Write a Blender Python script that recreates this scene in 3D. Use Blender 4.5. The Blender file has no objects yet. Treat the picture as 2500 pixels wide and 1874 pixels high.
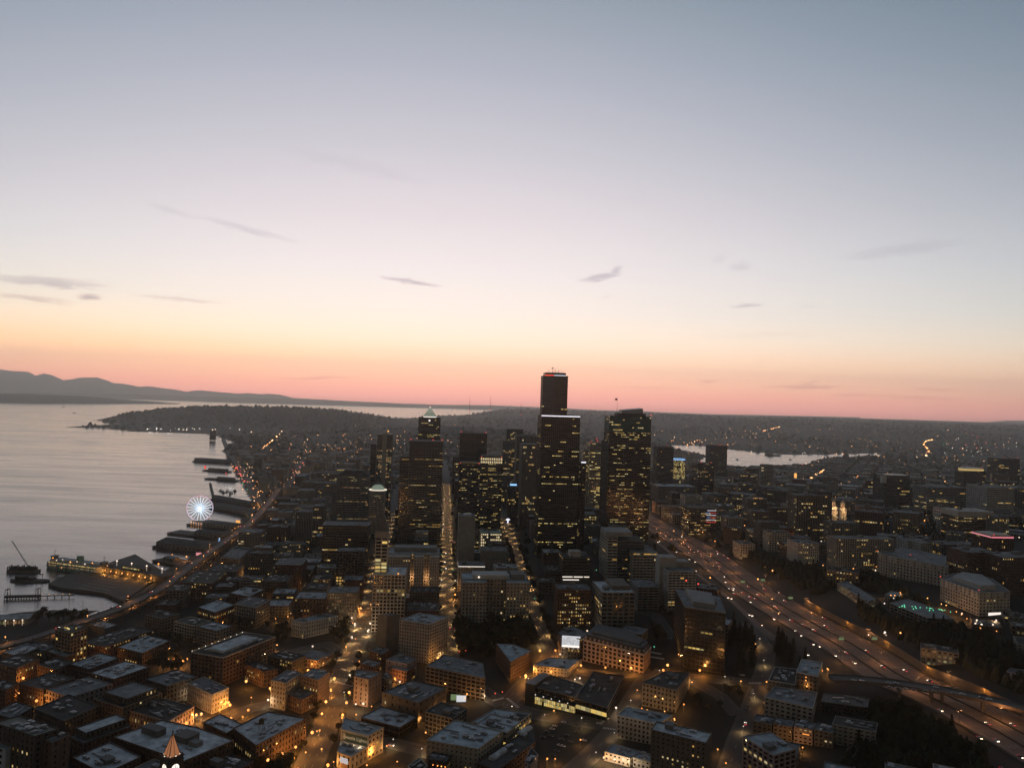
import bpy, math, random
import numpy as np
from mathutils import Matrix, Vector
random.seed(7); RNG = np.random.default_rng(7)
S = bpy.context.scene
COL = S.collection

# ------------------------------------------------------------------ camera
F, CX, CY, HC = 1853.0, 1250.0, 937.0, 290.0        # focal length and centre in photograph pixels, height of the drone
PITCH, ROLL = math.radians(1.2), math.radians(1.8)
fwd = Vector((0, math.cos(PITCH), math.sin(PITCH)))
up0 = Vector((0, -math.sin(PITCH), math.cos(PITCH))); rt0 = Vector((1, 0, 0))
rt = rt0 * math.cos(ROLL) + up0 * math.sin(ROLL)
upv = -rt0 * math.sin(ROLL) + up0 * math.cos(ROLL)
cam = bpy.data.cameras.new('camera'); camo = bpy.data.objects.new('camera', cam); COL.objects.link(camo)
R = Matrix((rt, upv, -fwd)).transposed()
camo.matrix_world = Matrix.Translation((0, 0, HC)) @ R.to_4x4()
cam.sensor_width = 36; cam.lens = 36 * F / 2500.0; cam.clip_start = 1; cam.clip_end = 120000
S.camera = camo

# ------------------------------------------------------------------ view, sampling
S.view_settings.view_transform = 'Standard'; S.view_settings.look = 'None'
S.view_settings.exposure = 0; S.view_settings.gamma = 1
cy = S.cycles
cy.max_bounces = 5; cy.diffuse_bounces = 2; cy.glossy_bounces = 3; cy.transmission_bounces = 2; cy.volume_bounces = 2
cy.sample_clamp_indirect = 1.5; cy.sample_clamp_direct = 0; cy.caustics_reflective = False; cy.caustics_refractive = False
cy.use_light_tree = True; cy.use_denoising = True

# ------------------------------------------------------------------ sky: dusk gradient by elevation and by angle from the sunken sun
def lin(c):
    c = c / 255.0      # values above 255 are brighter than the picture's white: the air in front dims them
    return c / 12.92 if c <= .04045 else ((c + .055) / 1.055) ** 2.4
W = bpy.data.worlds.new('World'); S.world = W; W.use_nodes = True
nt = W.node_tree; N = nt.nodes; L = nt.links
for n in list(N): N.remove(n)
def node(t, **k):
    n = N.new(t)
    for a, b in k.items(): setattr(n, a, b)
    return n
def M(op, a, b=None, c=None, clamp=False):
    n = node('ShaderNodeMath', operation=op); n.use_clamp = clamp
    for i, v in enumerate((a, b, c)):
        if v is None: continue
        if isinstance(v, (int, float)): n.inputs[i].default_value = v
        else: L.new(v, n.inputs[i])
    return n.outputs[0]
tc = node('ShaderNodeTexCoord')
nrm = node('ShaderNodeVectorMath', operation='NORMALIZE'); L.new(tc.outputs['Generated'], nrm.inputs[0])
sp = node('ShaderNodeSeparateXYZ'); L.new(nrm.outputs[0], sp.inputs[0])
dx, dy, dz = sp.outputs
el = M('ARCSINE', dz)                                   # radians
az = M('ARCTAN2', dx, dy)
SKY = [(-90, (30, 28, 26)), (-8, (66, 56, 52)), (-1.5, (200, 138, 128)), (-.6, (262, 168, 156)), (0.0, (330, 206, 188)), (0.7, (352, 228, 192)), (1.6, (358, 258, 204)), (3.0, (346, 280, 228)), (4.5, (314, 281, 250)),
       (6.5, (284, 267, 254)), (9.5, (263, 251, 249)), (13.5, (241, 230, 234)), (18, (215, 210, 218)), (23, (187, 189, 201)), (28, (158, 167, 180)), (45, (119, 129, 149)), (90, (91, 102, 121))]
fac = M('ADD', M('MULTIPLY', el, 1 / math.pi), .5)
rp = node('ShaderNodeValToRGB'); rp.color_ramp.interpolation = 'LINEAR'; L.new(fac, rp.inputs[0])
cr = rp.color_ramp
while len(cr.elements) > 1: cr.elements.remove(cr.elements[0])
for i, (e, c) in enumerate(SKY):
    p = e / 180 + .5
    q = cr.elements[0] if i == 0 else cr.elements.new(p)
    q.position = p; q.color = (*[lin(v) for v in c], 1)
AZ0 = math.radians(-7)
cosel = M('SQRT', M('SUBTRACT', 1.0001, M('MULTIPLY', dz, dz)))
cd = M('COSINE', M('SUBTRACT', az, AZ0))
t = M('SUBTRACT', 1, M('MULTIPLY', cosel, M('MULTIPLY', M('SUBTRACT', 1, cd), .5)), clamp=True)
comb = node('ShaderNodeCombineColor')
ew = M('ADD', M('MULTIPLY', M('MAXIMUM', dz, 0), 2.6), .36)
for i, (e, e0) in enumerate(((6.3, .165), (4.6, .172), (3.7, .14))):
    L.new(M('ADD', M('MULTIPLY', M('POWER', t, M('MULTIPLY', ew, e)), 1 - e0), e0), comb.inputs[i])
mul = node('ShaderNodeMix', data_type='RGBA', blend_type='MULTIPLY'); mul.inputs[0].default_value = 1
L.new(rp.outputs[0], mul.inputs[6]); L.new(comb.outputs[0], mul.inputs[7])
# a warmer, lower glow towards the sunken sun on the left
gl = M('MULTIPLY', M('POWER', M('MAXIMUM', M('COSINE', M('SUBTRACT', az, math.radians(-36))), 0), 10), M('POWER', 2.718, M('MULTIPLY', M('ABSOLUTE', M('SUBTRACT', el, math.radians(2.8))), -32)))
glow = node('ShaderNodeMix', data_type='RGBA', blend_type='MULTIPLY'); glow.inputs[7].default_value = (1.22, 1.10, .80, 1)
L.new(M('MULTIPLY', gl, .8, clamp=True), glow.inputs[0]); L.new(mul.outputs[2], glow.inputs[6])
col = glow.outputs[2]
# thin dusk clouds: bearing, elevation, half length, half thickness, tilt (all degrees), strength
CLOUDS = [(-31.6, 6.6, 4.2, .42, 1, .6), (-32.6, 5.5, 2.8, .24, -2, .5), (-29.3, 5.86, .9, .30, 3, .9), (-23.9, 6.2, 3.6, .18, -1, .42), (-19.6, 11.4, 4.2, .30, -9, .3), (-24.5, 12.1, 2.0, .25, -12, .16),
          (-7.9, 8.55, 2.9, .24, -6, .75), (6.4, 9.35, 1.9, .34, 10, .7), (7.6, 9.85, .75, .30, 28, .55), (7.0, 7.9, .9, .13, 10, .2), (17.1, 7.3, 1.5, .2, 3, .5), (21.3, 7.15, .9, .14, 4, .25),
          (14.5, 1.8, 1.0, .15, 6, .5), (21.2, 1.56, 3.3, .15, 1, .6), (21.4, 1.8, 1.1, .14, 14, .45), (29.2, 1.55, 2.0, .10, -2, .4), (-14.4, 1.15, 3.4, .13, 4, .45), (27, 10.8, 4.5, .5, 4, .22), (16.5, 10.1, 1.1, .4, 6, .22), (15, 10.6, .7, .4, 10, .14), (24, 1.05, 1.4, .13, 2, .4), (28, 1.0, 3.4, .12, -2, .35), (3.2, 2.2, 1.2, .12, 8, .35), (-8, 3.4, 5.0, .10, 1, .14), (10, 1.2, 4, .12, 0, .3), (-27, 2.9, .8, .07, -38, .3), (18, 5.2, 6, .22, 2, .12), (-12, 16.5, 7, .6, -8, .10)]
nz = node('ShaderNodeTexNoise'); nz.inputs['Scale'].default_value = 1; nz.inputs['Detail'].default_value = 6; nz.inputs['Roughness'].default_value = .62
cv = node('ShaderNodeCombineXYZ'); L.new(M('MULTIPLY', az, 40), cv.inputs[0]); L.new(M('MULTIPLY', el, 190), cv.inputs[1]); L.new(cv.outputs[0], nz.inputs['Vector'])
nzo = nz.outputs[0]
tot = None
for (a, e, ha, hb, tl, st) in CLOUDS:
    ct, sn = math.cos(math.radians(tl)), math.sin(math.radians(tl))
    u = M('SUBTRACT', az, math.radians(a)); v = M('SUBTRACT', el, math.radians(e))
    uu = M('MULTIPLY', M('ADD', M('MULTIPLY', u, ct), M('MULTIPLY', v, sn)), 1 / math.radians(ha))
    vv = M('MULTIPLY', M('SUBTRACT', M('MULTIPLY', v, ct), M('MULTIPLY', u, sn)), 1 / math.radians(hb))
    vv = M('ADD', vv, M('MULTIPLY', M('SUBTRACT', nzo, .5), 2.6))
    r2 = M('ADD', M('MULTIPLY', uu, uu), M('MULTIPLY', vv, vv))
    m = M('MULTIPLY', M('POWER', M('SUBTRACT', 1, r2, clamp=True), 1.3), st)
    m = M('MULTIPLY', m, M('ADD', M('MULTIPLY', nzo, 1.2), .4))
    tot = m if tot is None else M('MAXIMUM', tot, m)
cl = node('ShaderNodeMix', data_type='RGBA', blend_type='MULTIPLY'); cl.inputs[7].default_value = (.50, .47, .56, 1)
L.new(tot, cl.inputs[0]); L.new(col, cl.inputs[6])
bg = node('ShaderNodeBackground'); bg.inputs[1].default_value = 1.0
L.new(cl.outputs[2], bg.inputs[0])
wo = node('ShaderNodeOutputWorld'); L.new(bg.outputs[0], wo.inputs[0])

# ------------------------------------------------------------------ projection
def ray(px, py):
    return (rt * ((px - CX) / F) + upv * (-(py - CY) / F) + fwd)
def at(px, py, z=0.0):
    d = ray(px, py); k = (z - HC) / d.z
    return Vector((d.x * k, d.y * k, z))
def proj(p):
    d = Vector(p) - Vector((0, 0, HC)); w = d.dot(fwd)
    if w < 1: return (-9999, -9999)
    return (CX + F * d.dot(rt) / w, CY - F * d.dot(upv) / w)
def S01(t): t = np.clip(t, 0, 1); return t * t * (3 - 2 * t)

# ------------------------------------------------------------------ terrain
SHORE_PX = [(-700, 1600), (-250, 1545), (0, 1502), (80, 1489), (205, 1490), (232, 1506), (252, 1494), (300, 1466), (345, 1436), (400, 1396), (470, 1347), (520, 1318), (560, 1290), (598, 1262), (620, 1243), (612, 1215), (597, 1190), (577, 1160),
            (563, 1130), (550, 1112), (545, 1098), (560, 1085), (566, 1077), (520, 1062), (470, 1056), (420, 1057), (340, 1055), (300, 1050), (180, 1042), (160, 1040), (192, 1037), (270, 1036), (246, 1027)]
shore = [tuple(at(x, y, 2.0)[:2]) for x, y in SHORE_PX]
shore += [(-3750, 7300), (-3300, 8600), (-2000, 9600), (-1300, 10500), (-1250, 12000), (-600, 13500), (800, 15500), (3000, 17500), (7500, 19000), (16000, 20500), (16000, -3000), (-900, -3000)]
LAND = np.array(shore)
LAKE_PX = [(1640, 1087), (1690, 1087), (1735, 1090), (1790, 1098), (1860, 1106), (1930, 1109), (1990, 1110), (2060, 1108), (2155, 1106), (2155, 1110), (2060, 1116), (2010, 1118), (1980, 1125), (1995, 1132), (1960, 1137),
           (1900, 1139), (1840, 1142), (1770, 1143), (1700, 1131), (1728, 1112), (1690, 1103), (1650, 1096)]
LAKE = np.array([tuple(at(x, y, 0)[:2]) for x, y in LAKE_PX])
def sdist(P, poly):
    """signed distance of points P (n,2) to polygon: positive inside."""
    n = len(P); best = np.full(n, 1e18); ins = np.zeros(n, bool)
    for i in range(len(poly)):
        a = poly[i]; b = poly[(i + 1) % len(poly)]
        ab = b - a; l2 = max(ab @ ab, 1e-9)
        t = np.clip(((P - a) @ ab) / l2, 0, 1)
        d = P - (a + t[:, None] * ab)
        best = np.minimum(best, (d * d).sum(1))
        if a[1] != b[1]:
            c = (a[1] > P[:, 1]) != (b[1] > P[:, 1])
            xi = (b[0] - a[0]) * (P[:, 1] - a[1]) / (b[1] - a[1]) + a[0]
            ins ^= c & (P[:, 0] < xi)
    d = np.sqrt(best)
    return np.where(ins, d, -d)
def g(x, y, cx, cyy, rx, ry, p=1.0):
    r = ((x - cx) / rx) ** 2 + ((y - cyy) / ry) ** 2
    return np.exp(-r ** p)
def ter_raw(P):
    x, y = P[:, 0], P[:, 1]
    xs = np.interp(y, [0, 1000, 1500, 2000, 3000, 4000, 5000], [-530, -530, -565, -660, -1150, -1500, -1700])
    u0 = np.interp(y, [600, 1100], [560, 130])
    hd = 46 * S01((x - xs - u0) / 650) * np.interp(y, [2000, 2600, 3200, 3600], [1, .6, .25, .05])
    hd = hd + 34 * g(x, y, 980, 1150, 470, 650) + 46 * g(x, y, 1980, 2550, 700, 1150)
    hd = hd + 108 * g(x, y, -330, 4750, 760, 760) + 138 * g(x, y, -2350, 7450, 1280, 900, 1.7)
    pl = S01((y - 5400) / 5200) * S01((x + 900) / 900) * (1 - S01((y - 13200 - np.clip((x - 2200) * .9, 0, 4200)) / 1800))
    hd = hd + 118 * pl * (1 + .09 * np.sin(x / 740 + 1.1) * np.sin(y / 900)) + 18 * g(x, y, 1750, 11500, 1500, 2500)
    hd = hd + 26 * g(x, y, 3600, 8200, 1600, 1500)
    sd = sdist(P, LAND); lk = sdist(P, LAKE)
    m = S01((sd - 2) / 60); m2 = S01((-lk - 4) / 120)
    z = 3.0 + hd * m * m2
    z = np.where(sd < 0, np.maximum(3 + sd * 1.0, -7), z)
    z = np.where(lk > -4, np.maximum(3 - (lk + 4) * .5, -7), z)
    return z
# freeway centre line: pixel, height
I5_PX = [(2760, 1960, 36), (2500, 1803, 38), (2300, 1700, 40), (2187, 1652, 41), (2065, 1572, 42), (1950, 1509, 42), (1832, 1437, 42), (1748, 1373, 43), (1677, 1326, 44), (1625, 1297, 45), (1580, 1272, 46), (1540, 1245, 47), (1500, 1215, 48)]
def spline(pts, step=12.0):
    pts = [Vector(p) for p in pts]; out = []
    for i in range(len(pts) - 1):
        p0 = pts[max(i - 1, 0)]; p1 = pts[i]; p2 = pts[i + 1]; p3 = pts[min(i + 2, len(pts) - 1)]
        n = max(1, int((p2 - p1).length / step))
        for k in range(n):
            t = k / n
            out.append(.5 * ((2 * p1) + (p2 - p0) * t + (2 * p0 - 5 * p1 + 4 * p2 - p3) * t * t + (3 * p1 - p0 - 3 * p2 + p3) * t ** 3))
    out.append(pts[-1]); return out
I5 = spline([at(*p) for p in I5_PX])
I5A = np.array([tuple(p) for p in I5])
def ter(P):
    P = np.atleast_2d(np.asarray(P, float)); z = ter_raw(P)
    near = (P[:, 0] > 60) & (P[:, 0] < 900) & (P[:, 1] > 350) & (P[:, 1] < 2300)
    if near.any():
        Q = P[near]; dd = ((Q[:, None, :] - I5A[None, ::3, :2]) ** 2).sum(2); k = dd.argmin(1); d = np.sqrt(dd[np.arange(len(Q)), k]); zr = I5A[::3, 2][k] - .5
        w = 1 - S01((d - 37) / 42)
        z[near] = z[near] * (1 - w) + zr * w
    return z
def tz(x, y): return float(ter([[x, y]])[0])
hz = None
def ground(px, py, up=0.0):
    z = 25.0
    for _ in range(14):
        p = at(px, py, z + up); z = .45 * z + .55 * (hz(p.x, p.y) if hz else tz(p.x, p.y))
    p = at(px, py, z + up); return Vector((p.x, p.y, z))

# ------------------------------------------------------------------ materials
MATS = {}
def mat(name, base, rough=.8, metal=0.0, var=.25, scale=.12, rnd=.22, emit=None, estr=0.0, spec=.3, bump=0.0):
    m = bpy.data.materials.new(name); m.use_nodes = True; n = m.node_tree.nodes; l = m.node_tree.links
    b = n['Principled BSDF']; b.inputs['Roughness'].default_value = rough; b.inputs['Metallic'].default_value = metal
    b.inputs['Specular IOR Level'].default_value = spec
    if var or rnd:
        tcn = n.new('ShaderNodeTexCoord'); no = n.new('ShaderNodeTexNoise'); no.inputs['Scale'].default_value = scale; no.inputs['Detail'].default_value = 5; no.inputs['Roughness'].default_value = .65
        l.new(tcn.outputs['Object'], no.inputs['Vector'])
        oi = n.new('ShaderNodeObjectInfo')
        r1 = n.new('ShaderNodeMapRange'); r1.inputs[3].default_value = 1 - var; r1.inputs[4].default_value = 1 + var; r1.inputs[1].default_value = .25; r1.inputs[2].default_value = .75
        l.new(no.outputs[0], r1.inputs[0])
        r2 = n.new('ShaderNodeMapRange'); r2.inputs[3].default_value = 1 - rnd; r2.inputs[4].default_value = 1 + rnd; l.new(oi.outputs['Random'], r2.inputs[0])
        mm = n.new('ShaderNodeMath'); mm.operation = 'MULTIPLY'; l.new(r1.outputs[0], mm.inputs[0]); l.new(r2.outputs[0], mm.inputs[1])
        mx = n.new('ShaderNodeVectorMath'); mx.operation = 'SCALE'; mx.inputs[0].default_value = base; l.new(mm.outputs[0], mx.inputs['Scale'])
        l.new(mx.outputs[0], b.inputs['Base Color'])
        if bump:
            bp = n.new('ShaderNodeBump'); bp.inputs['Strength'].default_value = bump; l.new(no.outputs[0], bp.inputs['Height']); l.new(bp.outputs[0], b.inputs['Normal'])
    else: b.inputs['Base Color'].default_value = (*base, 1)
    if emit:
        b.inputs['Emission Color'].default_value = (*emit, 1); b.inputs['Emission Strength'].default_value = estr
    MATS[name] = m; return m
def emat(name, cols, lo, hi, sample=False):
    """a lit thing: colour and strength differ from pane to pane."""
    m = bpy.data.materials.new(name); m.use_nodes = True; n = m.node_tree.nodes; l = m.node_tree.links
    for q in list(n): n.remove(q)
    ge = n.new('ShaderNodeNewGeometry'); oi = n.new('ShaderNodeObjectInfo')
    ad = n.new('ShaderNodeMath'); ad.operation = 'ADD'; l.new(ge.outputs['Random Per Island'], ad.inputs[0]); l.new(oi.outputs['Random'], ad.inputs[1])
    fr = n.new('ShaderNodeMath'); fr.operation = 'FRACT'; l.new(ad.outputs[0], fr.inputs[0])
    r = n.new('ShaderNodeValToRGB'); r.color_ramp.interpolation = 'CONSTANT' if len(cols) > 2 else 'LINEAR'
    e = r.color_ramp.elements
    while len(e) > 1: e.remove(e[0])
    for i, c in enumerate(cols):
        q = e[0] if i == 0 else e.new(i / len(cols)); q.position = i / len(cols); q.color = (*c, 1)
    l.new(fr.outputs[0], r.inputs[0])
    m7 = n.new('ShaderNodeMath'); m7.operation = 'MULTIPLY'; m7.inputs[1].default_value = 7.31; l.new(fr.outputs[0], m7.inputs[0])
    f7 = n.new('ShaderNodeMath'); f7.operation = 'FRACT'; l.new(m7.outputs[0], f7.inputs[0])
    mr = n.new('ShaderNodeMapRange'); mr.inputs[3].default_value = lo; mr.inputs[4].default_value = hi; l.new(f7.outputs[0], mr.inputs[0])
    em = n.new('ShaderNodeEmission'); l.new(r.outputs[0], em.inputs[0]); l.new(mr.outputs[0], em.inputs[1])
    o = n.new('ShaderNodeOutputMaterial'); l.new(em.outputs[0], o.inputs[0])
    if not sample: m.cycles.emission_sampling = 'NONE'
    MATS[name] = m; return m
mat('concrete', (.24, .235, .22)); mat('pale_stone', (.42, .39, .35)); mat('brick', (.11, .072, .055), scale=.3); mat('dark_stone', (.075, .068, .06)); mat('tan', (.17, .14, .11))
mat('cream', (.36, .33, .28)); mat('pink_stone', (.33, .26, .25)); mat('white_wall', (.40, .395, .38)); mat('black_metal', (.036, .034, .031), .32, spec=.8); mat('bronze', (.05, .04, .03), .4)
mat('grey_wall', (.15, .15, .145)); mat('rust_brick', (.125, .083, .06), scale=.3); mat('red_brick', (.13, .07, .058), scale=.3); mat('salmon', (.30, .22, .17)); mat('blue_wall', (.40, .46, .55))
mat('dark_glass', (.016, .016, .016), .12, spec=.6, var=.1, rnd=.1); mat('tower_glass', (.016, .015, .014), .14, spec=1.0, var=.1, rnd=.1); mat('teal_glass', (.02, .10, .10), .15, spec=.6, var=.15)
mat('pane_dark', (.012, .012, .013), .08, spec=.6, var=0, rnd=0)
mat('roof_pale', (.50, .53, .55), .9, var=.6, scale=.13, rnd=.15); mat('roof_grey', (.19, .20, .205), .9, var=.6, scale=.1); mat('roof_dark', (.065, .063, .058), .9, var=.6, scale=.1); mat('roof_blue', (.34, .385, .41), .85, var=.55, scale=.1); mat('roof_gravel', (.22, .2, .17), .95, var=.3, scale=.4)
mat('metal', (.25, .26, .27), .45, .3); mat('pole_metal', (.10, .10, .095), .5, .4); mat('copper_green', (.22, .36, .29), .7)
mat('asphalt', (.085, .078, .068), .85, var=.3, scale=.05, rnd=0); mat('freeway', (.125, .10, .085), .8, var=.25, scale=.06, rnd=0); mat('sidewalk', (.10, .095, .085), .9, var=.3, scale=.1, rnd=0)
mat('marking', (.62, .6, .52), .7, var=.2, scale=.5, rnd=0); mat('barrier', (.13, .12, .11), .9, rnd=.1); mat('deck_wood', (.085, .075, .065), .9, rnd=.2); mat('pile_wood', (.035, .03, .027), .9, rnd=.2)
mat('leaf_dark', (.040, .042, .020), .9, var=.5, scale=.35, rnd=.25); mat('leaf_conifer', (.026, .031, .016), .9, var=.5, scale=.3, rnd=.2); mat('bark', (.05, .04, .03), .95)
mat('car_dark', (.03, .03, .035), .3, spec=.5, rnd=.5); mat('car_white', (.6, .6, .6), .3, spec=.5, rnd=.2); mat('tyre', (.015, .015, .015), .9); mat('sign_panel', (.06, .075, .05), .6, rnd=0); mat('sign_text', (.85, .82, .7), .6, rnd=0, var=0)
WARM = [(1, .62, .18), (1, .70, .26), (1, .78, .40), (1, .55, .13)]
emat('warm_light', WARM, .08, .6); emat('yellow_light', [(1, .66, .18), (1, .74, .26), (.95, .80, .36)], .14, .78); emat('dim_light', [(1, .66, .28), (.8, .75, .35), (1, .5, .2)], .06, .3)
emat('white_light', [(1, .92, .78), (.9, .95, 1), (1, .85, .62)], .5, 1.4); emat('orange_glow', [(1, .42, .09), (1, .46, .12), (1, .36, .07)], .7, 1.2); emat('lamp_white', [(1, .74, .52), (1, .82, .66)], 1.1, 1.7)
emat('lamp_orange', [(1, .35, .075), (1, .39, .10), (1, .43, .12)], 1.7, 3.0); emat('cream_light', [(1, .76, .40), (1, .8, .48)], .55, .9); emat('avenue_bulb', [(1, .66, .36), (1, .74, .46)], .5, .9); emat('far_orange', [(1, .42, .14), (1, .5, .2), (1, .6, .3), (1, .36, .1)], 2.0, 5.0); emat('far_white', [(1, .8, .6), (.9, .95, 1), (1, .9, .75)], 2.0, 4.5); emat('far_red', [(1, .08, .06), (1, .14, .1)], 2.0, 4.0); emat('red_light', [(1, .06, .05), (1, .10, .06)], .9, 1.6); emat('green_light', [(.12, 1, .6), (.2, .95, .5)], .8, 1.3); emat('blue_light', [(.2, .45, 1), (.3, .6, 1)], .9, 1.4)
emat('headlight', [(1, .78, .55), (1, .86, .72), (1, .66, .36)], 2.5, 5.0); emat('taillight', [(1, .08, .06), (1, .05, .08)], 1.1, 2.2); emat('wheel_light', [(.66, .82, 1), (.72, .86, 1)], 1.0, 1.25); emat('hub_light', [(.9, .96, 1), (.9, .96, 1)], 2.0, 2.2); emat('wheel_rim_light', [(.9, .75, 1), (.75, .8, 1), (1, .35, .5)], .7, 1.0)
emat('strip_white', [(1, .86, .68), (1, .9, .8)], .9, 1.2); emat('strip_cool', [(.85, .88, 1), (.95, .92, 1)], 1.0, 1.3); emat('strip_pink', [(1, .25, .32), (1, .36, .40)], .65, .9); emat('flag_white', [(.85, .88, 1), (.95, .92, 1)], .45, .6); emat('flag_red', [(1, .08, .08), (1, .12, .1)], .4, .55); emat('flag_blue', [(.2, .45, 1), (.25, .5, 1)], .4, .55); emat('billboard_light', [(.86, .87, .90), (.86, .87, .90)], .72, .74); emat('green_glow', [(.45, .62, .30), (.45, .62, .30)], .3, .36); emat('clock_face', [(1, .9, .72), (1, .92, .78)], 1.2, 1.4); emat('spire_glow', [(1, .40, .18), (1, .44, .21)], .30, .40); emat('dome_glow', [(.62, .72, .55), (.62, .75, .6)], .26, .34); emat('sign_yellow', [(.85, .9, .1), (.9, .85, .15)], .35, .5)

# ------------------------------------------------------------------ mesh building
class MB:
    def __init__(s): s.v = []; s.f = []
    def add(s, v, f):
        o = len(s.v); s.v.extend(v); s.f.extend([tuple(i + o for i in q) for q in f])
    def obox(s, o, a, b, c, ra, rb, rc):
        """box in the axes a, b, c through o over the given ranges."""
        vs = []
        for k in rc:
            for j in rb:
                for i in ra:
                    vs.append((o[0] + a[0] * i + b[0] * j + c[0] * k, o[1] + a[1] * i + b[1] * j + c[1] * k, o[2] + a[2] * i + b[2] * j + c[2] * k))
        s.add(vs, [(0, 2, 3, 1), (4, 5, 7, 6), (0, 1, 5, 4), (2, 6, 7, 3), (0, 4, 6, 2), (1, 3, 7, 5)])
    def box(s, x0, x1, y0, y1, z0, z1): s.obox((0, 0, 0), (1, 0, 0), (0, 1, 0), (0, 0, 1), (x0, x1), (y0, y1), (z0, z1))
    def prism(s, poly, z0, z1, top=None):
        n = len(poly); top = top or poly
        s.add([(p[0], p[1], z0) for p in poly] + [(p[0], p[1], z1) for p in top], [tuple(range(n - 1, -1, -1)), tuple(range(n, 2 * n))] + [(i, (i + 1) % n, n + (i + 1) % n, n + i) for i in range(n)])
    def quad(s, a, b, c, d): s.add([a, b, c, d], [(0, 1, 2, 3)])
    def ball(s, c, r, n=6, m=4, sz=1.0):
        vs = [(c[0], c[1], c[2] - r * sz)]
        for j in range(1, m):
            t = -math.pi / 2 + math.pi * j / m
            for i in range(n): vs.append((c[0] + r * math.cos(t) * math.cos(6.2832 * i / n), c[1] + r * math.cos(t) * math.sin(6.2832 * i / n), c[2] + r * sz * math.sin(t)))
        vs.append((c[0], c[1], c[2] + r * sz)); f = []
        for i in range(n): f.append((0, 1 + (i + 1) % n, 1 + i)); f.append((len(vs) - 1, 1 + (m - 2) * n + i, 1 + (m - 2) * n + (i + 1) % n))
        for j in range(m - 2):
            for i in range(n): f.append((1 + j * n + i, 1 + j * n + (i + 1) % n, 1 + (j + 1) * n + (i + 1) % n, 1 + (j + 1) * n + i))
        s.add(vs, f)
    def tube(s, p, q, r0, r1=None, n=6):
        p = Vector(p); q = Vector(q); d = (q - p).normalized(); r1 = r0 if r1 is None else r1
        a = d.orthogonal().normalized(); b = d.cross(a)
        vs = [tuple(p + (a * math.cos(6.2832 * i / n) + b * math.sin(6.2832 * i / n)) * r0) for i in range(n)] + [tuple(q + (a * math.cos(6.2832 * i / n) + b * math.sin(6.2832 * i / n)) * r1) for i in range(n)]
        s.add(vs, [tuple(range(n - 1, -1, -1)), tuple(range(n, 2 * n))] + [(i, (i + 1) % n, n + (i + 1) % n, n + i) for i in range(n)])
    def lathe(s, c, prof, n=16):
        vs = []; f = []
        for (r, z) in prof:
            for i in range(n): vs.append((c[0] + r * math.cos(6.2832 * i / n), c[1] + r * math.sin(6.2832 * i / n), c[2] + z))
        for j in range(len(prof) - 1):
            for i in range(n): f.append((j * n + i, j * n + (i + 1) % n, (j + 1) * n + (i + 1) % n, (j + 1) * n + i))
        f.append(tuple(range((len(prof) - 1) * n, len(prof) * n))); s.add(vs, f)
    def mesh(s, name, m, smooth=False):
        me = bpy.data.meshes.new(name); me.from_pydata(s.v, [], s.f); me.materials.append(MATS[m] if isinstance(m, str) else m)
        if smooth: me.polygons.foreach_set('use_smooth', [True] * len(me.polygons))
        return me
def obj(name, me, m=None, parent=None, kind=None, label=None, smooth=False):
    if isinstance(me, MB):
        if not me.v: return None
        me = me.mesh(name, m, smooth)
    o = bpy.data.objects.new(name, me); COL.objects.link(o)
    if parent is not None: o.parent = parent
    if kind: o['kind'] = kind
    if label: o['label'] = label
    return o
def tag(o, label, cat, group=None):
    o['label'] = label; o['category'] = cat
    if group: o['group'] = group
    return o
def root(name, label, cat, loc, group=None, rz=0.0):
    o = bpy.data.objects.new(name, None); COL.objects.link(o); o.location = loc; o.rotation_euler = (0, 0, rz); o.empty_display_size = 1
    return tag(o, label, cat, group)
def copy_tree(o, loc, rz, label, group=None, scale=1.0):
    c = o.copy(); COL.objects.link(c); c.location = loc; c.rotation_euler = (0, 0, rz); c.scale = (scale,) * 3; c['label'] = label
    if group: c['group'] = group
    for ch in o.children:
        d = ch.copy(); COL.objects.link(d); d.parent = c
        for gc in ch.children:
            e = gc.copy(); COL.objects.link(e); e.parent = d
    return c
# landmarks that labels lean on, and labels made from them
REFS = []; AUTO = []
def auto(o, text, P, group): AUTO.append((o, text, Vector(P), group)); o['group'] = group
ORD = ['', 'second', 'third', 'fourth', 'fifth', 'sixth', 'seventh', 'eighth', 'ninth', 'tenth', 'eleventh', 'twelfth', 'thirteenth', 'fourteenth', 'fifteenth', 'sixteenth', 'seventeenth', 'eighteenth', 'nineteenth', 'twentieth']
def ordw(i):
    return ORD[i] if i < 20 else ('twenty-' + ORD[i - 19] if i == 20 else str(i + 1) + 'th')
def finish_labels():
    bk = {}
    for o, text, P, grp in AUTO:
        p = proj(P); best = None
        for (ref, q, wt) in REFS:
            d = math.hypot(p[0] - q[0], (p[1] - q[1]) * 1.15) * wt
            if best is None or d < best[0]: best = (d, ref, q)
        d, ref, q = best; ddx, ddy = p[0] - q[0], p[1] - q[1]
        if abs(ddx) > abs(ddy) * 1.3: rel = 'right of' if ddx > 0 else 'left of'
        else: rel = 'in front of' if ddy > 0 else 'behind'
        bk.setdefault((text, rel, ref), []).append((d, o))
    for (text, rel, ref), lst in bk.items():
        lst.sort(key=lambda a: a[0])
        for i, (d, o) in enumerate(lst):
            tail = f' {rel} {ref}' + ('' if len(lst) == 1 else ', nearest it' if i == 0 else f', {ordw(i)} from it')
            w = text.split()
            while len(w) > 2 and len(w) + len(tail.split()) > 16: w.pop(0)
            o['label'] = ' '.join(w) + tail
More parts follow.
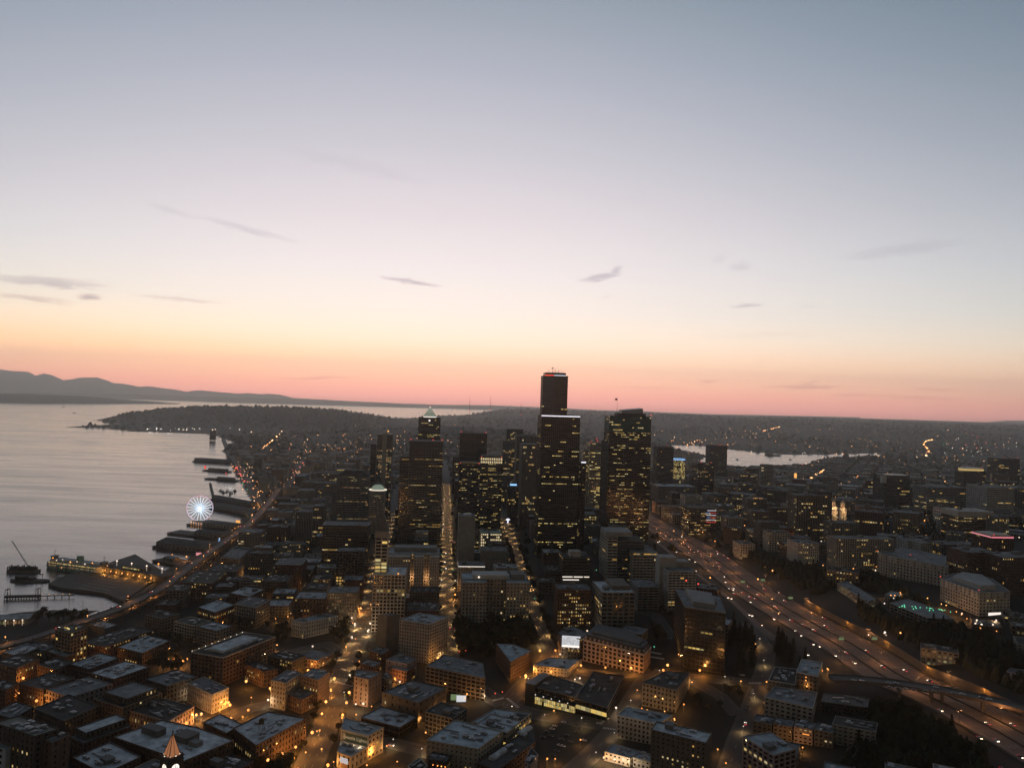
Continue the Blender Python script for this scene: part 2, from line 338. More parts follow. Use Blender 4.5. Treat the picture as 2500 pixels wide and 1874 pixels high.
# ------------------------------------------------------------------ ground, water, far shores, air
def axis(lo, hi, a, b, step, grow=1.07):
    v = list(np.arange(a, b + .1, step)); s = step
    while v[-1] < hi: s *= grow; v.append(min(v[-1] + s, hi))
    s = step; w = []
    x = a
    while x > lo: s *= grow; x = max(x - s, lo); w.append(x)
    return np.array(w[::-1] + v)
GX = axis(-15500, 15800, -1300, 1500, 20, 1.06); GY = axis(-900, 20600, 300, 2700, 20, 1.05)
XX, YY = np.meshgrid(GX, GY); P = np.stack([XX.ravel(), YY.ravel()], 1)
GZ = ter(P).reshape(XX.shape)
GXl, GYl = GX.tolist(), GY.tolist(); GZl = GZ.tolist()
import bisect
def hz(x, y):
    i = min(max(bisect.bisect_left(GXl, x) - 1, 0), len(GXl) - 2); j = min(max(bisect.bisect_left(GYl, y) - 1, 0), len(GYl) - 2)
    u = (x - GXl[i]) / (GXl[i + 1] - GXl[i]); v = (y - GYl[j]) / (GYl[j + 1] - GYl[j]); a, b = GZl[j], GZl[j + 1]
    return (a[i] * (1 - u) + a[i + 1] * u) * (1 - v) + (b[i] * (1 - u) + b[i + 1] * u) * v
nx_, ny_ = len(GX), len(GY)
idx = np.arange(nx_ * ny_).reshape(ny_, nx_)
fq = np.stack([idx[:-1, :-1], idx[:-1, 1:], idx[1:, 1:], idx[1:, :-1]], -1).reshape(-1, 4)
me = bpy.data.meshes.new('ground'); me.from_pydata(np.column_stack([P, GZ.ravel()]).tolist(), [], fq.tolist())
mg = mat('ground_soil', (.040, .038, .031), .95, var=.55, scale=.004, rnd=0); me.materials.append(mg)
me.polygons.foreach_set('use_smooth', [True] * len(me.polygons))
go = obj('ground', me, kind='structure')
# water
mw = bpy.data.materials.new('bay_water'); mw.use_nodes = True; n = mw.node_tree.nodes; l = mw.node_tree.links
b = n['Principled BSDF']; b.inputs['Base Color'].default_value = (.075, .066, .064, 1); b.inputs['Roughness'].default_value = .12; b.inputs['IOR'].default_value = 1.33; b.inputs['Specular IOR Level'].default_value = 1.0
tcw = n.new('ShaderNodeTexCoord')
def wn(sx, sy, d, rough=.6, ang=0.0, dist=0.0):
    mp = n.new('ShaderNodeMapping'); mp.inputs['Scale'].default_value = (sx, sy, 1); mp.inputs['Rotation'].default_value = (0, 0, ang); l.new(tcw.outputs['Object'], mp.inputs[0])
    k = n.new('ShaderNodeTexNoise'); k.inputs['Scale'].default_value = 1; k.inputs['Detail'].default_value = d; k.inputs['Roughness'].default_value = rough; k.inputs['Distortion'].default_value = dist; l.new(mp.outputs[0], k.inputs['Vector']); return k.outputs[0]
ripple = wn(.05, .09, 6, .7); swell = wn(.0016, .0075, 5, .62, .30, 1.6)
bp = n.new('ShaderNodeBump'); bp.inputs['Strength'].default_value = .32; bp.inputs['Distance'].default_value = 1.6; l.new(ripple, bp.inputs['Height']); l.new(bp.outputs[0], b.inputs['Normal'])
mr = n.new('ShaderNodeMapRange'); mr.inputs[1].default_value = .35; mr.inputs[2].default_value = .68; mr.inputs[3].default_value = .10; mr.inputs[4].default_value = .25; l.new(swell, mr.inputs[0]); l.new(mr.outputs[0], b.inputs['Roughness'])
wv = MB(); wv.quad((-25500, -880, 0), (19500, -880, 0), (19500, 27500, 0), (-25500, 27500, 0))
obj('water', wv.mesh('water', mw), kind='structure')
# far shores and mountains: real ridges of land with a front slope, a crest and a back slope
mat('far_forest', (.035, .042, .032), .95, var=.4, scale=.002, rnd=0); mat('mountain_rock', (.07, .068, .07), .95, var=.3, scale=.0006, rnd=0)
def ridge(name, pts, m, depth, jag, base_z=-4, seed=1, sub=8):
    """pts: (px, py of crest, distance of the front foot)."""
    r = np.random.default_rng(seed); rows = []
    for i in range(len(pts) - 1):
        for k in range(sub + (i == len(pts) - 2)):
            t = k / sub; rows.append([pts[i][q] * (1 - t) + pts[i + 1][q] * t for q in range(3)])
    k = len(rows); nzv = np.convolve(r.normal(0, 1, k + 6), np.ones(3) / 3, 'same')[3:-3] * jag
    v = []; f = []
    for i, (px, py, D) in enumerate(rows):
        d = ray(px, py); sx = d.x / d.y; Dc = D + depth * .45
        zc = HC + d.z / d.y * Dc + nzv[i]
        sh = [(D, base_z), (D + depth * .12, base_z + (zc - base_z) * (.45 + .08 * r.random())), (D + depth * .28, base_z + (zc - base_z) * (.8 + .06 * r.random())), (Dc, zc), (D + depth * .7, base_z + (zc - base_z) * .7), (D + depth, base_z)]
        for (Y, z) in sh: v.append((sx * Y, Y, z))
    m_ = 6
    for i in range(len(rows) - 1):
        for j in range(m_ - 1): f.append((i * m_ + j, (i + 1) * m_ + j, (i + 1) * m_ + j + 1, i * m_ + j + 1))
    me = bpy.data.meshes.new(name); me.from_pydata(v, [], f); me.materials.append(MATS[m]); me.polygons.foreach_set('use_smooth', [True] * len(f))
    return obj(name, me, kind='structure')
ridge('island_shore', [(-320, 955, 11300), (-100, 958, 11500), (0, 960, 11680), (70, 961, 11900), (150, 964, 12400), (220, 967, 12900), (290, 974, 13500), (370, 979, 14200), (430, 984, 14700), (470, 987.3, 15000)], 'far_forest', 1500, 4, seed=3)
ridge('far_shore', [(-300, 948, 19500), (0, 954, 19500), (250, 961, 19500), (460, 966, 19500), (600, 970, 19500), (800, 976, 19800), (950, 983, 20200), (1060, 988, 20500), (1200, 989, 20800), (1330, 994, 21000), (1450, 1000, 21000), (1580, 1004, 21000), (1720, 1010, 21000), (1900, 1014, 21200), (2100, 1018, 21200)], 'far_forest', 2200, 5, seed=5)
ridge('distant_mountains', [(-420, 860, 23000), (-260, 884, 23000), (-120, 876, 23000), (0, 901, 23000), (28, 905, 23000), (68, 907, 23000), (88, 916, 23000), (108, 911, 23000), (130, 916, 23000), (154, 927.5, 23000), (172, 926, 23000), (196, 921, 23000), (238, 921, 23000), (258, 927, 23000), (276, 934, 23000), (300, 936, 23000), (342, 944, 23000), (360, 942, 23000),
    (380, 945, 23000), (430, 951, 23000), (458, 956, 23000), (475, 952.5, 23000), (495, 952.5, 23000), (540, 957, 23000), (580, 960, 23000), (605, 959, 23000), (640, 962, 23000), (660, 960.5, 23000), (690, 964, 23000), (715, 971, 23000), (790, 975, 23000), (850, 980, 23000)], 'mountain_rock', 3000, 5, seed=9, sub=5)
ridge('distant_foothills', [(2340, 1034, 23000), (2410, 1030, 23000), (2460, 1026, 23000), (2500, 1026, 23000), (2600, 1020, 23000)], 'mountain_rock', 2500, 3, seed=11)
# air
hb = MB(); hb.box(-25800, 19800, -1000, 27800, -8, 1500)
mh = bpy.data.materials.new('haze_air'); mh.use_nodes = True; n = mh.node_tree.nodes
for q in list(n): n.remove(q)
pv = n.new('ShaderNodeVolumePrincipled'); pv.inputs['Color'].default_value = (.89, .95, .96, 1); pv.inputs['Density'].default_value = 3.8e-5; pv.inputs['Anisotropy'].default_value = .8
oo = n.new('ShaderNodeOutputMaterial'); mh.node_tree.links.new(pv.outputs[0], oo.inputs['Volume'])
try: mh.cycles.homogeneous_volume = True
except Exception: pass
obj('haze', hb.mesh('haze', mh), kind='stuff')

# ------------------------------------------------------------------ streets
def resample(pts, step):
    out = [Vector(pts[0][:2])]
    for i in range(len(pts) - 1):
        a = Vector(pts[i][:2]); b = Vector(pts[i + 1][:2]); k = max(1, int((b - a).length / step))
        for j in range(1, k + 1): out.append(a.lerp(b, j / k))
    return out
def ribbon(mb, pts, w, up, zf=None, off=0.0):
    """a sheet along pts (2D); heights from the ground unless zf gives them."""
    k = len(pts); L_, R_ = [], []
    for i, p in enumerate(pts):
        d = (pts[min(i + 1, k - 1)] - pts[max(i - 1, 0)]).to_2d().normalized(); nn = Vector((-d.y, d.x))
        for lst, s in ((L_, off + w / 2), (R_, off - w / 2)):
            q = p.to_2d() + nn * s; lst.append((q.x, q.y, (zf[i] if zf else max(hz(q.x, q.y), 3)) + up))
    o = len(mb.v); mb.v += L_ + R_
    for i in range(k - 1): mb.f.append((o + k + i, o + k + i + 1, o + i + 1, o + i))
ROADS = []     # (2D points, width) for keeping buildings off
def street(name, pxs, w, side=3.0, lines=True, m='asphalt', lift=0.0):
    pts = resample([ground(*p) for p in pxs], 9.0); ROADS.append((np.array([tuple(p) for p in pts]), w + 2 * side))
    if side: sb = MB(); ribbon(sb, pts, w + 2 * side, .34 + lift); obj('pavement', sb, 'sidewalk', kind='structure')
    rb = MB(); ribbon(rb, pts, w, .46 + lift); o = obj(name, rb, m, kind='structure')
    if lines:
        lb = MB()
        for i in range(1, len(pts) - 1, 2):
            a, b = pts[i - 1], pts[i]; d = (b - a).normalized(); nn = Vector((-d.y, d.x))
            for s in (0.0,) if w < 14 else (-w / 6, w / 6):
                q = [a + nn * (s - .09), a + nn * (s + .09), a.lerp(b, .5) + nn * (s + .09), a.lerp(b, .5) + nn * (s - .09)]
                z = [max(hz(p.x, p.y), 3) + .5 + lift for p in q]
                lb.quad(*[(p.x, p.y, zz) for p, zz in zip([q[0], q[3], q[2], q[1]], [z[0], z[3], z[2], z[1]])])
        obj('lane_markings', lb, 'marking', kind='structure')
    return pts
street('road', [(1098, 1630), (1094, 1540), (1091, 1440), (1091, 1330), (1092, 1240), (1090, 1170), (1086, 1100)], 15)                          # the avenue running away down the middle
street('road', [(690, 1980), (752, 1874), (790, 1785), (812, 1720), (830, 1660), (850, 1610), (880, 1555), (905, 1470), (935, 1340), (955, 1250), (975, 1180)], 17)
street('road', [(1420, 1700), (1345, 1600), (1322, 1555), (1300, 1490), (1270, 1390), (1250, 1320), (1225, 1260), (1205, 1200)], 14, lift=.02)
street('road', [(1098, 1630), (1135, 1655), (1180, 1690), (1232, 1722)], 15, lift=.04)
street('road', [(1232, 1722), (1275, 1675), (1320, 1628), (1345, 1600)], 14, lift=.06)
street('road', [(1232, 1722), (1300, 1742), (1400, 1757), (1490, 1772), (1515, 1778)], 15, lift=.08)
street('road', [(1355, 1940), (1400, 1880), (1450, 1835), (1500, 1780), (1530, 1730), (1560, 1680), (1590, 1640)], 13, lift=.10)
street('road', [(870, 1815), (950, 1812), (1040, 1835), (1100, 1860)], 13, lift=.02)
street('road', [(812, 1720), (905, 1712), (1000, 1745), (1080, 1752)], 9, lift=.03)
street('road', [(1740, 1990), (1775, 1890), (1800, 1810), (1830, 1735), (1847, 1690), (1868, 1630), (1872, 1590), (1850, 1555), (1830, 1520)], 12)
street('road', [(1590, 1640), (1640, 1652), (1720, 1655), (1840, 1668)], 12, lift=.03)
street('road', [(1345, 1600), (1420, 1640), (1500, 1650), (1590, 1640)], 10, lift=.05)
street('road', [(1690, 1660), (1760, 1700), (1800, 1745)], 8, lift=.02)
street('road', [(470, 1800), (540, 1760), (590, 1735), (650, 1720), (720, 1705), (812, 1720)], 12, lift=.05)
street('road', [(330, 1700), (420, 1720), (480, 1745), (540, 1760)], 9, lift=.06)
street('road', [(50, 1780), (90, 1720), (150, 1650), (220, 1600), (330, 1560)], 10, lift=.02)
street('road', [(560, 1610), (640, 1600), (720, 1590), (800, 1570), (850, 1610)], 11, lift=.04)
street('road', [(640, 1245), (612, 1190), (590, 1150), (560, 1105), (545, 1075), (570, 1060), (640, 1050)], 16)
street('road', [(690, 1200), (720, 1165), (735, 1130), (760, 1095)], 14)
street('road', [(1640, 1560), (1600, 1500), (1560, 1490)], 9)
# zebra crossings at the lit junctions
def zebra(pa, pb, n=9, w=3.2):
    a = ground(*pa).to_2d(); b = ground(*pb).to_2d(); d = (b - a); L0 = d.length; d.normalize(); nn = Vector((-d.y, d.x)); mb = MB()
    for i in range(n):
        c = a + d * (L0 * (i + .5) / n); h = L0 / n * .27
        q = [c - d * h - nn * w / 2, c + d * h - nn * w / 2, c + d * h + nn * w / 2, c - d * h + nn * w / 2]
        mb.quad(*[(p.x, p.y, max(hz(p.x, p.y), 3) + .60) for p in q])
    obj('zebra_crossing', mb, 'marking', kind='structure')
zebra((1202, 1711), (1230, 1704)); zebra((1237, 1704), (1266, 1728)); zebra((1472, 1777), (1508, 1782)); zebra((1464, 1768), (1486, 1752)); zebra((1828, 1668), (1860, 1668)); zebra((818, 1664), (860, 1676)); zebra((1586, 1592), (1615, 1597)); zebra((1585, 1603), (1622, 1609)); zebra((832, 1632), (868, 1645))
# ------------------------------------------------------------------ freeway
I52 = [p.to_2d() for p in I5]; I5Z = [p.z for p in I5]
ROADS.append((np.array([tuple(p) for p in I52]), 82))
fb = MB(); ribbon(fb, I52, 64, .0, I5Z); obj('freeway', fb, 'freeway', kind='structure')
for off, w in ((-27.5, 1.0), (27.5, 1.0)):
    pass
def curb_wall(name, off, h, t, m, pts=None, zs=None, lo=-.5, kind='structure'):
    pts = pts or I52; zs = zs or I5Z; mb = MB(); k = len(pts); vs = []
    for i, p in enumerate(pts):
        d = (pts[min(i + 1, k - 1)] - pts[max(i - 1, 0)]).normalized(); nn = Vector((-d.y, d.x))
        for s, z in ((off - t / 2, lo), (off - t / 2, h), (off + t / 2, h), (off + t / 2, lo)):
            q = p + nn * s; vs.append((q.x, q.y, zs[i] + z))
    f = []
    for i in range(k - 1):
        for j in range(3): f.append((i * 4 + j, i * 4 + j + 1, (i + 1) * 4 + j + 1, (i + 1) * 4 + j))
    mb.add(vs, f + [(0, 1, 2, 3), ((k - 1) * 4 + 3, (k - 1) * 4 + 2, (k - 1) * 4 + 1, (k - 1) * 4)]); return obj(name, mb, m, kind=kind)
mat('median_planting', (.016, .017, .011), .95, var=.5, scale=.2, rnd=0)
for off in (-32.2, 32.2): tag(curb_wall('barrier_wall', off, 1.1, .5, 'barrier', kind='thing'), 'low concrete barrier along the %s edge of the freeway' % ('downtown' if off > 0 else 'hillside'), 'barrier')
for off, w, txt in ((10.5, 2.6, 'planted median strip between the white headlights and the express lanes'), (-7.5, 3.4, 'planted median strip between the express lanes and the red tail lights')):
    mb = MB(); ribbon(mb, I52, w, .25, I5Z, off); obj('median_strip', mb, 'median_planting', kind='structure')
    tag(curb_wall('barrier_wall', off, 1.0, .5, 'barrier', kind='thing'), 'concrete barrier on the ' + txt, 'barrier')
lb = MB()
for off in (23.2, 19.4, 15.6, 6.2, 2.4, -1.4, -4.6, -11.5, -15.2, -19, -22.8, -26.5, -30.2, 27):
    solid = off in (27, -4.6, -30.2)
    for i in range(len(I52) - 1):
        if not solid and i % 2: continue
        a, b = I52[i], I52[i + 1]; d = (b - a).normalized(); nn = Vector((-d.y, d.x)); e = 1.0 if solid else .42
        q = [a + nn * (off - .1), a.lerp(b, e) + nn * (off - .1), a.lerp(b, e) + nn * (off + .1), a + nn * (off + .1)]
        lb.quad(*[(p.x, p.y, I5Z[i] + (.03 if j in (0, 3) else .03 + (I5Z[i + 1] - I5Z[i]) * e)) for j, p in enumerate(q)])
obj('freeway_lane_markings', lb, 'marking', kind='structure')
# ramp beside the freeway, below the planted wall
RAMP = resample([ground(*p) for p in [(1600, 1320), (1650, 1362), (1699, 1399), (1745, 1434), (1790, 1470), (1850, 1527), (1893, 1563)]], 10)
rb = MB(); ribbon(rb, RAMP, 10, .5); obj('ramp_road', rb, 'freeway', kind='structure'); ROADS.append((np.array([tuple(p) for p in RAMP]), 16))
# tall retaining wall on the hill side of the freeway
k0 = min(range(len(I52)), key=lambda i: abs(proj(I5[i])[0] - 2470)); k1 = min(range(len(I52)), key=lambda i: abs(proj(I5[i])[0] - 1880))
k0, k1 = min(k0, k1), max(k0, k1)
rw = curb_wall('retaining_wall', -37.5, 8.0, .8, 'barrier', I52[k0:k1], I5Z[k0:k1], lo=-2, kind='thing')
tag(rw, 'tall concrete retaining wall beside the freeway with orange pools of lamp light', 'wall')
# overpass
OV = resample([at(*p) for p in [(2030, 1654, 50), (2090, 1656, 50), (2170, 1664, 50), (2300, 1683, 50), (2400, 1700, 51), (2500, 1722, 52), (2620, 1745, 54)]], 8)
OVZ = [50 + 0 * i for i in range(len(OV))]
ovr = root('overpass', 'dim road bridge crossing over the freeway with pale parked cars on it', 'overpass', (OV[len(OV) // 2].x, OV[len(OV) // 2].y, 50))
def local(mb, r): mb.v = [(v[0] - r.location.x, v[1] - r.location.y, v[2] - r.location.z) for v in mb.v]; return mb
mb = MB(); vs = []; ks = len(OV)
for i, p in enumerate(OV):
    d = (OV[min(i + 1, ks - 1)] - OV[max(i - 1, 0)]).normalized(); nn = Vector((-d.y, d.x))
    for s, z in ((-7.5, -1.6), (-7.5, 0), (7.5, 0), (7.5, -1.6)): q = p + nn * s; vs.append((q.x, q.y, OVZ[i] + z))
mb.add(vs, [(i * 4 + j, i * 4 + (j + 1) % 4, (i + 1) * 4 + (j + 1) % 4, (i + 1) * 4 + j) for i in range(ks - 1) for j in range(4)])
obj('bridge_deck', local(mb, ovr), 'freeway', ovr)
for off in (-7.4, 7.4):
    vs = []; mb = MB()
    for i, p in enumerate(OV):
        d = (OV[min(i + 1, ks - 1)] - OV[max(i - 1, 0)]).normalized(); nn = Vector((-d.y, d.x))
        for s, z in ((off - .2, .01), (off - .2, 1.1), (off + .2, 1.1), (off + .2, .01)): q = p + nn * s; vs.append((q.x, q.y, OVZ[i] + z))
    mb.add(vs, [(i * 4 + j, i * 4 + (j + 1) % 4, (i + 1) * 4 + (j + 1) % 4, (i + 1) * 4 + j) for i in range(ks - 1) for j in range(4)])
    obj('parapet', local(mb, ovr), 'barrier', ovr)
for px in (2205, 2272, 2300, 2395):
    j = min(range(ks), key=lambda i: abs(proj((OV[i].x, OV[i].y, 50))[0] - px)); p = OV[j]; d = (OV[min(j + 1, ks - 1)] - OV[j - 1]).normalized(); nn = Vector((-d.y, d.x)); mb = MB()
    for s in (-4, 4): q = p + nn * s; mb.box(q.x - .9, q.x + .9, q.y - .9, q.y + .9, 34, 48.3)
    obj('pillar', local(mb, ovr), 'barrier', ovr)
REFS.append(('the road bridge over the freeway', proj((OV[ks // 2].x, OV[ks // 2].y, 50)), 1.0))
# ------------------------------------------------------------------ the elevated double-deck road along the waterfront
VP = spline([at(*p) for p in [(-420, 1668, 17), (-120, 1612, 17), (0, 1578, 17), (90, 1552, 17), (200, 1516, 17), (285, 1487, 17), (345, 1459, 17), (400, 1430, 17), (480, 1369, 17), (540, 1327, 17), (575, 1303, 17), (607, 1279, 17), (636, 1250, 17), (660, 1222, 17), (682, 1192, 16)]], 9)
V2 = [p.to_2d() for p in VP]; ROADS.append((np.array([tuple(p) for p in V2]), 22))
vr = root('viaduct', 'double-deck concrete road viaduct along the waterfront lit orange from inside', 'viaduct', (VP[len(VP) // 2].x, VP[len(VP) // 2].y, 3))
def strip(pts, z, w, t, off=0.0):
    mb = MB(); vs = []; k = len(pts)
    for i, p in enumerate(pts):
        d = (pts[min(i + 1, k - 1)] - pts[max(i - 1, 0)]).normalized(); nn = Vector((-d.y, d.x))
        for s, zz in ((off - w / 2, z - t), (off - w / 2, z), (off + w / 2, z), (off + w / 2, z - t)): q = p + nn * s; vs.append((q.x, q.y, zz))
    mb.add(vs, [(i * 4 + j, i * 4 + (j + 1) % 4, (i + 1) * 4 + (j + 1) % 4, (i + 1) * 4 + j) for i in range(k - 1) for j in range(4)]); return mb
obj('upper_deck', local(strip(V2, 17, 16, 1.2), vr), 'freeway', vr); obj('lower_deck', local(strip(V2, 10.4, 16, 1.2), vr), 'freeway', vr)
for off in (-8.1, 8.1):
    obj('parapet', local(strip(V2, 18.0, .35, 2.0, off), vr), 'barrier', vr); obj('parapet', local(strip(V2, 11.3, .35, 1.6, off), vr), 'barrier', vr)
cm = MB(); cm.box(-.55, .55, -7.6, 7.6, 8.2, 9.2); [cm.box(-.6, .6, s - .6, s + .6, 0, 16.3) for s in (-8.3, 8.3)]
cme = cm.mesh('column', 'barrier')
for i in range(1, len(V2) - 1, 2):
    d = (V2[i + 1] - V2[i - 1]); o = obj('column', cme, None, vr); o.location = (V2[i].x - vr.location.x, V2[i].y - vr.location.y, max(hz(V2[i].x, V2[i].y), 2) - 3); o.rotation_euler = (0, 0, math.atan2(d.y, d.x))
ub = MB(); ribbon(ub, V2, .16, .03, [17.0] * len(V2), 0); obj('lane_line', local(ub, vr), 'marking', vr)
REFS.append(('the waterfront viaduct', proj(VP[len(VP) // 2]), 1.0))
# ------------------------------------------------------------------ building kit
ST = {   # wall, bay, floor height, pier width, spandrel height, recess, pier set out, share of lit windows, lit material, glass, roof
 'strip':  dict(wall='dark_stone', bay=4.5, fl=3.9, pw=.35, sp=1.9, rec=.5, lit=.07, glass='tower_glass', roof='roof_dark', litm='warm_light'),
 'curtain': dict(wall='black_metal', bay=3.0, fl=3.9, pw=.25, sp=.9, rec=.22, lit=.09, glass='tower_glass', roof='roof_dark', litm='warm_light'),
 'grid':   dict(wall='concrete', bay=3.6, fl=3.7, pw=.9, sp=1.3, rec=.5, lit=.06, glass='dark_glass', roof='roof_grey', litm='warm_light'),
 'vert':   dict(wall='concrete', bay=2.6, fl=3.8, pw=.9, sp=.7, rec=.7, lit=.07, glass='dark_glass', roof='roof_grey', litm='warm_light'),
 'punch':  dict(wall='brick', bay=3.4, fl=3.8, pw=1.9, sp=1.9, rec=.35, lit=.06, glass='dark_glass', roof='roof_grey', litm='warm_light'),
 'bands':  dict(wall='pale_stone', bay=5.0, fl=3.7, pw=.4, sp=1.7, rec=.5, lit=.07, glass='dark_glass', roof='roof_grey', litm='warm_light'),
 'blank':  dict(wall='concrete', bay=30, fl=60, pw=0, sp=0, rec=.0, lit=0, glass='concrete', roof='roof_grey', litm='warm_light'),
}
def style(name, **k): d = dict(ST[name]); d['kind'] = name; d.update(k); return d
PANES = {}
def pane_mesh(w, h, m):
    key = (round(w, 1), round(h, 1), m)
    if key not in PANES:
        mb = MB(); mb.box(-w / 2, w / 2, -.06, .06, -h / 2, h / 2); PANES[key] = mb.mesh('window', m)
    return PANES[key]
FOOT = []     # footprints kept clear by later buildings
def offset(poly, d):
    n = len(poly); out = []
    for i in range(n):
        a, b, c = Vector(poly[i - 1][:2]), Vector(poly[i][:2]), Vector(poly[(i + 1) % n][:2])
        e1 = (b - a).normalized(); e2 = (c - b).normalized(); n1 = Vector((e1.y, -e1.x)); n2 = Vector((e2.y, -e2.x)); k = 1 + n1.dot(n2)
        v = (n1 + n2) / max(k, .35); out.append((b.x + v.x * d, b.y + v.y * d))
    return out
def ccw(poly):
    a = sum(poly[i - 1][0] * poly[i][1] - poly[i][0] * poly[i - 1][1] for i in range(len(poly)))
    return poly if a > 0 else poly[::-1]
def pattern(nb, nf, st, rnd):
    """which windows are lit: scattered ones, lit runs along a floor, and whole busy floors."""
    lit = set(); p = st['lit']
    busy = st.get('busy', .07)
    if p < .7: p *= .7; busy *= .55
    for k in range(nf):
        fp = p * rnd.uniform(.2, 1.8); b = rnd.random() < busy
        j = 0
        while j < nb:
            if rnd.random() < (.5 if b else fp * .45):
                r = rnd.choice((1, 1, 2, 3, 5) if not b else (2, 3, 4, 6))
                for q in range(r):
                    if j + q < nb: lit.add((j + q, k))
                j += r
            j += 1
    return lit
def tier(r, poly, z0, z1, st, near=False, seed=0, faces=None, maxwin=70, roof=True, parapet=.9, lit_over=None):
    """one storeyed volume of a building on root r (local coordinates): frame, glazing, windows, roof."""
    rnd = random.Random(seed); poly = ccw(poly); n = len(poly); rec = st['rec']; loc = Vector(r.location)
    wall = MB(); core = MB(); litw = MB(); glow = []
    cp = offset(poly, -rec) if rec else poly
    core.prism(cp, z0, z1 - .05)
    wins = []
    cams = Vector((0, 0, HC)) - loc
    for i in range(n):
        a = Vector(poly[i]); b = Vector(poly[(i + 1) % n]); Lf = (b - a).length
        if Lf < .5: continue
        t = (b - a) / Lf; nn = Vector((t.y, -t.x)); mid = (a + b) / 2
        vis = nn.x * (cams.x - mid.x) + nn.y * (cams.y - mid.y) > 0
        if not rec: continue
        ff = st if not faces or i not in faces else faces[i]
        if ff is None:      # blind wall
            wall.obox((a.x, a.y, 0), (t.x, t.y, 0), (-nn.x, -nn.y, 0), (0, 0, 1), (.004, Lf - .004), (0, rec + .02), (z0, z1 - .02)); continue
        nb = max(1, round(Lf / ff['bay'])); bw = Lf / nb; nf = max(1, round((z1 - z0) / ff['fl'])); fh = (z1 - z0) / nf
        pw = min(ff['pw'], bw * .8); spn = min(ff['sp'], fh * .8); set_ = -.06 if ff['kind'] in ('strip', 'bands') else .06
        o = (a.x, a.y, 0); ax = (t.x, t.y, 0); ay = (-nn.x, -nn.y, 0); az_ = (0, 0, 1)
        pd = .06 if set_ < 0 else 0.0; sd = 0.0 if set_ < 0 else .06
        for j in range(nb + 1):
            x0, x1 = j * bw - pw / 2, j * bw + pw / 2
            if j in (0, nb): x0, x1 = (0, max(pw / 2, .35)) if j == 0 else (Lf - max(pw / 2, .35), Lf)
            wall.obox(o, ax, ay, az_, (max(x0, .004), min(x1, Lf - .004)), (pd, rec + .02), (z0, z1 - .02))
        for k in range(nf):
            wall.obox(o, ax, ay, az_, (.05, Lf - .05), (sd, rec + .01), (z0 + k * fh, z0 + k * fh + spn))
        wall.obox(o, ax, ay, az_, (.05, Lf - .05), (sd, rec + .01), (z1 - .45, z1 - .03))
        if not vis: continue
        lit = pattern(nb, nf, ff, rnd) if lit_over is None else lit_over(i, nb, nf, rnd)
        ww, wh = bw - pw, fh - spn
        for k in range(nf):
            for j in range(nb):
                on = (j, k) in lit
                c = a + t * ((j + .5) * bw) - nn * (rec - .10); zc = z0 + k * fh + spn + wh / 2 - (.2 if k == nf - 1 else 0); h2 = wh - (.45 if k == nf - 1 else 0)
                wins.append((on, c, t, nn, zc, ww, h2))
    wname = 'wall'
    if st['kind'] in ('strip', 'curtain') and not near: wins = [(on, c, t, nn, zc + wh * .22, ww * .82, wh * .46) for (on, c, t, nn, zc, ww, wh) in wins]
    if st['kind'] == 'blank': obj(wname, core, st['wall'], r)
    else:
        obj(wname, wall, st['wall'], r); obj('glazing', core, st['glass'], r)
    rnd.shuffle(wins); wins.sort(key=lambda w: -w[0])
    count = 0; dark = MB()
    for (on, c, t, nn, zc, ww, wh) in wins:
        if near and count < maxwin and wh > .5:
            o = obj('window', pane_mesh(ww, wh, st['litm'] if on else 'pane_dark'), None, r)
            o.location = (c.x, c.y, zc); o.rotation_euler = (0, 0, math.atan2(t.y, t.x)); count += 1
        elif on or st.get('panes'):
            q = []
            for (sx, sz) in ((-1, -1), (1, -1), (1, 1), (-1, 1)): q.append((c.x + t.x * ww / 2 * sx, c.y + t.y * ww / 2 * sx, zc + wh / 2 * sz))
            (litw if on else dark).quad(*q)
    obj('lit_windows', litw, st['litm'], r, kind='stuff'); obj('dark_windows', dark, 'pane_dark', r, kind='stuff')
    if roof:
        rb = MB(); rb.prism(offset(poly, -.38 if parapet else .12), z1 - .06, z1 + .12); obj('roof', rb, st['roof'], r)
        if parapet:
            pb = MB()
            for i in range(n):
                a = Vector(poly[i]); b = Vector(poly[(i + 1) % n]); Lf = (b - a).length
                if Lf < .8: continue
                t = (b - a) / Lf; nn = Vector((t.y, -t.x))
                pb.obox((a.x, a.y, 0), (t.x, t.y, 0), (-nn.x, -nn.y, 0), (0, 0, 1), (-.1 if i % 2 else .02, Lf + (.1 if i % 2 else -.02)), (-.14 - .01 * (i % 2), .36), (z1 - .04 - .01 * (i % 2), z1 + parapet + .02 * (i % 2)))
            obj('parapet', pb, st.get('cap', st['wall']), r)
def inside(poly, rnd):
    k = rnd.random(); u, v = rnd.uniform(.15, .85), rnd.uniform(.15, .85)
    if len(poly) == 4:
        p = [Vector(q) for q in poly]; return (p[0].lerp(p[1], u)).lerp(p[3].lerp(p[2], u), v)
    c = sum((Vector(q) for q in poly), Vector((0, 0))) / len(poly); i = rnd.randrange(len(poly)); return c.lerp(Vector(poly[i]).lerp(Vector(poly[(i + 1) % len(poly)]), u), v * .8)
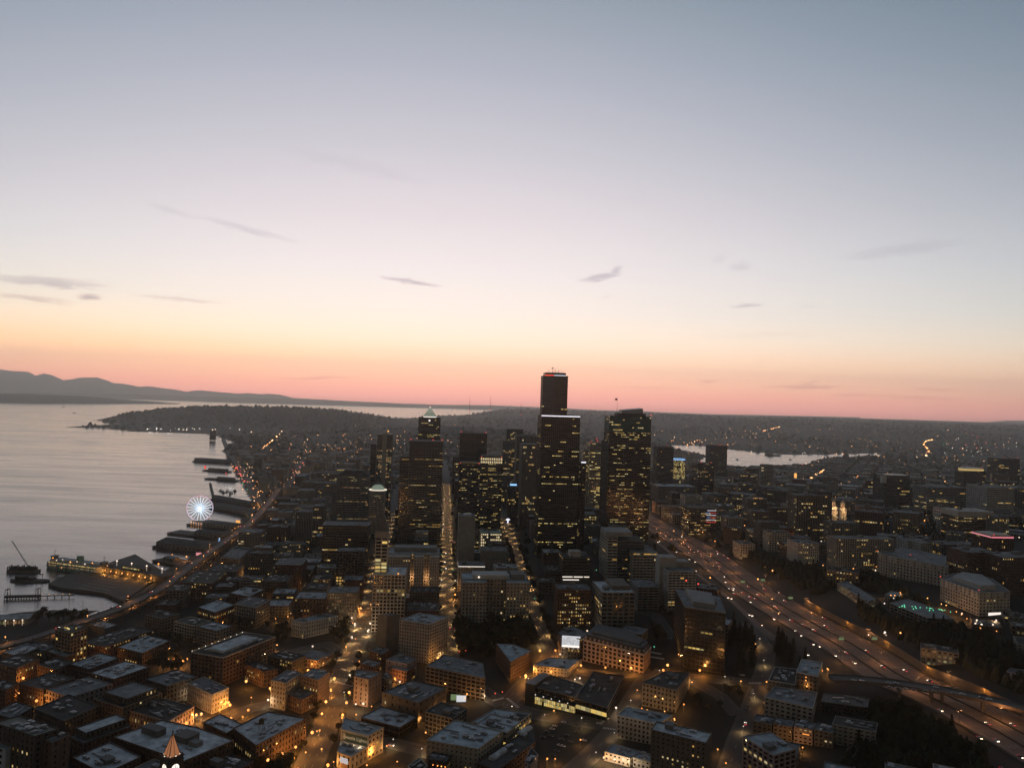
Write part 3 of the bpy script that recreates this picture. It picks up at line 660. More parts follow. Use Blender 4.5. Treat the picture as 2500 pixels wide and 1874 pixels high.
def gear(r, poly, z, n, seed, house=False):
    """roof plant: air units with a fan, ducts, a stair house, skylights."""
    rnd = random.Random(seed + 991); poly = ccw(poly); e = max(((Vector(poly[(i + 1) % len(poly)]) - Vector(poly[i])) for i in range(len(poly))), key=lambda v: v.length); ang = math.atan2(e.y, e.x)
    ax = (math.cos(ang), math.sin(ang), 0); ay = (-math.sin(ang), math.cos(ang), 0)
    for k in range(n):
        p = inside(poly, rnd); mb = MB(); t = rnd.random(); o = (p.x, p.y, 0)
        if t < .5:
            w, d, h = rnd.uniform(1.2, 3.2), rnd.uniform(1, 2.2), rnd.uniform(.8, 1.9)
            mb.obox(o, ax, ay, (0, 0, 1), (-w, w), (-d, d), (z + .3, z + .3 + h)); mb.obox(o, ax, ay, (0, 0, 1), (-w * .9, -w * .6), (-d * .9, d * .9), (z + .1, z + .3)); mb.obox(o, ax, ay, (0, 0, 1), (w * .6, w * .9), (-d * .9, d * .9), (z + .1, z + .3))
            mb.lathe((p.x, p.y, z + .3 + h), [(d * .6, 0), (d * .6, .3), (d * .5, .3)], 8); obj('air_unit', mb, 'metal', r)
        elif t < .7:
            w = rnd.uniform(3, 8); mb.obox(o, ax, ay, (0, 0, 1), (-w, w), (-.35, .35), (z + .3, z + .9)); mb.obox(o, ax, ay, (0, 0, 1), (w - .9, w), (-.5, .5), (z + .9, z + 1.7)); obj('roof_duct', mb, 'metal', r)
        elif t < .88:
            w, d = rnd.uniform(1, 3), rnd.uniform(.8, 1.8)
            mb.obox(o, ax, ay, (0, 0, 1), (-w, w), (-d, d), (z + .1, z + .5)); mb.add([(o[0] + ax[0] * i + ay[0] * j, o[1] + ax[1] * i + ay[1] * j, zz) for i, j, zz in ((-w, -d, z + .5), (w, -d, z + .5), (w, d, z + .5), (-w, d, z + .5), (-w, 0, z + 1.1), (w, 0, z + 1.1))], [(0, 1, 5, 4), (2, 3, 4, 5), (1, 2, 5), (3, 0, 4)]); obj('skylight', mb, rnd.choice(('metal', 'roof_pale')), r)
        else:
            mb.tube((p.x, p.y, z), (p.x, p.y, z + rnd.uniform(1.5, 3)), .35, .3, 8); obj('vent_pipe', mb, 'metal', r)
    if house:
        p = inside(poly, rnd); w, d, h = rnd.uniform(2.5, 5), rnd.uniform(2, 4), rnd.uniform(2.6, 4.2); mb = MB()
        mb.obox((p.x, p.y, 0), ax, ay, (0, 0, 1), (-w, w), (-d, d), (z + .1, z + h)); mb.obox((p.x, p.y, 0), ax, ay, (0, 0, 1), (-w - .2, w + .2), (-d - .2, d + .2), (z + h, z + h + .25)); obj('stair_house', mb, 'grey_wall', r)
A_D = math.radians(-5.4); A_P = math.radians(26.6)
def frame_dir(ang): return Vector((math.cos(ang), -math.sin(ang))), Vector((math.sin(ang), math.cos(ang)))     # street, avenue
def xy_at(px, py, D):
    d = ray(px, py); return Vector((d.x / d.y * D, D)), HC + d.z / d.y * D
def front_rect(xl, xr, yt, D, depth, ang=A_D):
    """footprint whose front face spans pixel columns xl..xr at depth D, top edge at pixel row yt."""
    s, a = frame_dir(ang); p, z = xy_at(xl, yt, D); d = ray(xr, yt); q = Vector((d.x / d.y, 1.0))
    # p + s*w = q*k
    det = s.x * -q.y + q.x * s.y
    w = (-p.x * -q.y + -p.y * q.x) / det * 1.0
    w = abs(w); return [p, p + s * w, p + s * w + a * depth, p + a * depth], z
def depth_from_base(px, py): return ground(px, py).y
HEROES = {}
def make(name, label, cat, poly, zt, st, z0=None, near=False, seed=None, gearn=3, house=False, faces=None, tiers=None, ref=None, group=None, maxwin=70, lit_over=None, parapet=.9, foot=True):
    poly = [Vector(p[:2]) for p in poly]; c = sum(poly, Vector((0, 0))) / len(poly)
    gb = min(hz(p.x, p.y) for p in poly) - .5 if z0 is None else z0
    r = root(name, label, cat, (c.x, c.y, gb), group); seed = seed if seed is not None else (len(HEROES) * 17 + int(c.x) * 3 + int(c.y)); HEROES[r.name] = r
    lp = ccw([tuple(p - c) for p in poly]); h = zt - gb
    tier(r, lp, 0, h, st, near, seed, faces, maxwin, parapet=parapet, lit_over=lit_over)
    if gearn or house: gear(r, lp, h, int(gearn * 1.6 + .5), seed, house)
    if foot: FOOT.append(ccw([tuple(p) for p in poly]))
    if ref: REFS.append((ref, proj((c.x, c.y, zt - h * .35)), 1.0))
    r['h'] = h; r['lp'] = [list(p) for p in lp]
    return r, lp, h
def T(name, label, xl, xr, yt, D, depth, st, by=None, ang=A_D, **k):
    """tower facing down the avenue; D in metres, or by = pixel row of its foot."""
    if D < 0: by = -D
    if by is not None: D = depth_from_base((xl + xr) / 2, by)
    poly, z = front_rect(xl, xr, yt, D, depth, ang)
    p2, z2 = xy_at((xl + xr) / 2, yt, (poly[0].y + poly[1].y) / 2)
    return make(name, label, k.pop('cat', 'building'), poly, z2, st, **k)
def CRP(ox, oy, k=4.144):
    return lambda *pts: [(ox + x / k, oy + y / k) for x, y in pts]
BL = CRP(0, 1474); BN = CRP(400, 1474); BM = CRP(800, 1474); BQ = CRP(1200, 1474); BR = CRP(1600, 1474); BS = CRP(2000, 1474); CW = CRP(400, 1100); CC = CRP(800, 1200); C4 = CRP(1200, 1250); C5 = CRP(1600, 1300); C6 = CRP(2000, 1300); CE = CRP(2000, 950); CD = CRP(1600, 950)
def Rf(name, label, pts, h, st, three=False, **k):
    """building by the pixel corners of its roof and its height; three: left, near, right and the fourth completes it."""
    x, y = sum(p[0] for p in pts) / len(pts), sum(p[1] for p in pts) / len(pts)
    z = 20.0
    for _ in range(12):
        p = at(x, y, z); z = .5 * z + .5 * (hz(p.x, p.y) + h)
    W_ = [at(px, py, z).to_2d() for px, py in pts]
    if three: W_.append(W_[0] + W_[2] - W_[1])
    return make(name, label, k.pop('cat', 'building'), W_, z, st, near=k.pop('near', True), **k)
def lightstrip(r, name, poly, z, h, m, edges=None, out=.25):
    poly = ccw(poly); mb = MB()
    for i in range(len(poly)):
        if edges is not None and i not in edges: continue
        a = Vector(poly[i]); b = Vector(poly[(i + 1) % len(poly)]); Lf = (b - a).length; t = (b - a) / Lf; nn = Vector((t.y, -t.x))
        mb.obox((a.x, a.y, 0), (t.x, t.y, 0), (nn.x, nn.y, 0), (0, 0, 1), (.2, Lf - .2), (.05, out), (z, z + h))
    return obj(name, mb, m, r)
def beacons(r, pts, rad=.9, m='red_light', h=2.0):
    for (x, y, z) in pts:
        mb = MB(); mb.tube((x, y, z), (x, y, z + h), .15); o = obj('mast', mb, 'pole_metal', r)
        mb = MB(); mb.ball((x, y, z + h + rad), rad); obj('beacon', mb, m, r)
def local_at(r, px, py, z):
    p = at(px, py, z); return (p.x - r.location.x, p.y - r.location.y, z - r.location.z)
# ------------------------------------------------------------------ downtown towers
OT = 'office tower'
# the tallest tower: three stepped dark volumes
r, lp, h = T('office_tower', 'tallest black stepped skyscraper with a white light band at its shoulder', 1322, 1417, 1015, 1215, 46, style('curtain', bay=3.2, fl=3.7, lit=.075, busy=.10, litm='yellow_light'), cat=OT, gearn=2, ref='the tallest tower')
tallest = r
up_poly, uz = front_rect(1352, 1387, 918, 1224, 33); c0 = r.location
w_ = Vector((lp[1][0] - lp[0][0], lp[1][1] - lp[0][1])); s, a = frame_dir(A_D)
pl = xy_at(1326, 918, 1234)[0] - Vector(c0[:2]); q1 = Vector(up_poly[0]) - Vector(c0[:2]); q2 = Vector(up_poly[1]) - Vector(c0[:2])
upp = [tuple(pl), tuple(q1), tuple(q2), tuple(q2 + a * 30), tuple(pl + a * 26)]
tier(r, upp, h + .3, uz - c0[2], style('curtain', bay=3.2, fl=3.7, lit=.03, busy=.05, litm='yellow_light'), seed=5)
lightstrip(r, 'light_band', lp, h - 1.2, 1.6, 'strip_cool', [0])
hu = uz - c0[2]
ccp = offset(ccw(upp), -3.2); mb = MB(); mb.prism(ccp, hu + .5, hu + 6); obj('roof_crown', mb, 'black_metal', r)
lightstrip(r, 'red_light_band', ccp, hu + .9, 1.3, 'red_light', [0]); lightstrip(r, 'light_band', ccp, hu + .9, 1.1, 'strip_cool', [1])
cc = sum((Vector(p) for p in ccp), Vector((0, 0))) / len(ccp)
for k, (ddx, hh) in enumerate(((-3, 11), (1.5, 7), (7, 6), (-9, 5))):
    mb = MB(); mb.tube((cc.x + ddx, cc.y, hu + 6), (cc.x + ddx, cc.y, hu + 6 + hh), .35, .15); obj('antenna', mb, 'pole_metal', r)
mb = MB(); mb.lathe((cc.x - 3, cc.y - 1, hu + 13.5), [(.1, -1.5), (2.2, .2), (2.3, .5)], 10); obj('dish', mb, 'metal', r)
beacons(r, [(cc.x - 1, cc.y - 6, hu + 6)], .8)
r2, lp2, h2 = T('office_tower', 'low dark shoulder block against the right side of the tallest tower', 1419, 1431, 1128, 1219, 40, style('curtain', lit=.10, litm='yellow_light'), cat=OT, gearn=0)
lightstrip(r2, 'light_band', lp2, h2 - 1, 1.8, 'strip_cool', [0])
# teal-topped tower
r, lp, h = T('office_tower', 'broad dark tower with a teal glass top and many yellow lit windows', 1487, 1590, 1055, 1330, 42, style('curtain', wall='dark_stone', bay=3.0, fl=3.8, sp=1.3, lit=.20, busy=.16, litm='yellow_light'), cat=OT, gearn=0, ref='the teal-topped tower')
tealtop = r
lt = offset(ccw(lp), -.4); tier(r, lt, h + .3, h + 27, style('curtain', wall='teal_glass', glass='teal_glass', bay=3.4, fl=4.6, sp=.8, lit=.10, busy=.1, litm='yellow_light', roof='roof_dark'), seed=9)
p0, p1, p2, p3 = [Vector(q) for q in ccw(lp)]
def sub(u0, u1, v0, v1): return [tuple(p0.lerp(p1, u).lerp(p3.lerp(p2, u), v)) for u, v in ((u0, v0), (u1, v0), (u1, v1), (u0, v1))]
mb = MB(); mb.prism(sub(.22, .88, .12, .8), h + 27.3, h + 33); obj('roof_block', mb, 'dark_stone', r)
mb = MB(); q = sub(.32, .82, .2, .75); mb.add([(x, y, h + 33.05) for x, y in q] + [(q[0][0], q[0][1], h + 38), (q[1][0], q[1][1], h + 42), (q[2][0], q[2][1], h + 43), (q[3][0], q[3][1], h + 39)], [(3, 2, 1, 0), (4, 5, 6, 7), (0, 1, 5, 4), (1, 2, 6, 5), (2, 3, 7, 6), (3, 0, 4, 7)]); obj('slanted_roof_screen', mb, 'metal', r)
q = sub(.24, .25, .5, .51)[0]; mb = MB(); mb.tube((q[0], q[1], h + 27), (q[0], q[1], h + 60), .3, .15); obj('flagpole', mb, 'pole_metal', r); mb = MB(); mb.obox((q[0], q[1], 0), (-.8, .2, 0), (.2, .8, 0), (0, 0, 1), (0, 5), (-.06, .06), (h + 55.5, h + 59)); obj('flag', mb, 'black_metal', r)
beacons(r, [(p1.x - 1, p1.y + 1, h + 28)], 1.0)
# chamfered left flank of the same tower
ax_, zx = xy_at(1472, 1260, 1356); lf = [tuple(ax_ - Vector(r.location[:2])), tuple(p0 + Vector((-.6, .3))), tuple(p3 + Vector((-.6, 0))), tuple(ax_ - Vector(r.location[:2]) + a * 30)]
tier(r, lf, 0, h - 18, style('curtain', wall='dark_stone', bay=3.0, sp=1.3, lit=.2, busy=.2, litm='yellow_light'), seed=12)
# striped dark tower on the left of the avenue
r, lp, h = T('office_tower', 'dark tower with close horizontal stripes and red lights on its roof corners', 1000, 1082, 1078, 1420, 46, style('strip', wall='tan', bay=5, fl=4.0, sp=1.7, lit=.10, busy=.10, glass='tower_glass'), cat=OT, gearn=0, ref='the striped tower')
striped = r
lightband = MB(); q = offset(ccw(lp), .1); lightband.prism(q, h - 9, h + .8); obj('roof_band', lightband, 'dark_stone', r)
P4 = ccw(lp); beacons(r, [(P4[0][0] + 2, P4[0][1] + 1, h + 1), (P4[1][0] - 2, P4[1][1] + 1, h + 1), ((P4[0][0] * .3 + P4[1][0] * .7), P4[0][1] + 3, h + 1)], 1.0)
T('office_tower', 'lower striped wing on the left side of the striped tower', 976, 999, 1115, 1424, 44, style('strip', wall='tan', fl=4.0, sp=1.7, lit=.10, busy=.10), cat=OT, gearn=1)
# pyramid-crowned tower far behind
r, lp, h = T('office_tower', 'tower with a white lit pyramid crown and bright round lamp far behind', 1022, 1076, 1020, 1790, 50, style('curtain', wall='dark_stone', bay=3.4, lit=.10, busy=.12, glass='tower_glass', litm='yellow_light'), cat=OT, gearn=0, ref='the pyramid-crowned tower')
q = ccw(lp); p0, p1, p2, p3 = [Vector(v) for v in q]; cc = (p0 + p1 + p2 + p3) / 4
mb = MB(); base = sub(.22, .80, .22, .80); mb.prism(base, h + .1, h + 4); obj('crown_drum', mb, 'dark_stone', r); lightstrip(r, 'crown_light_band', base, h + 1.2, 2.2, 'strip_white', None, .4)
top = [tuple(Vector(v).lerp(cc, .86)) for v in base]
for k in range(6):
    a0, a1 = k / 6, (k + .72) / 6
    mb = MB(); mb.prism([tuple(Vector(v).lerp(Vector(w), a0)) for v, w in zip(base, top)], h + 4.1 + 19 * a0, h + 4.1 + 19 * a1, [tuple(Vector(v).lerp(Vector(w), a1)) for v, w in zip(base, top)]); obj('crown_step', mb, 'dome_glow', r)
    if k < 5: lightstrip(r, 'crown_light', [tuple(Vector(v).lerp(Vector(w), a1)) for v, w in zip(base, top)], h + 4.15 + 19 * a1, .35, 'dim_light', None, .5)
mb = MB(); mb.ball((cc.x, cc.y, h + 25), 1.6, 8, 5); obj('crown_lantern', mb, 'strip_white', r); beacons(r, [(cc.x - 2, cc.y, h + 26), (cc.x + 2, cc.y, h + 26)], .7)
mb = MB(); m = (p0 + p1) / 2; mb.ball((m.x, m.y - 1.6, h - 6), 2.3, 10, 6); obj('round_lamp', mb, 'strip_white', r); lightstrip(r, 'facade_light', [tuple(m + Vector((-.6, 0))), tuple(m + Vector((.6, 0))), tuple(m + Vector((.6, 2))), tuple(m + Vector((-.6, 2)))], h - 62, 22, 'dim_light', [0])
# concrete tower with a dark slotted top
r, lp, h = T('office_tower', 'slim concrete tower with a pale central rib and dark slotted top', 921, 958, 1060, 1650, 36, style('vert', wall='concrete', bay=4, lit=.28, busy=.3, litm='dim_light', glass='dark_glass'), cat=OT, gearn=0, ref='the ribbed concrete tower')
p0, p1, p2, p3 = [Vector(v) for v in ccw(lp)]; mb = MB(); mb.prism(sub(.36, .64, -.05, .2), 0, h + 3); obj('central_rib', mb, 'pale_stone', r)
mb = MB(); mb.prism(sub(.02, .34, -.03, .3), h - 32, h + .9); mb.prism(sub(.66, .98, -.03, .3), h - 32, h + .9); obj('dark_slot', mb, 'black_metal', r); beacons(r, [tuple(p0.lerp(p1, .72)) + (h + 1,)], 2.0, 'orange_glow', 4)
T('office_tower', 'narrow dark office tower with small blue sign close beside the ribbed tower', 905, 919, 1084, 1700, 30, style('curtain', lit=.05), cat=OT, gearn=1)
# hipped-roof federal block, green dome block
r, lp, h = T('office_tower', 'wide gridded office block with a dark hipped roof', 823, 901, 1163, 1560, 44, style('grid', wall='concrete', bay=2.7, fl=3.6, pw=.8, sp=1.3, lit=.07, busy=.1, litm='dim_light'), cat=OT, gearn=0, ref='the hipped-roof office block')
q = offset(ccw(lp), 1.0); cc = sum((Vector(v) for v in q), Vector((0, 0))) / 4; tq = [tuple(Vector(v).lerp(cc, .42)) for v in q]; mb = MB(); mb.prism(q, h + .95, h + 12, tq); obj('hipped_roof', mb, 'roof_dark', r)
r, lp, h = T('domed_tower', 'small gridded tower with a lit green dome and glowing brim', 903, 939, 1200, 1500, 34, style('grid', wall='pale_stone', bay=2.6, fl=3.6, pw=.9, sp=1.4, lit=.05, litm='dim_light'), cat=OT, gearn=0, ref='the green-domed tower')
cc = sum((Vector(v) for v in lp), Vector((0, 0))) / 4
mb = MB(); mb.lathe((cc.x, cc.y, h + .9), [(16.5, 0), (17.6, .6), (17.6, 1.6), (16, 2.2)], 24); obj('brim', mb, 'pale_stone', r)
mb = MB(); mb.lathe((cc.x, cc.y, h + .9), [(17.75, .7), (17.75, 2.2), (17.4, 2.3)], 24); obj('brim_light', mb, 'strip_white', r)
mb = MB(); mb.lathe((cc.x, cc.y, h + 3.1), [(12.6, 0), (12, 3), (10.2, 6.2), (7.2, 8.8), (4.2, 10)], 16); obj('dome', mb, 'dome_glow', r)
mb = MB()
for k in range(16):
    an = 6.2832 * k / 16
    for (r0, z0_), (r1, z1_) in zip([(12.8, 0), (12.2, 3), (10.4, 6.2), (7.4, 8.8)], [(12.2, 3), (10.4, 6.2), (7.4, 8.8), (4.3, 10.1)]): mb.tube((cc.x + r0 * math.cos(an), cc.y + r0 * math.sin(an), h + 3.1 + z0_), (cc.x + r1 * math.cos(an), cc.y + r1 * math.sin(an), h + 3.1 + z1_), .3, n=4)
obj('dome_ribs', mb, 'copper_green', r); mb = MB(); mb.lathe((cc.x, cc.y, h + 13), [(4.4, 0), (4.4, 2.5), (5, 2.6), (3, 3.4), (3, 5.4), (.4, 7)], 10); obj('lantern', mb, 'grey_wall', r)
# black box tower and the lit block before it
r, lp, h = T('office_tower', 'plain black box tower with a red light on its corner', 1124, 1190, 1058, 1560, 50, style('curtain', wall='black_metal', bay=4, fl=3.9, lit=.03, busy=.02), cat=OT, gearn=0, ref='the black box tower')
p0, p1, p2, p3 = [Vector(v) for v in ccw(lp)]; beacons(r, [(p0.x + 2, p0.y + 2, h), (p1.x - 4, p1.y + 2, h)], 1.0)
r, lp, h = T('office_tower', 'busy office tower with speckled yellow windows below the black box tower', 1122, 1172, 1134, 1440, 42, style('curtain', wall='dark_stone', bay=3, sp=1.4, lit=.30, busy=.14, litm='yellow_light'), cat=OT, gearn=1)
p0, p1, p2, p3 = [Vector(v) for v in ccw(lp)]; beacons(r, [(p0.x + 1, p0.y + 2, h), (p1.x - 2, p1.y + 2, h)], 1.0); lightstrip(r, 'cornice_lights', lp, h + 3.5, .9, 'dim_light', [0]); mb = MB(); mb.prism(offset(ccw(lp), -2), h + .2, h + 4.4); obj('roof_block', mb, 'dark_stone', r)
r, lp, h = T('office_tower', 'stone tower with two rows of glowing arches under its roof', 1173, 1227, 1122, 1446, 46, style('curtain', wall='dark_stone', bay=3, sp=1.4, lit=.32, busy=.16, litm='yellow_light'), cat=OT, gearn=0, ref='the tower with glowing arches')
p0, p1, p2, p3 = [Vector(v) for v in ccw(lp)]
for zz in (h - 6.5, h - .5):
    for k in range(12):
        mb = MB(); p = p0.lerp(p1, (k + .5) / 12); mb.obox((p.x, p.y, 0), (1, .09, 0), (.09, -1, 0), (0, 0, 1), (-.9, .9), (.05, .4), (zz, zz + 3.2)); mb.lathe((p.x, p.y - .2, zz + 3.2), [(.9, 0), (.6, .7), (.1, .9)], 6); obj('lit_arch', mb, 'cream_light', r)
mb = MB(); mb.prism(offset(ccw(lp), -3), h + .2, h + 7); obj('roof_block', mb, 'dark_stone', r); beacons(r, [(p0.x + 2, p0.y + 2, h + 2), (p1.x - 2, p1.y + 3, h + 2), (p1.x - 8, p1.y + 3, h + 2)], .9)
# towers between the avenue and the tallest tower
T('office_tower', 'distant dark hotel tower with a bright cream band below its flat top', 1238, 1278, 1048, 1950, 40, style('grid', wall='grey_wall', bay=3, lit=.16, busy=.08), cat=OT, gearn=2)
T('office_tower', 'paler broad-shouldered tower behind the striped rib tower', 1228, 1284, 1078, 1900, 36, style('grid', wall='grey_wall', bay=3.2, lit=.14, busy=.1), cat=OT, gearn=2)
r, lp, h = T('office_tower', 'pale grey slab with an off-white top stepping behind the vertical ribbed tower', 1262, 1316, 1064, 1620, 34, style('vert', wall='concrete', bay=3, lit=.03), cat=OT, gearn=1)
r, lp, h = T('office_tower', 'dark tower with vertical ribs just left of the tallest tower', 1275, 1322, 1085, 1500, 44, style('vert', wall='concrete', bay=2.2, pw=.8, sp=.5, lit=.10, busy=.1, glass='black_metal'), cat=OT, gearn=1, ref='the vertical ribbed tower')
r, lp, h = T('office_tower', 'small stepped tower with a blue lit crown left of the vertical ribbed tower', 1240, 1268, 1188, 1560, 28, style('grid', wall='grey_wall', bay=3, lit=.16), cat=OT, gearn=0)
p0, p1, p2, p3 = [Vector(v) for v in ccw(lp)]; mb = MB(); mb.prism(sub(.2, .8, .2, .8), h + .2, h + 6); mb.prism(sub(.3, .7, .3, .7), h + 6.1, h + 11, sub(.42, .58, .42, .58)); obj('stepped_crown', mb, 'copper_green', r); lightstrip(r, 'blue_crown_light', sub(.2, .8, .2, .8), h + 2, 3.4, 'blue_light', [0])
# behind, between the two big towers
r, lp, h = T('office_tower', 'pale striped office tower with glowing yellow floors between the two big towers', 1441, 1480, 1082, 1640, 50, style('bands', wall='pale_stone', bay=4, fl=3.9, sp=1.9, lit=.36, busy=.3, litm='yellow_light'), cat=OT, gearn=1, ref='the pale striped tower')
p0, p1, p2, p3 = [Vector(v) for v in ccw(lp)]; beacons(r, [tuple(p0.lerp(p1, .05)) + (h,), tuple(p0.lerp(p1, .45)) + (h + 2,), tuple(p0.lerp(p1, .95)) + (h,), tuple(p3.lerp(p2, .7)) + (h + 4,)], 1.1)
T('office_tower', 'pale striped flank wing squeezed beside the tallest tower', 1424, 1440, 1100, 1650, 34, style('bands', wall='pale_stone', bay=4, fl=3.9, sp=2, lit=.30, busy=.2), cat=OT, gearn=0)
# right of the teal-topped tower
r, lp, h = T('apartment_tower', 'plain dark brown tower right of the teal-topped tower', 1605, 1645, 1091, 1950, 34, style('grid', wall='dark_stone', bay=3, sp=1.4, pw=.8, lit=.08), cat='tower', gearn=1, ref='the plain brown tower')
p0, p1, p2, p3 = [Vector(v) for v in ccw(lp)]; beacons(r, [tuple(p0.lerp(p1, .62).lerp(p2, .1)) + (h,)], .9)
r, lp, h = T('office_block', 'block with all windows lit yellow under a blue glowing crown', 1645, 1673, 1122, 2300, 34, style('grid', wall='grey_wall', bay=3.2, fl=3.8, pw=.7, sp=1.2, lit=.9, busy=.9, litm='yellow_light'), gearn=0, ref='the yellow lit block'); lightstrip(r, 'blue_crown_light', lp, h - 1, 3.2, 'blue_light')
r, lp, h = T('apartment_tower', 'black slab tower with two red roof lights before the lake', 1704, 1744, 1131, 1900, 36, style('curtain', wall='black_metal', bay=3.2, sp=1.2, lit=.16), cat='tower', gearn=1, ref='the black slab tower')
p0, p1, p2, p3 = [Vector(v) for v in ccw(lp)]; beacons(r, [tuple(p0.lerp(p1, .2)) + (h,), tuple(p0.lerp(p1, .8)) + (h,)], 1.0)
r, lp, h = T('apartment_tower', 'tall grey glass tower standing against the bright lake', 1734, 1776, 1088, 2350, 40, style('curtain', wall='grey_wall', bay=3, sp=1.1, lit=.07, busy=.03, litm='dim_light'), cat='tower', gearn=1, ref='the tower against the lake'); beacons(r, [tuple(Vector(lp[0]).lerp(Vector(lp[1]), u)) + (h,) for u in (.5, .62, .74)], .8)
T('apartment_tower', 'slim dark tower between the yellow lit block and lake', 1690, 1703, 1160, 1950, 24, style('curtain', lit=.05), cat='tower', gearn=1)
# rounded pale hotel by the lake
def roundhouse(label, px, yt, yb, D, wpx, st, ref):
    c, z = xy_at(px, yt, D); rr = wpx / 2 / F * D; poly = [c + Vector((rr * math.cos(6.2832 * k / 14), rr * .8 * math.sin(6.2832 * k / 14))) for k in range(14)]
    return make('round_tower', label, 'tower', poly, z, st, gearn=1, ref=ref)
roundhouse('round-cornered pale tower ringed by thin white balconies before the lake', 1872, 1134, 1190, 2050, 34, style('bands', wall='pale_stone', bay=5, fl=3.4, sp=1.2, pw=.2, lit=.06), 'the round pale tower')
roundhouse('dark dome-shaped block left of the round pale tower', 1836, 1142, 1190, 2350, 36, style('bands', wall='grey_wall', bay=5, fl=3.6, sp=1.2, pw=.2, lit=.05), None)
# other mid-distance blocks right of the freeway: label, xl, xr, top, D, depth, style
G = style
MID = [
 ('grey hotel block with orange lights on its flat roof', 1826, 1874, 1218, -1280, 30, G('grid', wall='concrete', bay=3, lit=.14, busy=.05), 'the hotel with orange roof lights'),
 ('dark side wing joined to the hotel with orange roof lights', 1876, 1902, 1232, -1282, 26, G('grid', wall='dark_stone', bay=3.2, lit=.06), None),
 ('white square block with small dark windows above the freeway', 1774, 1816, 1264, -1298, 30, G('punch', wall='white_wall', bay=4, lit=.06), 'the white square block'),
 ('balconied brown apartment block beside the lit church towers', 1945, 2026, 1210, -1325, 32, G('bands', wall='tan', bay=4.2, fl=3.2, sp=1.1, pw=1.3, lit=.20), 'the balconied apartment block'),
 ('tall grey apartment slab to the left of the church towers', 1990, 2032, 1200, -1318, 28, G('grid', wall='grey_wall', bay=3.2, fl=3.2, lit=.12), None),
 ('broad apartment slab with full-height pale ribs at the wooded slope', 2042, 2186, 1316, -1395, 26, G('vert', wall='concrete', bay=3.4, pw=1.3, sp=1.0, fl=3.1, lit=.10, busy=.02), 'the ribbed apartment slab'),
 ('grey apartment block standing just before the church towers', 2030, 2098, 1277, -1345, 26, G('vert', wall='grey_wall', bay=3.2, pw=1.1, sp=1.0, fl=3.1, lit=.10), None),
 ('dark balconied tower with a slanted white roof fin', 2156, 2222, 1168, -1250, 40, G('bands', wall='dark_stone', bay=5, fl=3.3, sp=1.4, lit=.05), 'the dark balconied tower'),
 ('narrow white building with a lit stair beside the dark balconied tower', 2134, 2153, 1197, -1238, 18, G('blank', wall='white_wall'), None),
 ('broad pale hospital block with long dark window bands', 2264, 2362, 1190, -1250, 50, G('bands', wall='concrete', bay=6, fl=3.9, sp=2.0, lit=.10), 'the broad pale hospital block'),
 ('round-edged black tower with a lit crown room', 2353, 2407, 1150, 2050, 36, G('curtain', wall='black_metal', bay=3.4, lit=.05), 'the black tower with lit crown'),
 ('high brown tower with pale floor bands on the skyline at the right edge', 2436, 2490, 1120, -1195, 44, G('bands', wall='tan', bay=5, fl=3.6, sp=1.3, lit=.06), 'the brown banded tower'),
 ('long white striped hospital slab at the right edge', 2410, 2476, 1190, -1275, 60, G('bands', wall='white_wall', bay=6, fl=4.2, sp=2.7, lit=.05), 'the white striped hospital'),
 ('grey wing behind the white striped hospital slab', 2478, 2530, 1192, -1270, 50, G('bands', wall='grey_wall', bay=6, fl=4, sp=1.6, lit=.08), None),
 ('black glass hospital block with a pale stone top band', 2340, 2426, 1250, -1322, 44, G('strip', wall='tan', bay=5, fl=4.6, sp=1.8, lit=.25, busy=.14), 'the black glass hospital block'),
 ('pale ribbed wing right of the black glass hospital block', 2428, 2464, 1262, -1325, 40, G('vert', wall='concrete', bay=3, lit=.10), None),
 ('small white stair tower with glowing landings', 2296, 2322, 1240, -1278, 22, G('punch', wall='white_wall', bay=5, fl=6, pw=3, sp=3, lit=.55), None),
 ('brick tower with a pink neon band round its roof', 2421, 2475, 1312, -1405, 40, G('vert', wall='brick', bay=3, pw=1.3, lit=.05), 'the pink neon tower'),
 ('white stepped clinic block right of the wooded slope', 2217, 2254, 1322, -1375, 30, G('punch', wall='white_wall', bay=4, lit=.03), 'the white stepped clinic'),
 ('white clinic wing with dark window slots', 2248, 2297, 1326, -1382, 34, G('vert', wall='white_wall', bay=3.4, pw=1.6, sp=1.4, lit=.04), None),
 ('plain pale rear block between the clinic and the pink neon tower', 2340, 2419, 1331, -1375, 30, G('blank', wall='concrete'), None),
 ('grey slab behind the white clinic with two lit windows', 2299, 2338, 1330, -1388, 30, G('vert', wall='grey_wall', bay=3.4, lit=.12), None),
 ('tall brown brick hospital wing with narrow windows', 2362, 2444, 1350, -1442, 40, G('vert', wall='brick', bay=3, pw=1.5, sp=1.3, fl=3.7, lit=.06), 'the brown brick hospital wing'),
 ('brown brick wing cut by the right edge of the photo', 2448, 2530, 1362, -1455, 40, G('vert', wall='brick', bay=3, pw=1.5, sp=1.3, fl=3.7, lit=.08), None),
 ('low dark slab with flat pale roof beside the freeway bend', 1640, 1668, 1205, 1750, 50, G('strip', lit=.10), None),
 ('low curved-roof hall between the brown tower and freeway', 1608, 1700, 1188, 1850, 60, G('strip', wall='grey_wall', lit=.03, roof='roof_pale'), None),
 ('grey office slab with flat dark roof under the round pale tower', 1866, 1920, 1190, 1850, 40, G('grid', wall='grey_wall', lit=.06), None),
 ('flat grey residence slab behind the hotel with orange roof lights', 1800, 1846, 1182, 1950, 34, G('grid', wall='grey_wall', bay=3, lit=.06), None),
 ('pale office block with a thin white roof edge near the lake road', 1905, 1950, 1196, 1800, 34, G('grid', wall='concrete', bay=3.4, lit=.03), None),
]
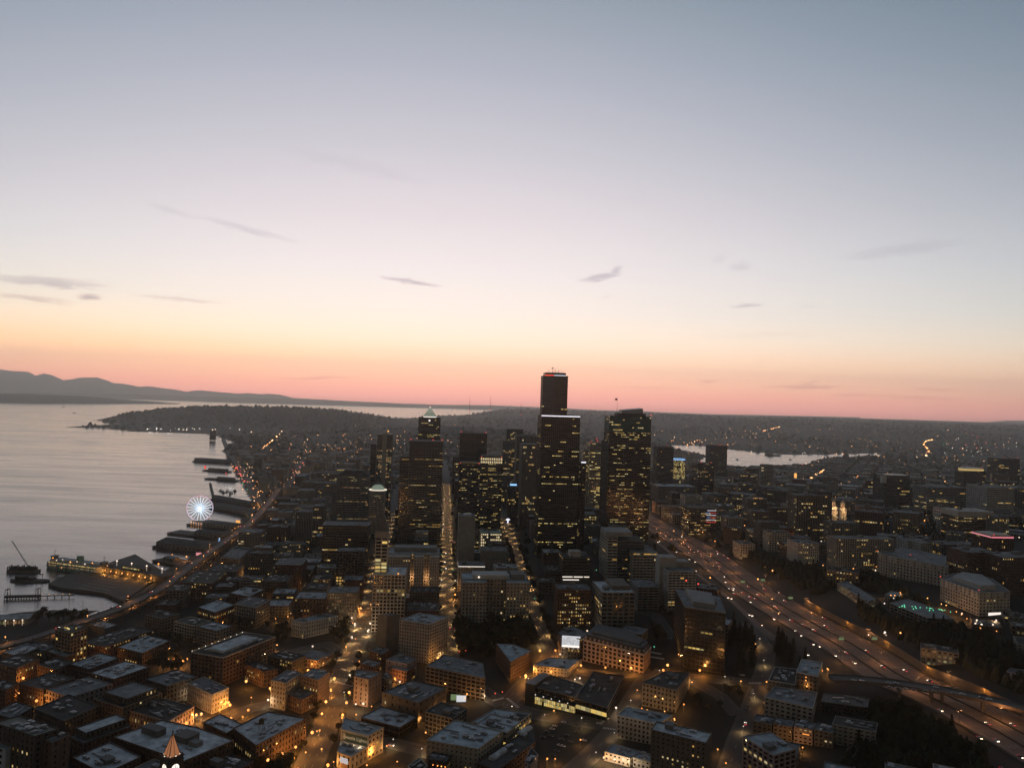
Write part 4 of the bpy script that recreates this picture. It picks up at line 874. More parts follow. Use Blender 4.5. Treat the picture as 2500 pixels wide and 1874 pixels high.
for (lab, xl, xr, yt, D, dep, st, ref) in MID:
    r, lp, h = T('apartment_block' if 'apartment' in lab else 'hospital_block' if 'hospital' in lab else 'city_block', lab, xl, xr, yt, D, dep, st, gearn=4, house=True, ref=ref)
    p0, p1, p2, p3 = [Vector(v) for v in ccw(lp)]
    if 'orange lights' in lab: beacons(r, [tuple(p0.lerp(p1, u)) + (h,) for u in (.3, .38, .46, .6, .7)], .9, 'orange_glow', .8)
    if lab.startswith('brick tower with a pink'):
        lightstrip(r, 'pink_neon_band', lp, h - .6, 1.7, 'strip_pink'); beacons(r, [tuple(p0.lerp(p1, .1)) + (h + 1,)], .8)
        mb = MB(); mb.prism(sub(.1, .95, .1, .9), h + .2, h + 3.2); obj('roof_block', mb, 'pale_stone', r)
    if 'lit crown' in lab: mb = MB(); mb.prism(sub(.08, .92, .05, .8), h + .2, h + 6); obj('crown_room', mb, 'warm_light', r); mb = MB(); mb.prism(sub(.04, .96, .02, .9), h + 6.1, h + 8); obj('crown_roof', mb, 'black_metal', r); beacons(r, [tuple(p0.lerp(p1, .8)) + (h + 8,)], .9)
    if 'fin' in lab: mb = MB(); mb.prism(sub(-.04, .12, -.02, .15), h - 10, h + 5); obj('roof_fin', mb, 'white_wall', r); mb = MB(); mb.prism(sub(.14, .98, .02, .6), h + .2, h + 8); obj('roof_block', mb, 'black_metal', r)
    if 'pale stone top band' in lab: mb = MB(); mb.prism(offset(ccw(lp), .3), h - 8, h + 1); obj('stone_band', mb, 'pale_stone', r)
    if 'brown banded' in (ref or ''): beacons(r, [tuple(p0.lerp(p1, .3)) + (h + 2,), tuple(p0.lerp(p1, .9)) + (h + 2,)], .9)
    if 'lit stair' in lab:
        for k in range(9): mb = MB(); mb.obox((p1.x, p1.y, 0), (1, 0, 0), (0, 1, 0), (0, 0, 1), (-1.2, .06), (-.08, 1.6), (4 + k * 4, 6 + k * 4)); obj('stair_light', mb, 'orange_glow', r)
# flag-lit screen block by the freeway
r, lp, h = T('office_block', 'glass office block with flag coloured light bars by the freeway', 1682, 1750, 1241, -1302, 46, style('curtain', wall='grey_wall', bay=4, fl=4.4, sp=1.2, lit=.45, busy=.3), gearn=3, ref='the flag-lit office block')
p0, p1, p2, p3 = [Vector(v) for v in ccw(lp)]
for k, mm in enumerate(('flag_white', 'flag_red', 'flag_white', 'flag_red', 'flag_white', 'flag_red')):
    a0 = p0.lerp(p1, .62 if k % 3 else .66); a1 = p0.lerp(p1, .985)
    lightstrip(r, 'light_bar', [tuple(a0), tuple(a1), tuple(a1 + Vector((0, 2))), tuple(a0 + Vector((0, 2)))], h - 4 - k * 4.4, 1.2, mm, [0], .5)
    if k in (1, 3): a2 = p0.lerp(p1, .76); lightstrip(r, 'blue_light_bar', [tuple(a0), tuple(a2), tuple(a2 + Vector((0, 2))), tuple(a0 + Vector((0, 2)))], h - 4 - k * 4.4, 1.2, 'flag_blue', [0], .7)
# lit twin church towers
for lab, px, yt, D in (('left of two warm lit church towers with open belfry and small dome', 2035.5, 1238, 1370), ('right of two warm lit church towers with open belfry and small dome', 2057.5, 1242, 1370)):
    c, z = xy_at(px, yt, D); gz = hz(c.x, c.y); w = 4.6; r = root('church_tower', lab, 'church tower', (c.x, c.y, gz)); h = z - gz
    mb = MB(); mb.box(-w, w, -w, w, -2, h); [mb.box(x - .6, x + .6, -w - .3, -w, 0, h - 1) for x in (-w + .6, w - .6, 0)]; obj('shaft', mb, 'cream', r)
    mb = MB(); mb.box(-w - .6, w + .6, -w - .6, w + .6, h, h + 1.2); mb.box(-w - .3, w + .3, -w - .3, w + .3, h - 14, h - 13); obj('cornice', mb, 'pale_stone', r)
    mb = MB(); [mb.tube((3.3 * math.cos(k * .7854 + .39), 3.3 * math.sin(k * .7854 + .39), h + 1.2), (3.3 * math.cos(k * .7854 + .39), 3.3 * math.sin(k * .7854 + .39), h + 9), .5) for k in range(8)]; mb.lathe((0, 0, h + 9), [(4, 0), (4.2, .8), (3.4, 3), (2, 4.6), (.8, 5.4), (.8, 7.4), (.1, 9)], 12); obj('belfry', mb, 'cream', r)
    mb = MB(); mb.lathe((0, 0, h + 1.3), [(2.2, 0), (2.2, 7)], 8); obj('belfry_glow', mb, 'spire_glow', r)
    mb = MB(); [mb.box(x - .5, x + .5, -w - .12, -w + .1, h - 11, h - 4) for x in (-2, 2)]; obj('lit_window', mb, 'spire_glow', r)
    for (lx, lz, pw) in ((-3, h - 2, 2500), (3, h - 12, 1500), (0, h + 6, 2600)):
        li = bpy.data.lights.new('flood_light', 'POINT'); li.energy = pw; li.color = (1, .62, .3); li.shadow_soft_size = .3; lo = bpy.data.objects.new('flood_light', li); COL.objects.link(lo); lo.parent = r; lo.location = (lx, -w - 5, max(lz, 3))
    REFS.append(('the lit church towers', proj((c.x, c.y, z - 20)), 1.0)) if px < 2040 else None
# ------------------------------------------------------------------ older blocks in front of the towers
CB = 'office building'
# white tower with pyramid top on a broad base block
r, lp, h = T('white_tower', 'slim white stone tower with a grey pyramid roof on a broad gridded base', 911, 990, 1404, 0, 44, style('punch', wall='pale_stone', bay=4.4, fl=4.2, pw=1.2, sp=1.3, rec=.6, lit=.05, busy=.06, roof='roof_pale', litm='warm_light'), by=1541, cat='tower', near=True, gearn=5, house=True, ref='the white pyramid-roofed tower', maxwin=150)
p0, p1, p2, p3 = [Vector(v) for v in ccw(lp)]; c0 = Vector(r.location[:2])
D2 = r.location.y - 14; sp_, sz = front_rect(917, 947, 1312, D2, 16); sp_ = [tuple(q - c0) for q in sp_]; sh = sz - r.location.z
def glow_low(i, nb, nf, rnd): return {(j, k) for k in range(0, 4) for j in range(nb) if rnd.random() < .75} | {(j, k) for k in range(nf) for j in range(nb) if rnd.random() < .05}
tier(r, sp_, h + .2, sh, style('punch', wall='pale_stone', bay=7.2, fl=4.4, pw=1.3, sp=1.5, rec=.6, litm='yellow_light'), True, 3, None, 60, roof=False, lit_over=glow_low)
mb = MB(); mb.prism(offset(ccw(sp_), .9), sh - .1, sh + 1.0); mb.prism(offset(ccw(sp_), .2), sh + 1.0, sh + 7); mb.prism(offset(ccw(sp_), .8), sh + 7, sh + 8); obj('cornice', mb, 'concrete', r)
cc = sum((Vector(v) for v in sp_), Vector((0, 0))) / 4; bq = offset(ccw(sp_), .3); tq = [tuple(Vector(v).lerp(cc, .93)) for v in bq]; mb = MB(); mb.prism(bq, sh + 8, sh + 33, tq); obj('pyramid_roof', mb, 'grey_wall', r)
mb = MB(); mb.tube((cc.x, cc.y, sh + 32.5), (cc.x, cc.y, sh + 41), .25, .1); mb.ball((cc.x, cc.y, sh + 34), .9); obj('spire', mb, 'metal', r)
mb = MB(); mb.ball((p0.x + 30, p0.y + 1.5, h + 2.5), 1.1); obj('roof_lamp', mb, 'orange_glow', r)
# U-shaped white blocks behind
wd = style('punch', wall='pale_stone', bay=3.5, fl=3.9, pw=1.9, sp=2.0, lit=.10, roof='roof_pale')
r, lp, h = T('office_building', 'pale office block with three wings and orange lit courts between them', 948, 1073, 1352, 0, 40, dict(wd, roof='roof_blue'), by=1462, cat=CB, near=True, gearn=4, house=True, ref='the three-winged pale block', faces={0: dict(wd, wall='brick', lit=.3)}, maxwin=80)
p0, p1, p2, p3 = [Vector(v) for v in ccw(lp)]
for (u0, u1) in ((0, .44), (.52, .70), (.82, 1)):
    tier(r, sub(u0, u1, -.32, -.01), 0, h - 1.5, dict(wd, lit=.08), True, int(u0 * 100), None, 40)
for u in (.48, .76):
    p = p0.lerp(p1, u); li = bpy.data.lights.new('court_light', 'POINT'); li.energy = 2600; li.color = (1, .50, .2); li.shadow_soft_size = .4; lo = bpy.data.objects.new('court_light', li); COL.objects.link(lo); lo.parent = r; lo.location = (p.x, p.y - 7, h * .5)
mb = MB(); mb.prism(sub(.1, .95, .35, .9), h + .2, h + 6); obj('roof_block', mb, 'concrete', r)
T('office_building', 'low brick office block with dark roof between the white tower and the avenue', 994, 1071, 1492, 0, 40, style('punch', wall='red_brick', lit=.06, roof='roof_dark'), by=1560, cat=CB, near=True, gearn=6, house=True)
T('office_building', 'dark flat-roofed block before the three-winged pale block', 1000, 1072, 1446, 0, 30, style('punch', wall='tan', lit=.08, roof='roof_dark'), by=1508, cat=CB, near=True, gearn=4)
# blank slab
r, lp, h = T('blank_tower', 'windowless pale concrete slab tower beside the avenue', 1120, 1161, 1262, -1385, 34, style('blank', wall='concrete', roof='roof_grey'), cat='tower', gearn=0, ref='the windowless slab tower')
p0, p1, p2, p3 = [Vector(v) for v in ccw(lp)]; mb = MB(); mb.prism(sub(.3, .78, .05, .6), h + .2, h + 3.5); obj('roof_block', mb, 'roof_pale', r)
pz = MB()
for k in range(1, 10): pz.obox((p0.x, p0.y, 0), tuple((p1 - p0).normalized()) + (0,), (0, -1, 0), (0, 0, 1), (.2, (p1 - p0).length - .2), (.02, .06), (h * k / 10, h * k / 10 + .12))
obj('joint_lines', pz, 'grey_wall', r)
r, lp, h = T('office_building', 'small classical block with two rows of warm lit windows', 1174, 1225, 1302, -1352, 26, style('punch', wall='pale_stone', bay=3.2, fl=4.6, pw=1.2, sp=1.8, lit=.72, busy=.9, litm='cream_light', roof='copper_green'), cat=CB, gearn=2, ref='the small lit classical block')
r, lp, h = T('office_building', 'cream club building with a glowing strip along its cornice', 1119, 1184, 1382, -1440, 30, style('punch', wall='cream', lit=.12, roof='roof_grey'), cat=CB, near=True, gearn=3, house=True, ref='the block with glowing cornice'); lightstrip(r, 'cornice_light', lp, h - .6, .8, 'strip_white')
T('office_building', 'pale low block behind the courthouse with a dark entrance', 1176, 1240, 1345, -1395, 34, style('punch', wall='concrete', lit=.03), cat=CB, gearn=4, house=True)
# courthouse: H plan
ch = style('punch', wall='concrete', bay=4.2, fl=4.3, pw=2.2, sp=2.1, lit=.06, roof='roof_blue')
def row3(i, nb, nf, rnd): return {(j, 2) for j in range(nb) if rnd.random() < .8} | {(j, k) for k in range(nf) for j in range(nb) if rnd.random() < .03}
r, lp, h = T('courthouse', 'broad stone courthouse with recessed centre and pale flat roof behind the dark park', 1128, 1290, 1415, 0, 34, ch, by=1530, cat='courthouse', near=True, gearn=5, ref='the courthouse', lit_over=row3, maxwin=120)
p0, p1, p2, p3 = [Vector(v) for v in ccw(lp)]
tier(r, sub(0, .36, -.42, -.01), 0, h - .6, ch, True, 4, None, 50); tier(r, sub(.66, 1, -.42, -.01), 0, h - .6, dict(ch, lit=.2), True, 8, None, 60)
mb = MB(); mb.prism(sub(.16, .7, .1, .75), h + .2, h + 5); obj('roof_house', mb, 'white_wall', r); mb = MB(); mb.prism(sub(.74, .95, .1, .75), h + .2, h + 6); obj('roof_house', mb, 'concrete', r)
mb = MB(); q = p0.lerp(p1, .25); mb.ball((q.x, q.y + 3, h + 2.5), 1.1); obj('roof_lamp', mb, 'lamp_white', r)
# front pale hotel with its darker side block
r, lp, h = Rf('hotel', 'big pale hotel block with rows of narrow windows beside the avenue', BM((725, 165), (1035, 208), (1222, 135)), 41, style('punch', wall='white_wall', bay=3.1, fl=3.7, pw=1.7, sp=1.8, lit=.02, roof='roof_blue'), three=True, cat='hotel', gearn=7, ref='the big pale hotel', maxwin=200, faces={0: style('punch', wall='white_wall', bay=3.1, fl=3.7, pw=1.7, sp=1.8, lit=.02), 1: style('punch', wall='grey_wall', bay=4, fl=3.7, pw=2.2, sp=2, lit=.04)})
Rf('hotel_annex', 'plain grey side block on the left of the big pale hotel', BM((505, 115), (600, 128), (735, 112)), 38, style('blank', wall='grey_wall', roof='roof_grey'), three=True, cat='building', gearn=2)
# blocks around the courthouse to the freeway
wl = style('punch', wall='brick', bay=2.6, fl=4.1, pw=1.3, sp=2.2, lit=.5, busy=.4)
T('office_building', 'dark brick office with four rows of small yellow lit windows', 1362, 1444, 1440, 0, 30, wl, by=1530, cat=CB, near=True, gearn=5, house=True, ref='the brick office with lit rows', maxwin=150)
gr = style('grid', wall='concrete', bay=6.5, fl=4.6, pw=1.3, sp=1.7, lit=.08)
r, lp, h = T('office_building', 'pale concrete office with deep square window grid and tall roof plant', 1470, 1550, 1447, 0, 54, dict(gr, roof='roof_pale'), by=1548, cat=CB, near=True, gearn=5, house=True, ref='the deep-gridded office', maxwin=90)
p0, p1, p2, p3 = [Vector(v) for v in ccw(lp)]; mb = MB(); mb.prism(sub(.4, .95, .25, .95), h + .2, h + 5); obj('roof_house', mb, 'tan', r)
r, lp, h = T('office_building', 'pale tower wing with a wide white roof slab and a glass flank', 1484, 1508, 1312, -1420, 50, style('bands', wall='pale_stone', bay=8, fl=4, sp=1.8, lit=.15, busy=.1), cat=CB, gearn=0, ref='the white-roofed glass block')
tier(r, [tuple(Vector(lp[1]) + Vector((.2, 2))), tuple(Vector(lp[1]) + Vector((38, 6))), tuple(Vector(lp[1]) + Vector((34, 52))), tuple(Vector(lp[1]) + Vector((-3, 48)))], 0, h - 5, style('curtain', wall='grey_wall', bay=4, fl=4, sp=1, lit=.12, busy=.1), seed=3)
p0, p1, p2, p3 = [Vector(v) for v in ccw(lp)]; mb = MB(); mb.prism(sub(-.05, 2.6, .1, .9), h + 1, h + 7); obj('roof_slab', mb, 'white_wall', r)
T('office_building', 'pale striped hospital-like block with slanted dark roof recess by the freeway', 1546, 1606, 1350, -1424, 40, style('bands', wall='pale_stone', bay=5, fl=3.7, sp=1.8, lit=.14), cat=CB, gearn=4, house=True)
r, lp, h = T('garage', 'pale striped block with a taller white blank stair tower by the freeway', 1632, 1700, 1396, 0, 46, style('bands', wall='white_wall', bay=5, fl=3.3, sp=1.5, pw=.6, lit=.05, busy=.02), by=1490, cat=CB, near=True, gearn=4, ref='the white striped block')
p0, p1, p2, p3 = [Vector(v) for v in ccw(lp)]; mb = MB(); mb.prism(sub(-.12, .5, .5, .9), 0, h + 13); obj('stair_tower', mb, 'white_wall', r); mb = MB(); mb.prism(sub(.52, 1.0, .55, .98), h + .2, h + 7); obj('rear_wing', mb, 'concrete', r)
T('garage', 'low open car park with pale slab edges between the office blocks', 1556, 1610, 1434, 0, 40, style('bands', wall='concrete', bay=7, fl=3.2, sp=1.2, pw=.5, rec=1.2, lit=.06), by=1490, cat='car park', near=True, gearn=3)
r, lp, h = T('city_hall', 'dark glass hall with two bright white ledge lights before the tallest tower', 1374, 1440, 1362, -1418, 36, style('curtain', wall='tan', bay=4, fl=4.4, sp=1.2, lit=.10, busy=.05), cat='city hall', gearn=3, ref='the hall with white ledges')
p0, p1, p2, p3 = [Vector(v) for v in ccw(lp)]; mb = MB(); mb.prism(sub(.3, .7, .2, .6), h + .2, h + 8); obj('roof_block', mb, 'pale_stone', r)
for (zz, u0, u1) in ((h * .22, 0, .38), (h * .22, .42, .76), (h * .22, .80, 1.0), (h * .10, 0.02, .62)):
    lightstrip(r, 'ledge_light', [tuple(p0.lerp(p1, u0)), tuple(p0.lerp(p1, u1)), tuple(p0.lerp(p1, u1) + Vector((0, 2))), tuple(p0.lerp(p1, u0) + Vector((0, 2)))], zz, 1.1, 'strip_white', [0], 1.0)
T('office_building', 'dark low podium left of the hall with white ledges', 1330, 1372, 1395, -1425, 40, style('strip', lit=.02), cat=CB, gearn=5)
# black glass tower by the ramp
r, lp, h = Rf('black_tower', 'black glass office block with pale roof edge and two red roof lights near the freeway', [(1648, 1437), (1672, 1482), (1772, 1497), (1757, 1456)], 58, style('curtain', wall='black_metal', bay=4, fl=4.2, pw=.2, sp=.6, lit=.03, busy=.05, roof='roof_grey', cap='concrete', litm='yellow_light'), cat='office tower', near=False, gearn=6, house=True, ref='the black glass block')
q = [Vector(v) for v in lp]; beacons(r, [(q[0].x + 14, q[0].y + 8, h + 5), (q[0].x + 26, q[0].y + 2, h + 3)], .9)
mb = MB(); mb.prism(offset(ccw(lp), -9), h + .2, h + 5); obj('roof_screen', mb, 'concrete', r)
# ------------------------------------------------------------------ square and streets in front
pk = style('punch', wall='pink_stone', bay=5.2, fl=4.6, pw=1.9, sp=1.5, rec=.6, lit=.02, roof='roof_dark', litm='orange_glow')
r, lp, h = Rf('arcade_building', 'pink stone building with square window grid and dark mansard roof', [(1424, 1563), (1572, 1600), (1589, 1582), (1545, 1555), (1450, 1535)], 17, pk, cat='building', gearn=0, ref='the pink stone building', maxwin=150)
q = offset(ccw(lp), .7); mb = MB(); mb.prism(q, h + .95, h + 1.7); obj('cornice', mb, 'pale_stone', r)
q1 = offset(ccw(lp), -.4); q2 = offset(ccw(lp), -3.2); mb = MB(); mb.prism(q1, h + 1.8, h + 6.5, q2); obj('mansard_roof', mb, 'roof_dark', r)
for i in range(len(q1)):
    a = Vector(q1[i]); b = Vector(q1[(i + 1) % len(q1)]); Lf = (b - a).length; t = (b - a) / Lf if Lf else Vector((1, 0)); nn = Vector((t.y, -t.x))
    if nn.dot(Vector(r.location[:2])) > 0: continue
    for k in range(int(Lf / 5.2)):
        mb = MB(); x = (k + .5) * 5.2; mb.obox((a.x, a.y, 0), (t.x, t.y, 0), (-nn.x, -nn.y, 0), (0, 0, 1), (x - .9, x + .9), (-.1, 2), (h + 2.2, h + 4.6)); obj('dormer', mb, 'pink_stone', r)
mb = MB(); q3 = offset(ccw(lp), -7); mb.prism(q3, h + 6.4, h + 9); obj('roof_house', mb, 'grey_wall', r); mb = MB(); mb.prism(offset(ccw(lp), -3.1), h + 6.4, h + 6.7); obj('flat_roof', mb, 'roof_grey', r)
r, lp, h = Rf('corner_building', 'dark building carrying the bright white billboard beside the pink stone building', [(1362, 1542), (1371, 1556), (1417, 1560), (1440, 1548), (1400, 1528)], 20, style('punch', wall='dark_stone', lit=.03, roof='roof_grey'), cat='building', gearn=3, house=True)
# billboard
pa, pb = ground(1371.5, 1600, 0), None
Db = r.location.y - 16; A, za = xy_at(1371.5, 1578, Db); B2, zb = xy_at(1416.5, 1578, Db - 2); zt_ = xy_at(1394, 1551, Db)[1]
t = (B2 - A).normalized(); wB = (B2 - A).length; hB = zt_ - za
br = root('billboard', 'bright white lit billboard with rows of grey print beside the pink stone building', 'billboard', (A.x, A.y, hz(A.x, A.y)), rz=math.atan2(t.y, t.x)); zb = za - br.location.z
mb = MB(); mb.box(0, wB, -.15, .15, zb, zb + hB); obj('panel', mb, 'billboard_light', br)
mb = MB(); mb.box(-.3, wB + .3, .16, .5, zb - .3, zb + hB + .3); obj('frame', mb, 'black_metal', br)
rr = random.Random(4); mb = MB()
for row in range(7):
    x = .6
    while x < wB - 1.2:
        w = rr.uniform(.35, 1.5); 
        if rr.random() < .8: mb.box(x, min(x + w, wB - .6), -.19, -.15, zb + hB * (.25 + row * .1), zb + hB * (.25 + row * .1) + rr.uniform(.25, .42))
        x += w + rr.uniform(.15, .5)
obj('print_lines', mb, 'grey_wall', br); mb = MB(); mb.box(.1, wB - .1, -.2, -.15, zb + .1, zb + hB * .18); obj('bright_strip', mb, 'strip_white', br)
for k in range(4):
    mb = MB(); x = wB * (k + .5) / 4; mb.tube((x, -.1, zb - .4), (x, -1.6, zb - .7), .07); mb.ball((x, -1.7, zb - .7), .35); obj('lamp', mb, 'lamp_white', br)
for x in (wB * .2, wB * .8): mb = MB(); mb.tube((x, .6, -1), (x, .6, zb), .25); obj('post', mb, 'pole_metal', br)
REFS.append(('the white billboard', proj((A.x, A.y, za)), 1.0))
Rf('wedge_building', 'wedge-shaped brick building with pale pointed roof below the park', [(1211, 1571), (1246, 1617), (1299, 1589), (1250, 1572)], 18, style('punch', wall='rust_brick', lit=.04, roof='roof_blue'), gearn=4, ref='the wedge-shaped building')
Rf('low_hall', 'low flat-roofed hall with orange lit edge left of the station', [(1302, 1624), (1385, 1634), (1420, 1610), (1340, 1606)], 7, style('punch', wall='concrete', lit=.02, roof='roof_blue'), gearn=3)
# station: glass front lit yellow
gf = style('curtain', wall='black_metal', bay=1.9, fl=3.0, pw=.25, sp=.35, rec=.25, lit=1.0, busy=1.0, litm='yellow_light')
def allon(i, nb, nf, rnd): return {(j, k) for j in range(nb) for k in range(min(nf, 2)) if rnd.random() < .93} if i in (0, 1) else set()
r, lp, h = Rf('station_hall', 'dark modern station hall with a tall yellow lit glass front on the plaza', [(1297, 1675), (1404, 1703), (1424, 1673), (1338, 1648)], 13, dict(ST['curtain'], kind='curtain', wall='black_metal', bay=2.0, fl=3.6, pw=.25, sp=.35, lit=.0, litm='yellow_light'), cat='station', gearn=3, ref='the lit glass station', lit_over=allon, maxwin=120)
p0, p1, p2, p3 = [Vector(v) for v in ccw(lp)]; mb = MB(); mb.prism(sub(-.03, 1.03, -.16, .0), h * .62, h * .62 + .5); obj('canopy', mb, 'black_metal', r)
for k in range(5): mb = MB(); q = Vector(sub(.14 + k * .18, .15, -.1, 0)[0]); mb.ball((q.x, q.y, h * .62 + .9), .5); obj('canopy_lamp', mb, 'strip_white', r)
mb = MB(); mb.prism(sub(-.12, .1, -.05, .9), 0, h + 3); obj('dark_block', mb, 'black_metal', r)
Rf('station_wing', 'long dark low wing with roof plant to the right of the lit glass station', [(1405, 1706), (1482, 1728), (1524, 1651), (1448, 1640)], 9, style('curtain', wall='black_metal', bay=5, fl=4.2, lit=.10, roof='roof_dark', litm='yellow_light'), cat='station', gearn=7, maxwin=30)
Rf('apartment_building', 'dark gabled apartment building with pale lower bays beside the viaduct road', [(1568, 1667), (1651, 1686), (1685, 1643), (1620, 1640)], 17, style('punch', wall='grey_wall', lit=.05, roof='roof_dark'), cat='apartments', gearn=8, house=True, ref='the dark gabled apartments')
f0 = style('punch', wall='white_wall', bay=3.6, fl=3.5, pw=1.9, sp=1.7, lit=.03, roof='roof_blue')
Rf('apartment_building', 'white four-storey apartment building with a dark red end wall and pale roof', [(1506, 1746), (1608, 1768), (1641, 1747), (1531, 1725)], 17, f0, cat='apartments', gearn=8, ref='the white apartment building', maxwin=60)
Rf('apartment_building', 'tall brown apartment building with many small lit windows at the lower edge', [(1590, 1782), (1724, 1815), (1738, 1790), (1603, 1762)], 44, style('punch', wall='tan', bay=3.8, fl=3.2, pw=2.4, sp=1.9, lit=.13, roof='roof_pale'), cat='apartments', gearn=6, house=True, ref='the tall brown apartments', maxwin=160)
Rf('shop_building', 'row of low flat shops with white lamps at the lower edge', [(1476, 1835), (1538, 1852), (1562, 1834), (1496, 1816)], 6, style('punch', wall='cream', lit=.15, fl=4, roof='roof_blue'), cat='shop', gearn=5)
Rf('shop_building', 'pale single-storey shop with small roof box beside the tall brown apartments', [(1545, 1850), (1586, 1860), (1590, 1842), (1562, 1836)], 6, style('punch', wall='white_wall', lit=.1, fl=4, roof='roof_pale'), cat='shop', gearn=3)
Rf('apartment_building', 'balconied corner apartment tower with a square roof house at the lower edge', [(1813, 1798), (1889, 1845), (1944, 1829), (1882, 1788)], 38, style('grid', wall='pink_stone', bay=5.5, fl=3.2, pw=1.6, sp=1.1, rec=1.0, lit=.12, roof='roof_blue'), cat='apartments', gearn=4, house=True, ref='the balconied corner tower', maxwin=90)
Rf('apartment_building', 'grey stepped apartment building with pale roof rims and an orange lit stair', [(1876, 1661), (1941, 1672), (1946, 1634), (1892, 1628)], 13, style('punch', wall='grey_wall', lit=.03, roof='roof_dark', cap='pale_stone'), cat='apartments', gearn=7)
r, lp, h = Rf('apartment_building', 'taller grey apartment block with orange lamps down its side', [(1944, 1641), (1996, 1652), (2008, 1618), (1957, 1609)], 18, style('punch', wall='grey_wall', lit=.02, roof='roof_blue', cap='pale_stone'), cat='apartments', gearn=4, ref='the grey stepped apartments')
p0, p1, p2, p3 = [Vector(v) for v in ccw(lp)]; q = p0.lerp(p1, .45)
for zz in (h - 2, h - 5): mb = MB(); mb.ball((q.x, q.y - .7, zz), .5); obj('wall_lamp', mb, 'lamp_orange', r)
li = bpy.data.lights.new('stair_light', 'POINT'); li.energy = 700; li.color = (1, .38, .08); li.shadow_soft_size = .3; lo = bpy.data.objects.new('stair_light', li); COL.objects.link(lo); lo.parent = r; lo.location = (q.x, q.y - 2.5, h - 9)
mb = MB(); mb.ball((q.x + .6, q.y - 1.6, h - 10), .6); obj('wall_lamp', mb, 'lamp_orange', r)
Rf('apartment_building', 'front wing of the grey apartments with a round corner bay', [(1866, 1702), (1985, 1730), (1995, 1690), (1892, 1676)], 14, style('punch', wall='concrete', bay=4.6, fl=3.4, lit=.02, roof='roof_grey', cap='pale_stone'), cat='apartments', gearn=6)
for k, (u, lab, w) in enumerate(((0, 'first dark townhouse from the road with grey flat roof', 'grey_wall'), (1, 'townhouse with brown upper storey second from the road', 'tan'), (2, 'pale townhouse with glowing orange balcony strip third from the road', 'pink_stone'), (3, 'dark-roofed end townhouse with a pale chimney', 'grey_wall'))):
    x0 = 1838 + u * 50; y0 = 1764 + u * 7
    r, lp, h = Rf('townhouse', lab, [(x0, y0 - 4), (x0 + 46, y0 + 5), (x0 + 54, y0 - 12), (x0 + 8, y0 - 20)], 11, style('punch', wall=w, bay=3.4, fl=3.3, lit=.14 if u > 1 else .03, roof='roof_grey'), cat='townhouse', gearn=4, group='townhouses above the dark slope')
    if u == 2: p0, p1, p2, p3 = [Vector(v) for v in ccw(lp)]; lightstrip(r, 'balcony_light', [tuple(p0.lerp(p1, .45)), tuple(p0.lerp(p1, .85)), tuple(p0.lerp(p1, .85) + Vector((0, 1))), tuple(p0.lerp(p1, .45) + Vector((0, 1)))], h - 4, .5, 'orange_glow', [0], .7)
Rf('apartment_building', 'dim grey row block with small square windows above the dark lower right corner', [(2032, 1768), (2138, 1788), (2143, 1766), (2040, 1748)], 13, style('punch', wall='concrete', bay=4, fl=3.3, lit=.07, roof='roof_dark'), cat='apartments', gearn=5)
Rf('low_building', 'long low dark-roofed building below the overpass', [(2005, 1712), (2118, 1727), (2122, 1704), (2012, 1693)], 6, style('punch', wall='dark_stone', lit=.0, fl=3.5, roof='roof_grey', cap='concrete'), gearn=5)
Rf('house', 'small pale house half hidden in the dark trees at the right edge', [(2458, 1640), (2500, 1650), (2512, 1637), (2466, 1632)], 7, style('punch', wall='white_wall', lit=.0, fl=3.3, roof='roof_grey'), gearn=1)
# ------------------------------------------------------------------ middle foreground
r, lp, h = Rf('brick_building', 'broad five-storey block with framed windows and skewed dark roof', BM((992, 632), (1594, 758), (1572, 602), (1190, 516)), 21, style('grid', wall='tan', bay=5.0, fl=4.0, pw=1.2, sp=1.5, lit=.04, roof='roof_grey'), cat='building', gearn=8, ref='the broad framed block', maxwin=120)
r, lp, h = Rf('brick_building', 'dark windowless brick warehouse with flat grey roof', BM((550, 896), (916, 1006), (1205, 852), (850, 776)), 19, style('punch', wall='dark_stone', bay=9, fl=6, pw=7.6, sp=4, lit=.03, roof='roof_grey'), gearn=9, house=True, ref='the dark warehouse')
Rf('shop_building', 'single-storey shop with wide pale flat roof and glass corner', BM((335, 1150), (726, 1252), (912, 1145), (545, 1040)), 9, style('curtain', wall='black_metal', bay=5, fl=4.4, lit=.12, roof='roof_pale'), cat='shop', gearn=8)
# building with the painted sign
r, lp, h = Rf('sign_building', 'cream building with a painted name board across its upper wall', BM((135, 1272), (410, 1338), (565, 1256), (165, 1155)), 19, style('punch', wall='cream', bay=4.2, fl=4.0, pw=2.4, sp=2.0, lit=.06, roof='roof_blue'), cat='building', gearn=4, ref='the cream building with name board', faces={}, maxwin=40)
def wall_frame(r, lp, i, px):
    """which edge of the footprint runs between two photo columns."""
    return i
def edge_facing(r, lp, want=Vector((0, -1))):
    best = None; P_ = ccw([tuple(v) for v in lp])
    for i in range(len(P_)):
        a = Vector(P_[i]); b = Vector(P_[(i + 1) % len(P_)]); t = (b - a).normalized(); nn = Vector((t.y, -t.x)); s_ = nn.dot(want)
        if best is None or s_ > best[0]: best = (s_, a, b, t, nn)
    return best[1:]
def board(r, a, b, t, nn, u0, u1, z0, z1, m, name='sign_board', out=.12):
    L0 = (b - a).length; mb = MB(); mb.obox((a.x, a.y, 0), (t.x, t.y, 0), (nn.x, nn.y, 0), (0, 0, 1), (L0 * u0, L0 * u1), (.05, out), (z0, z1)); return obj(name, mb, m, r)
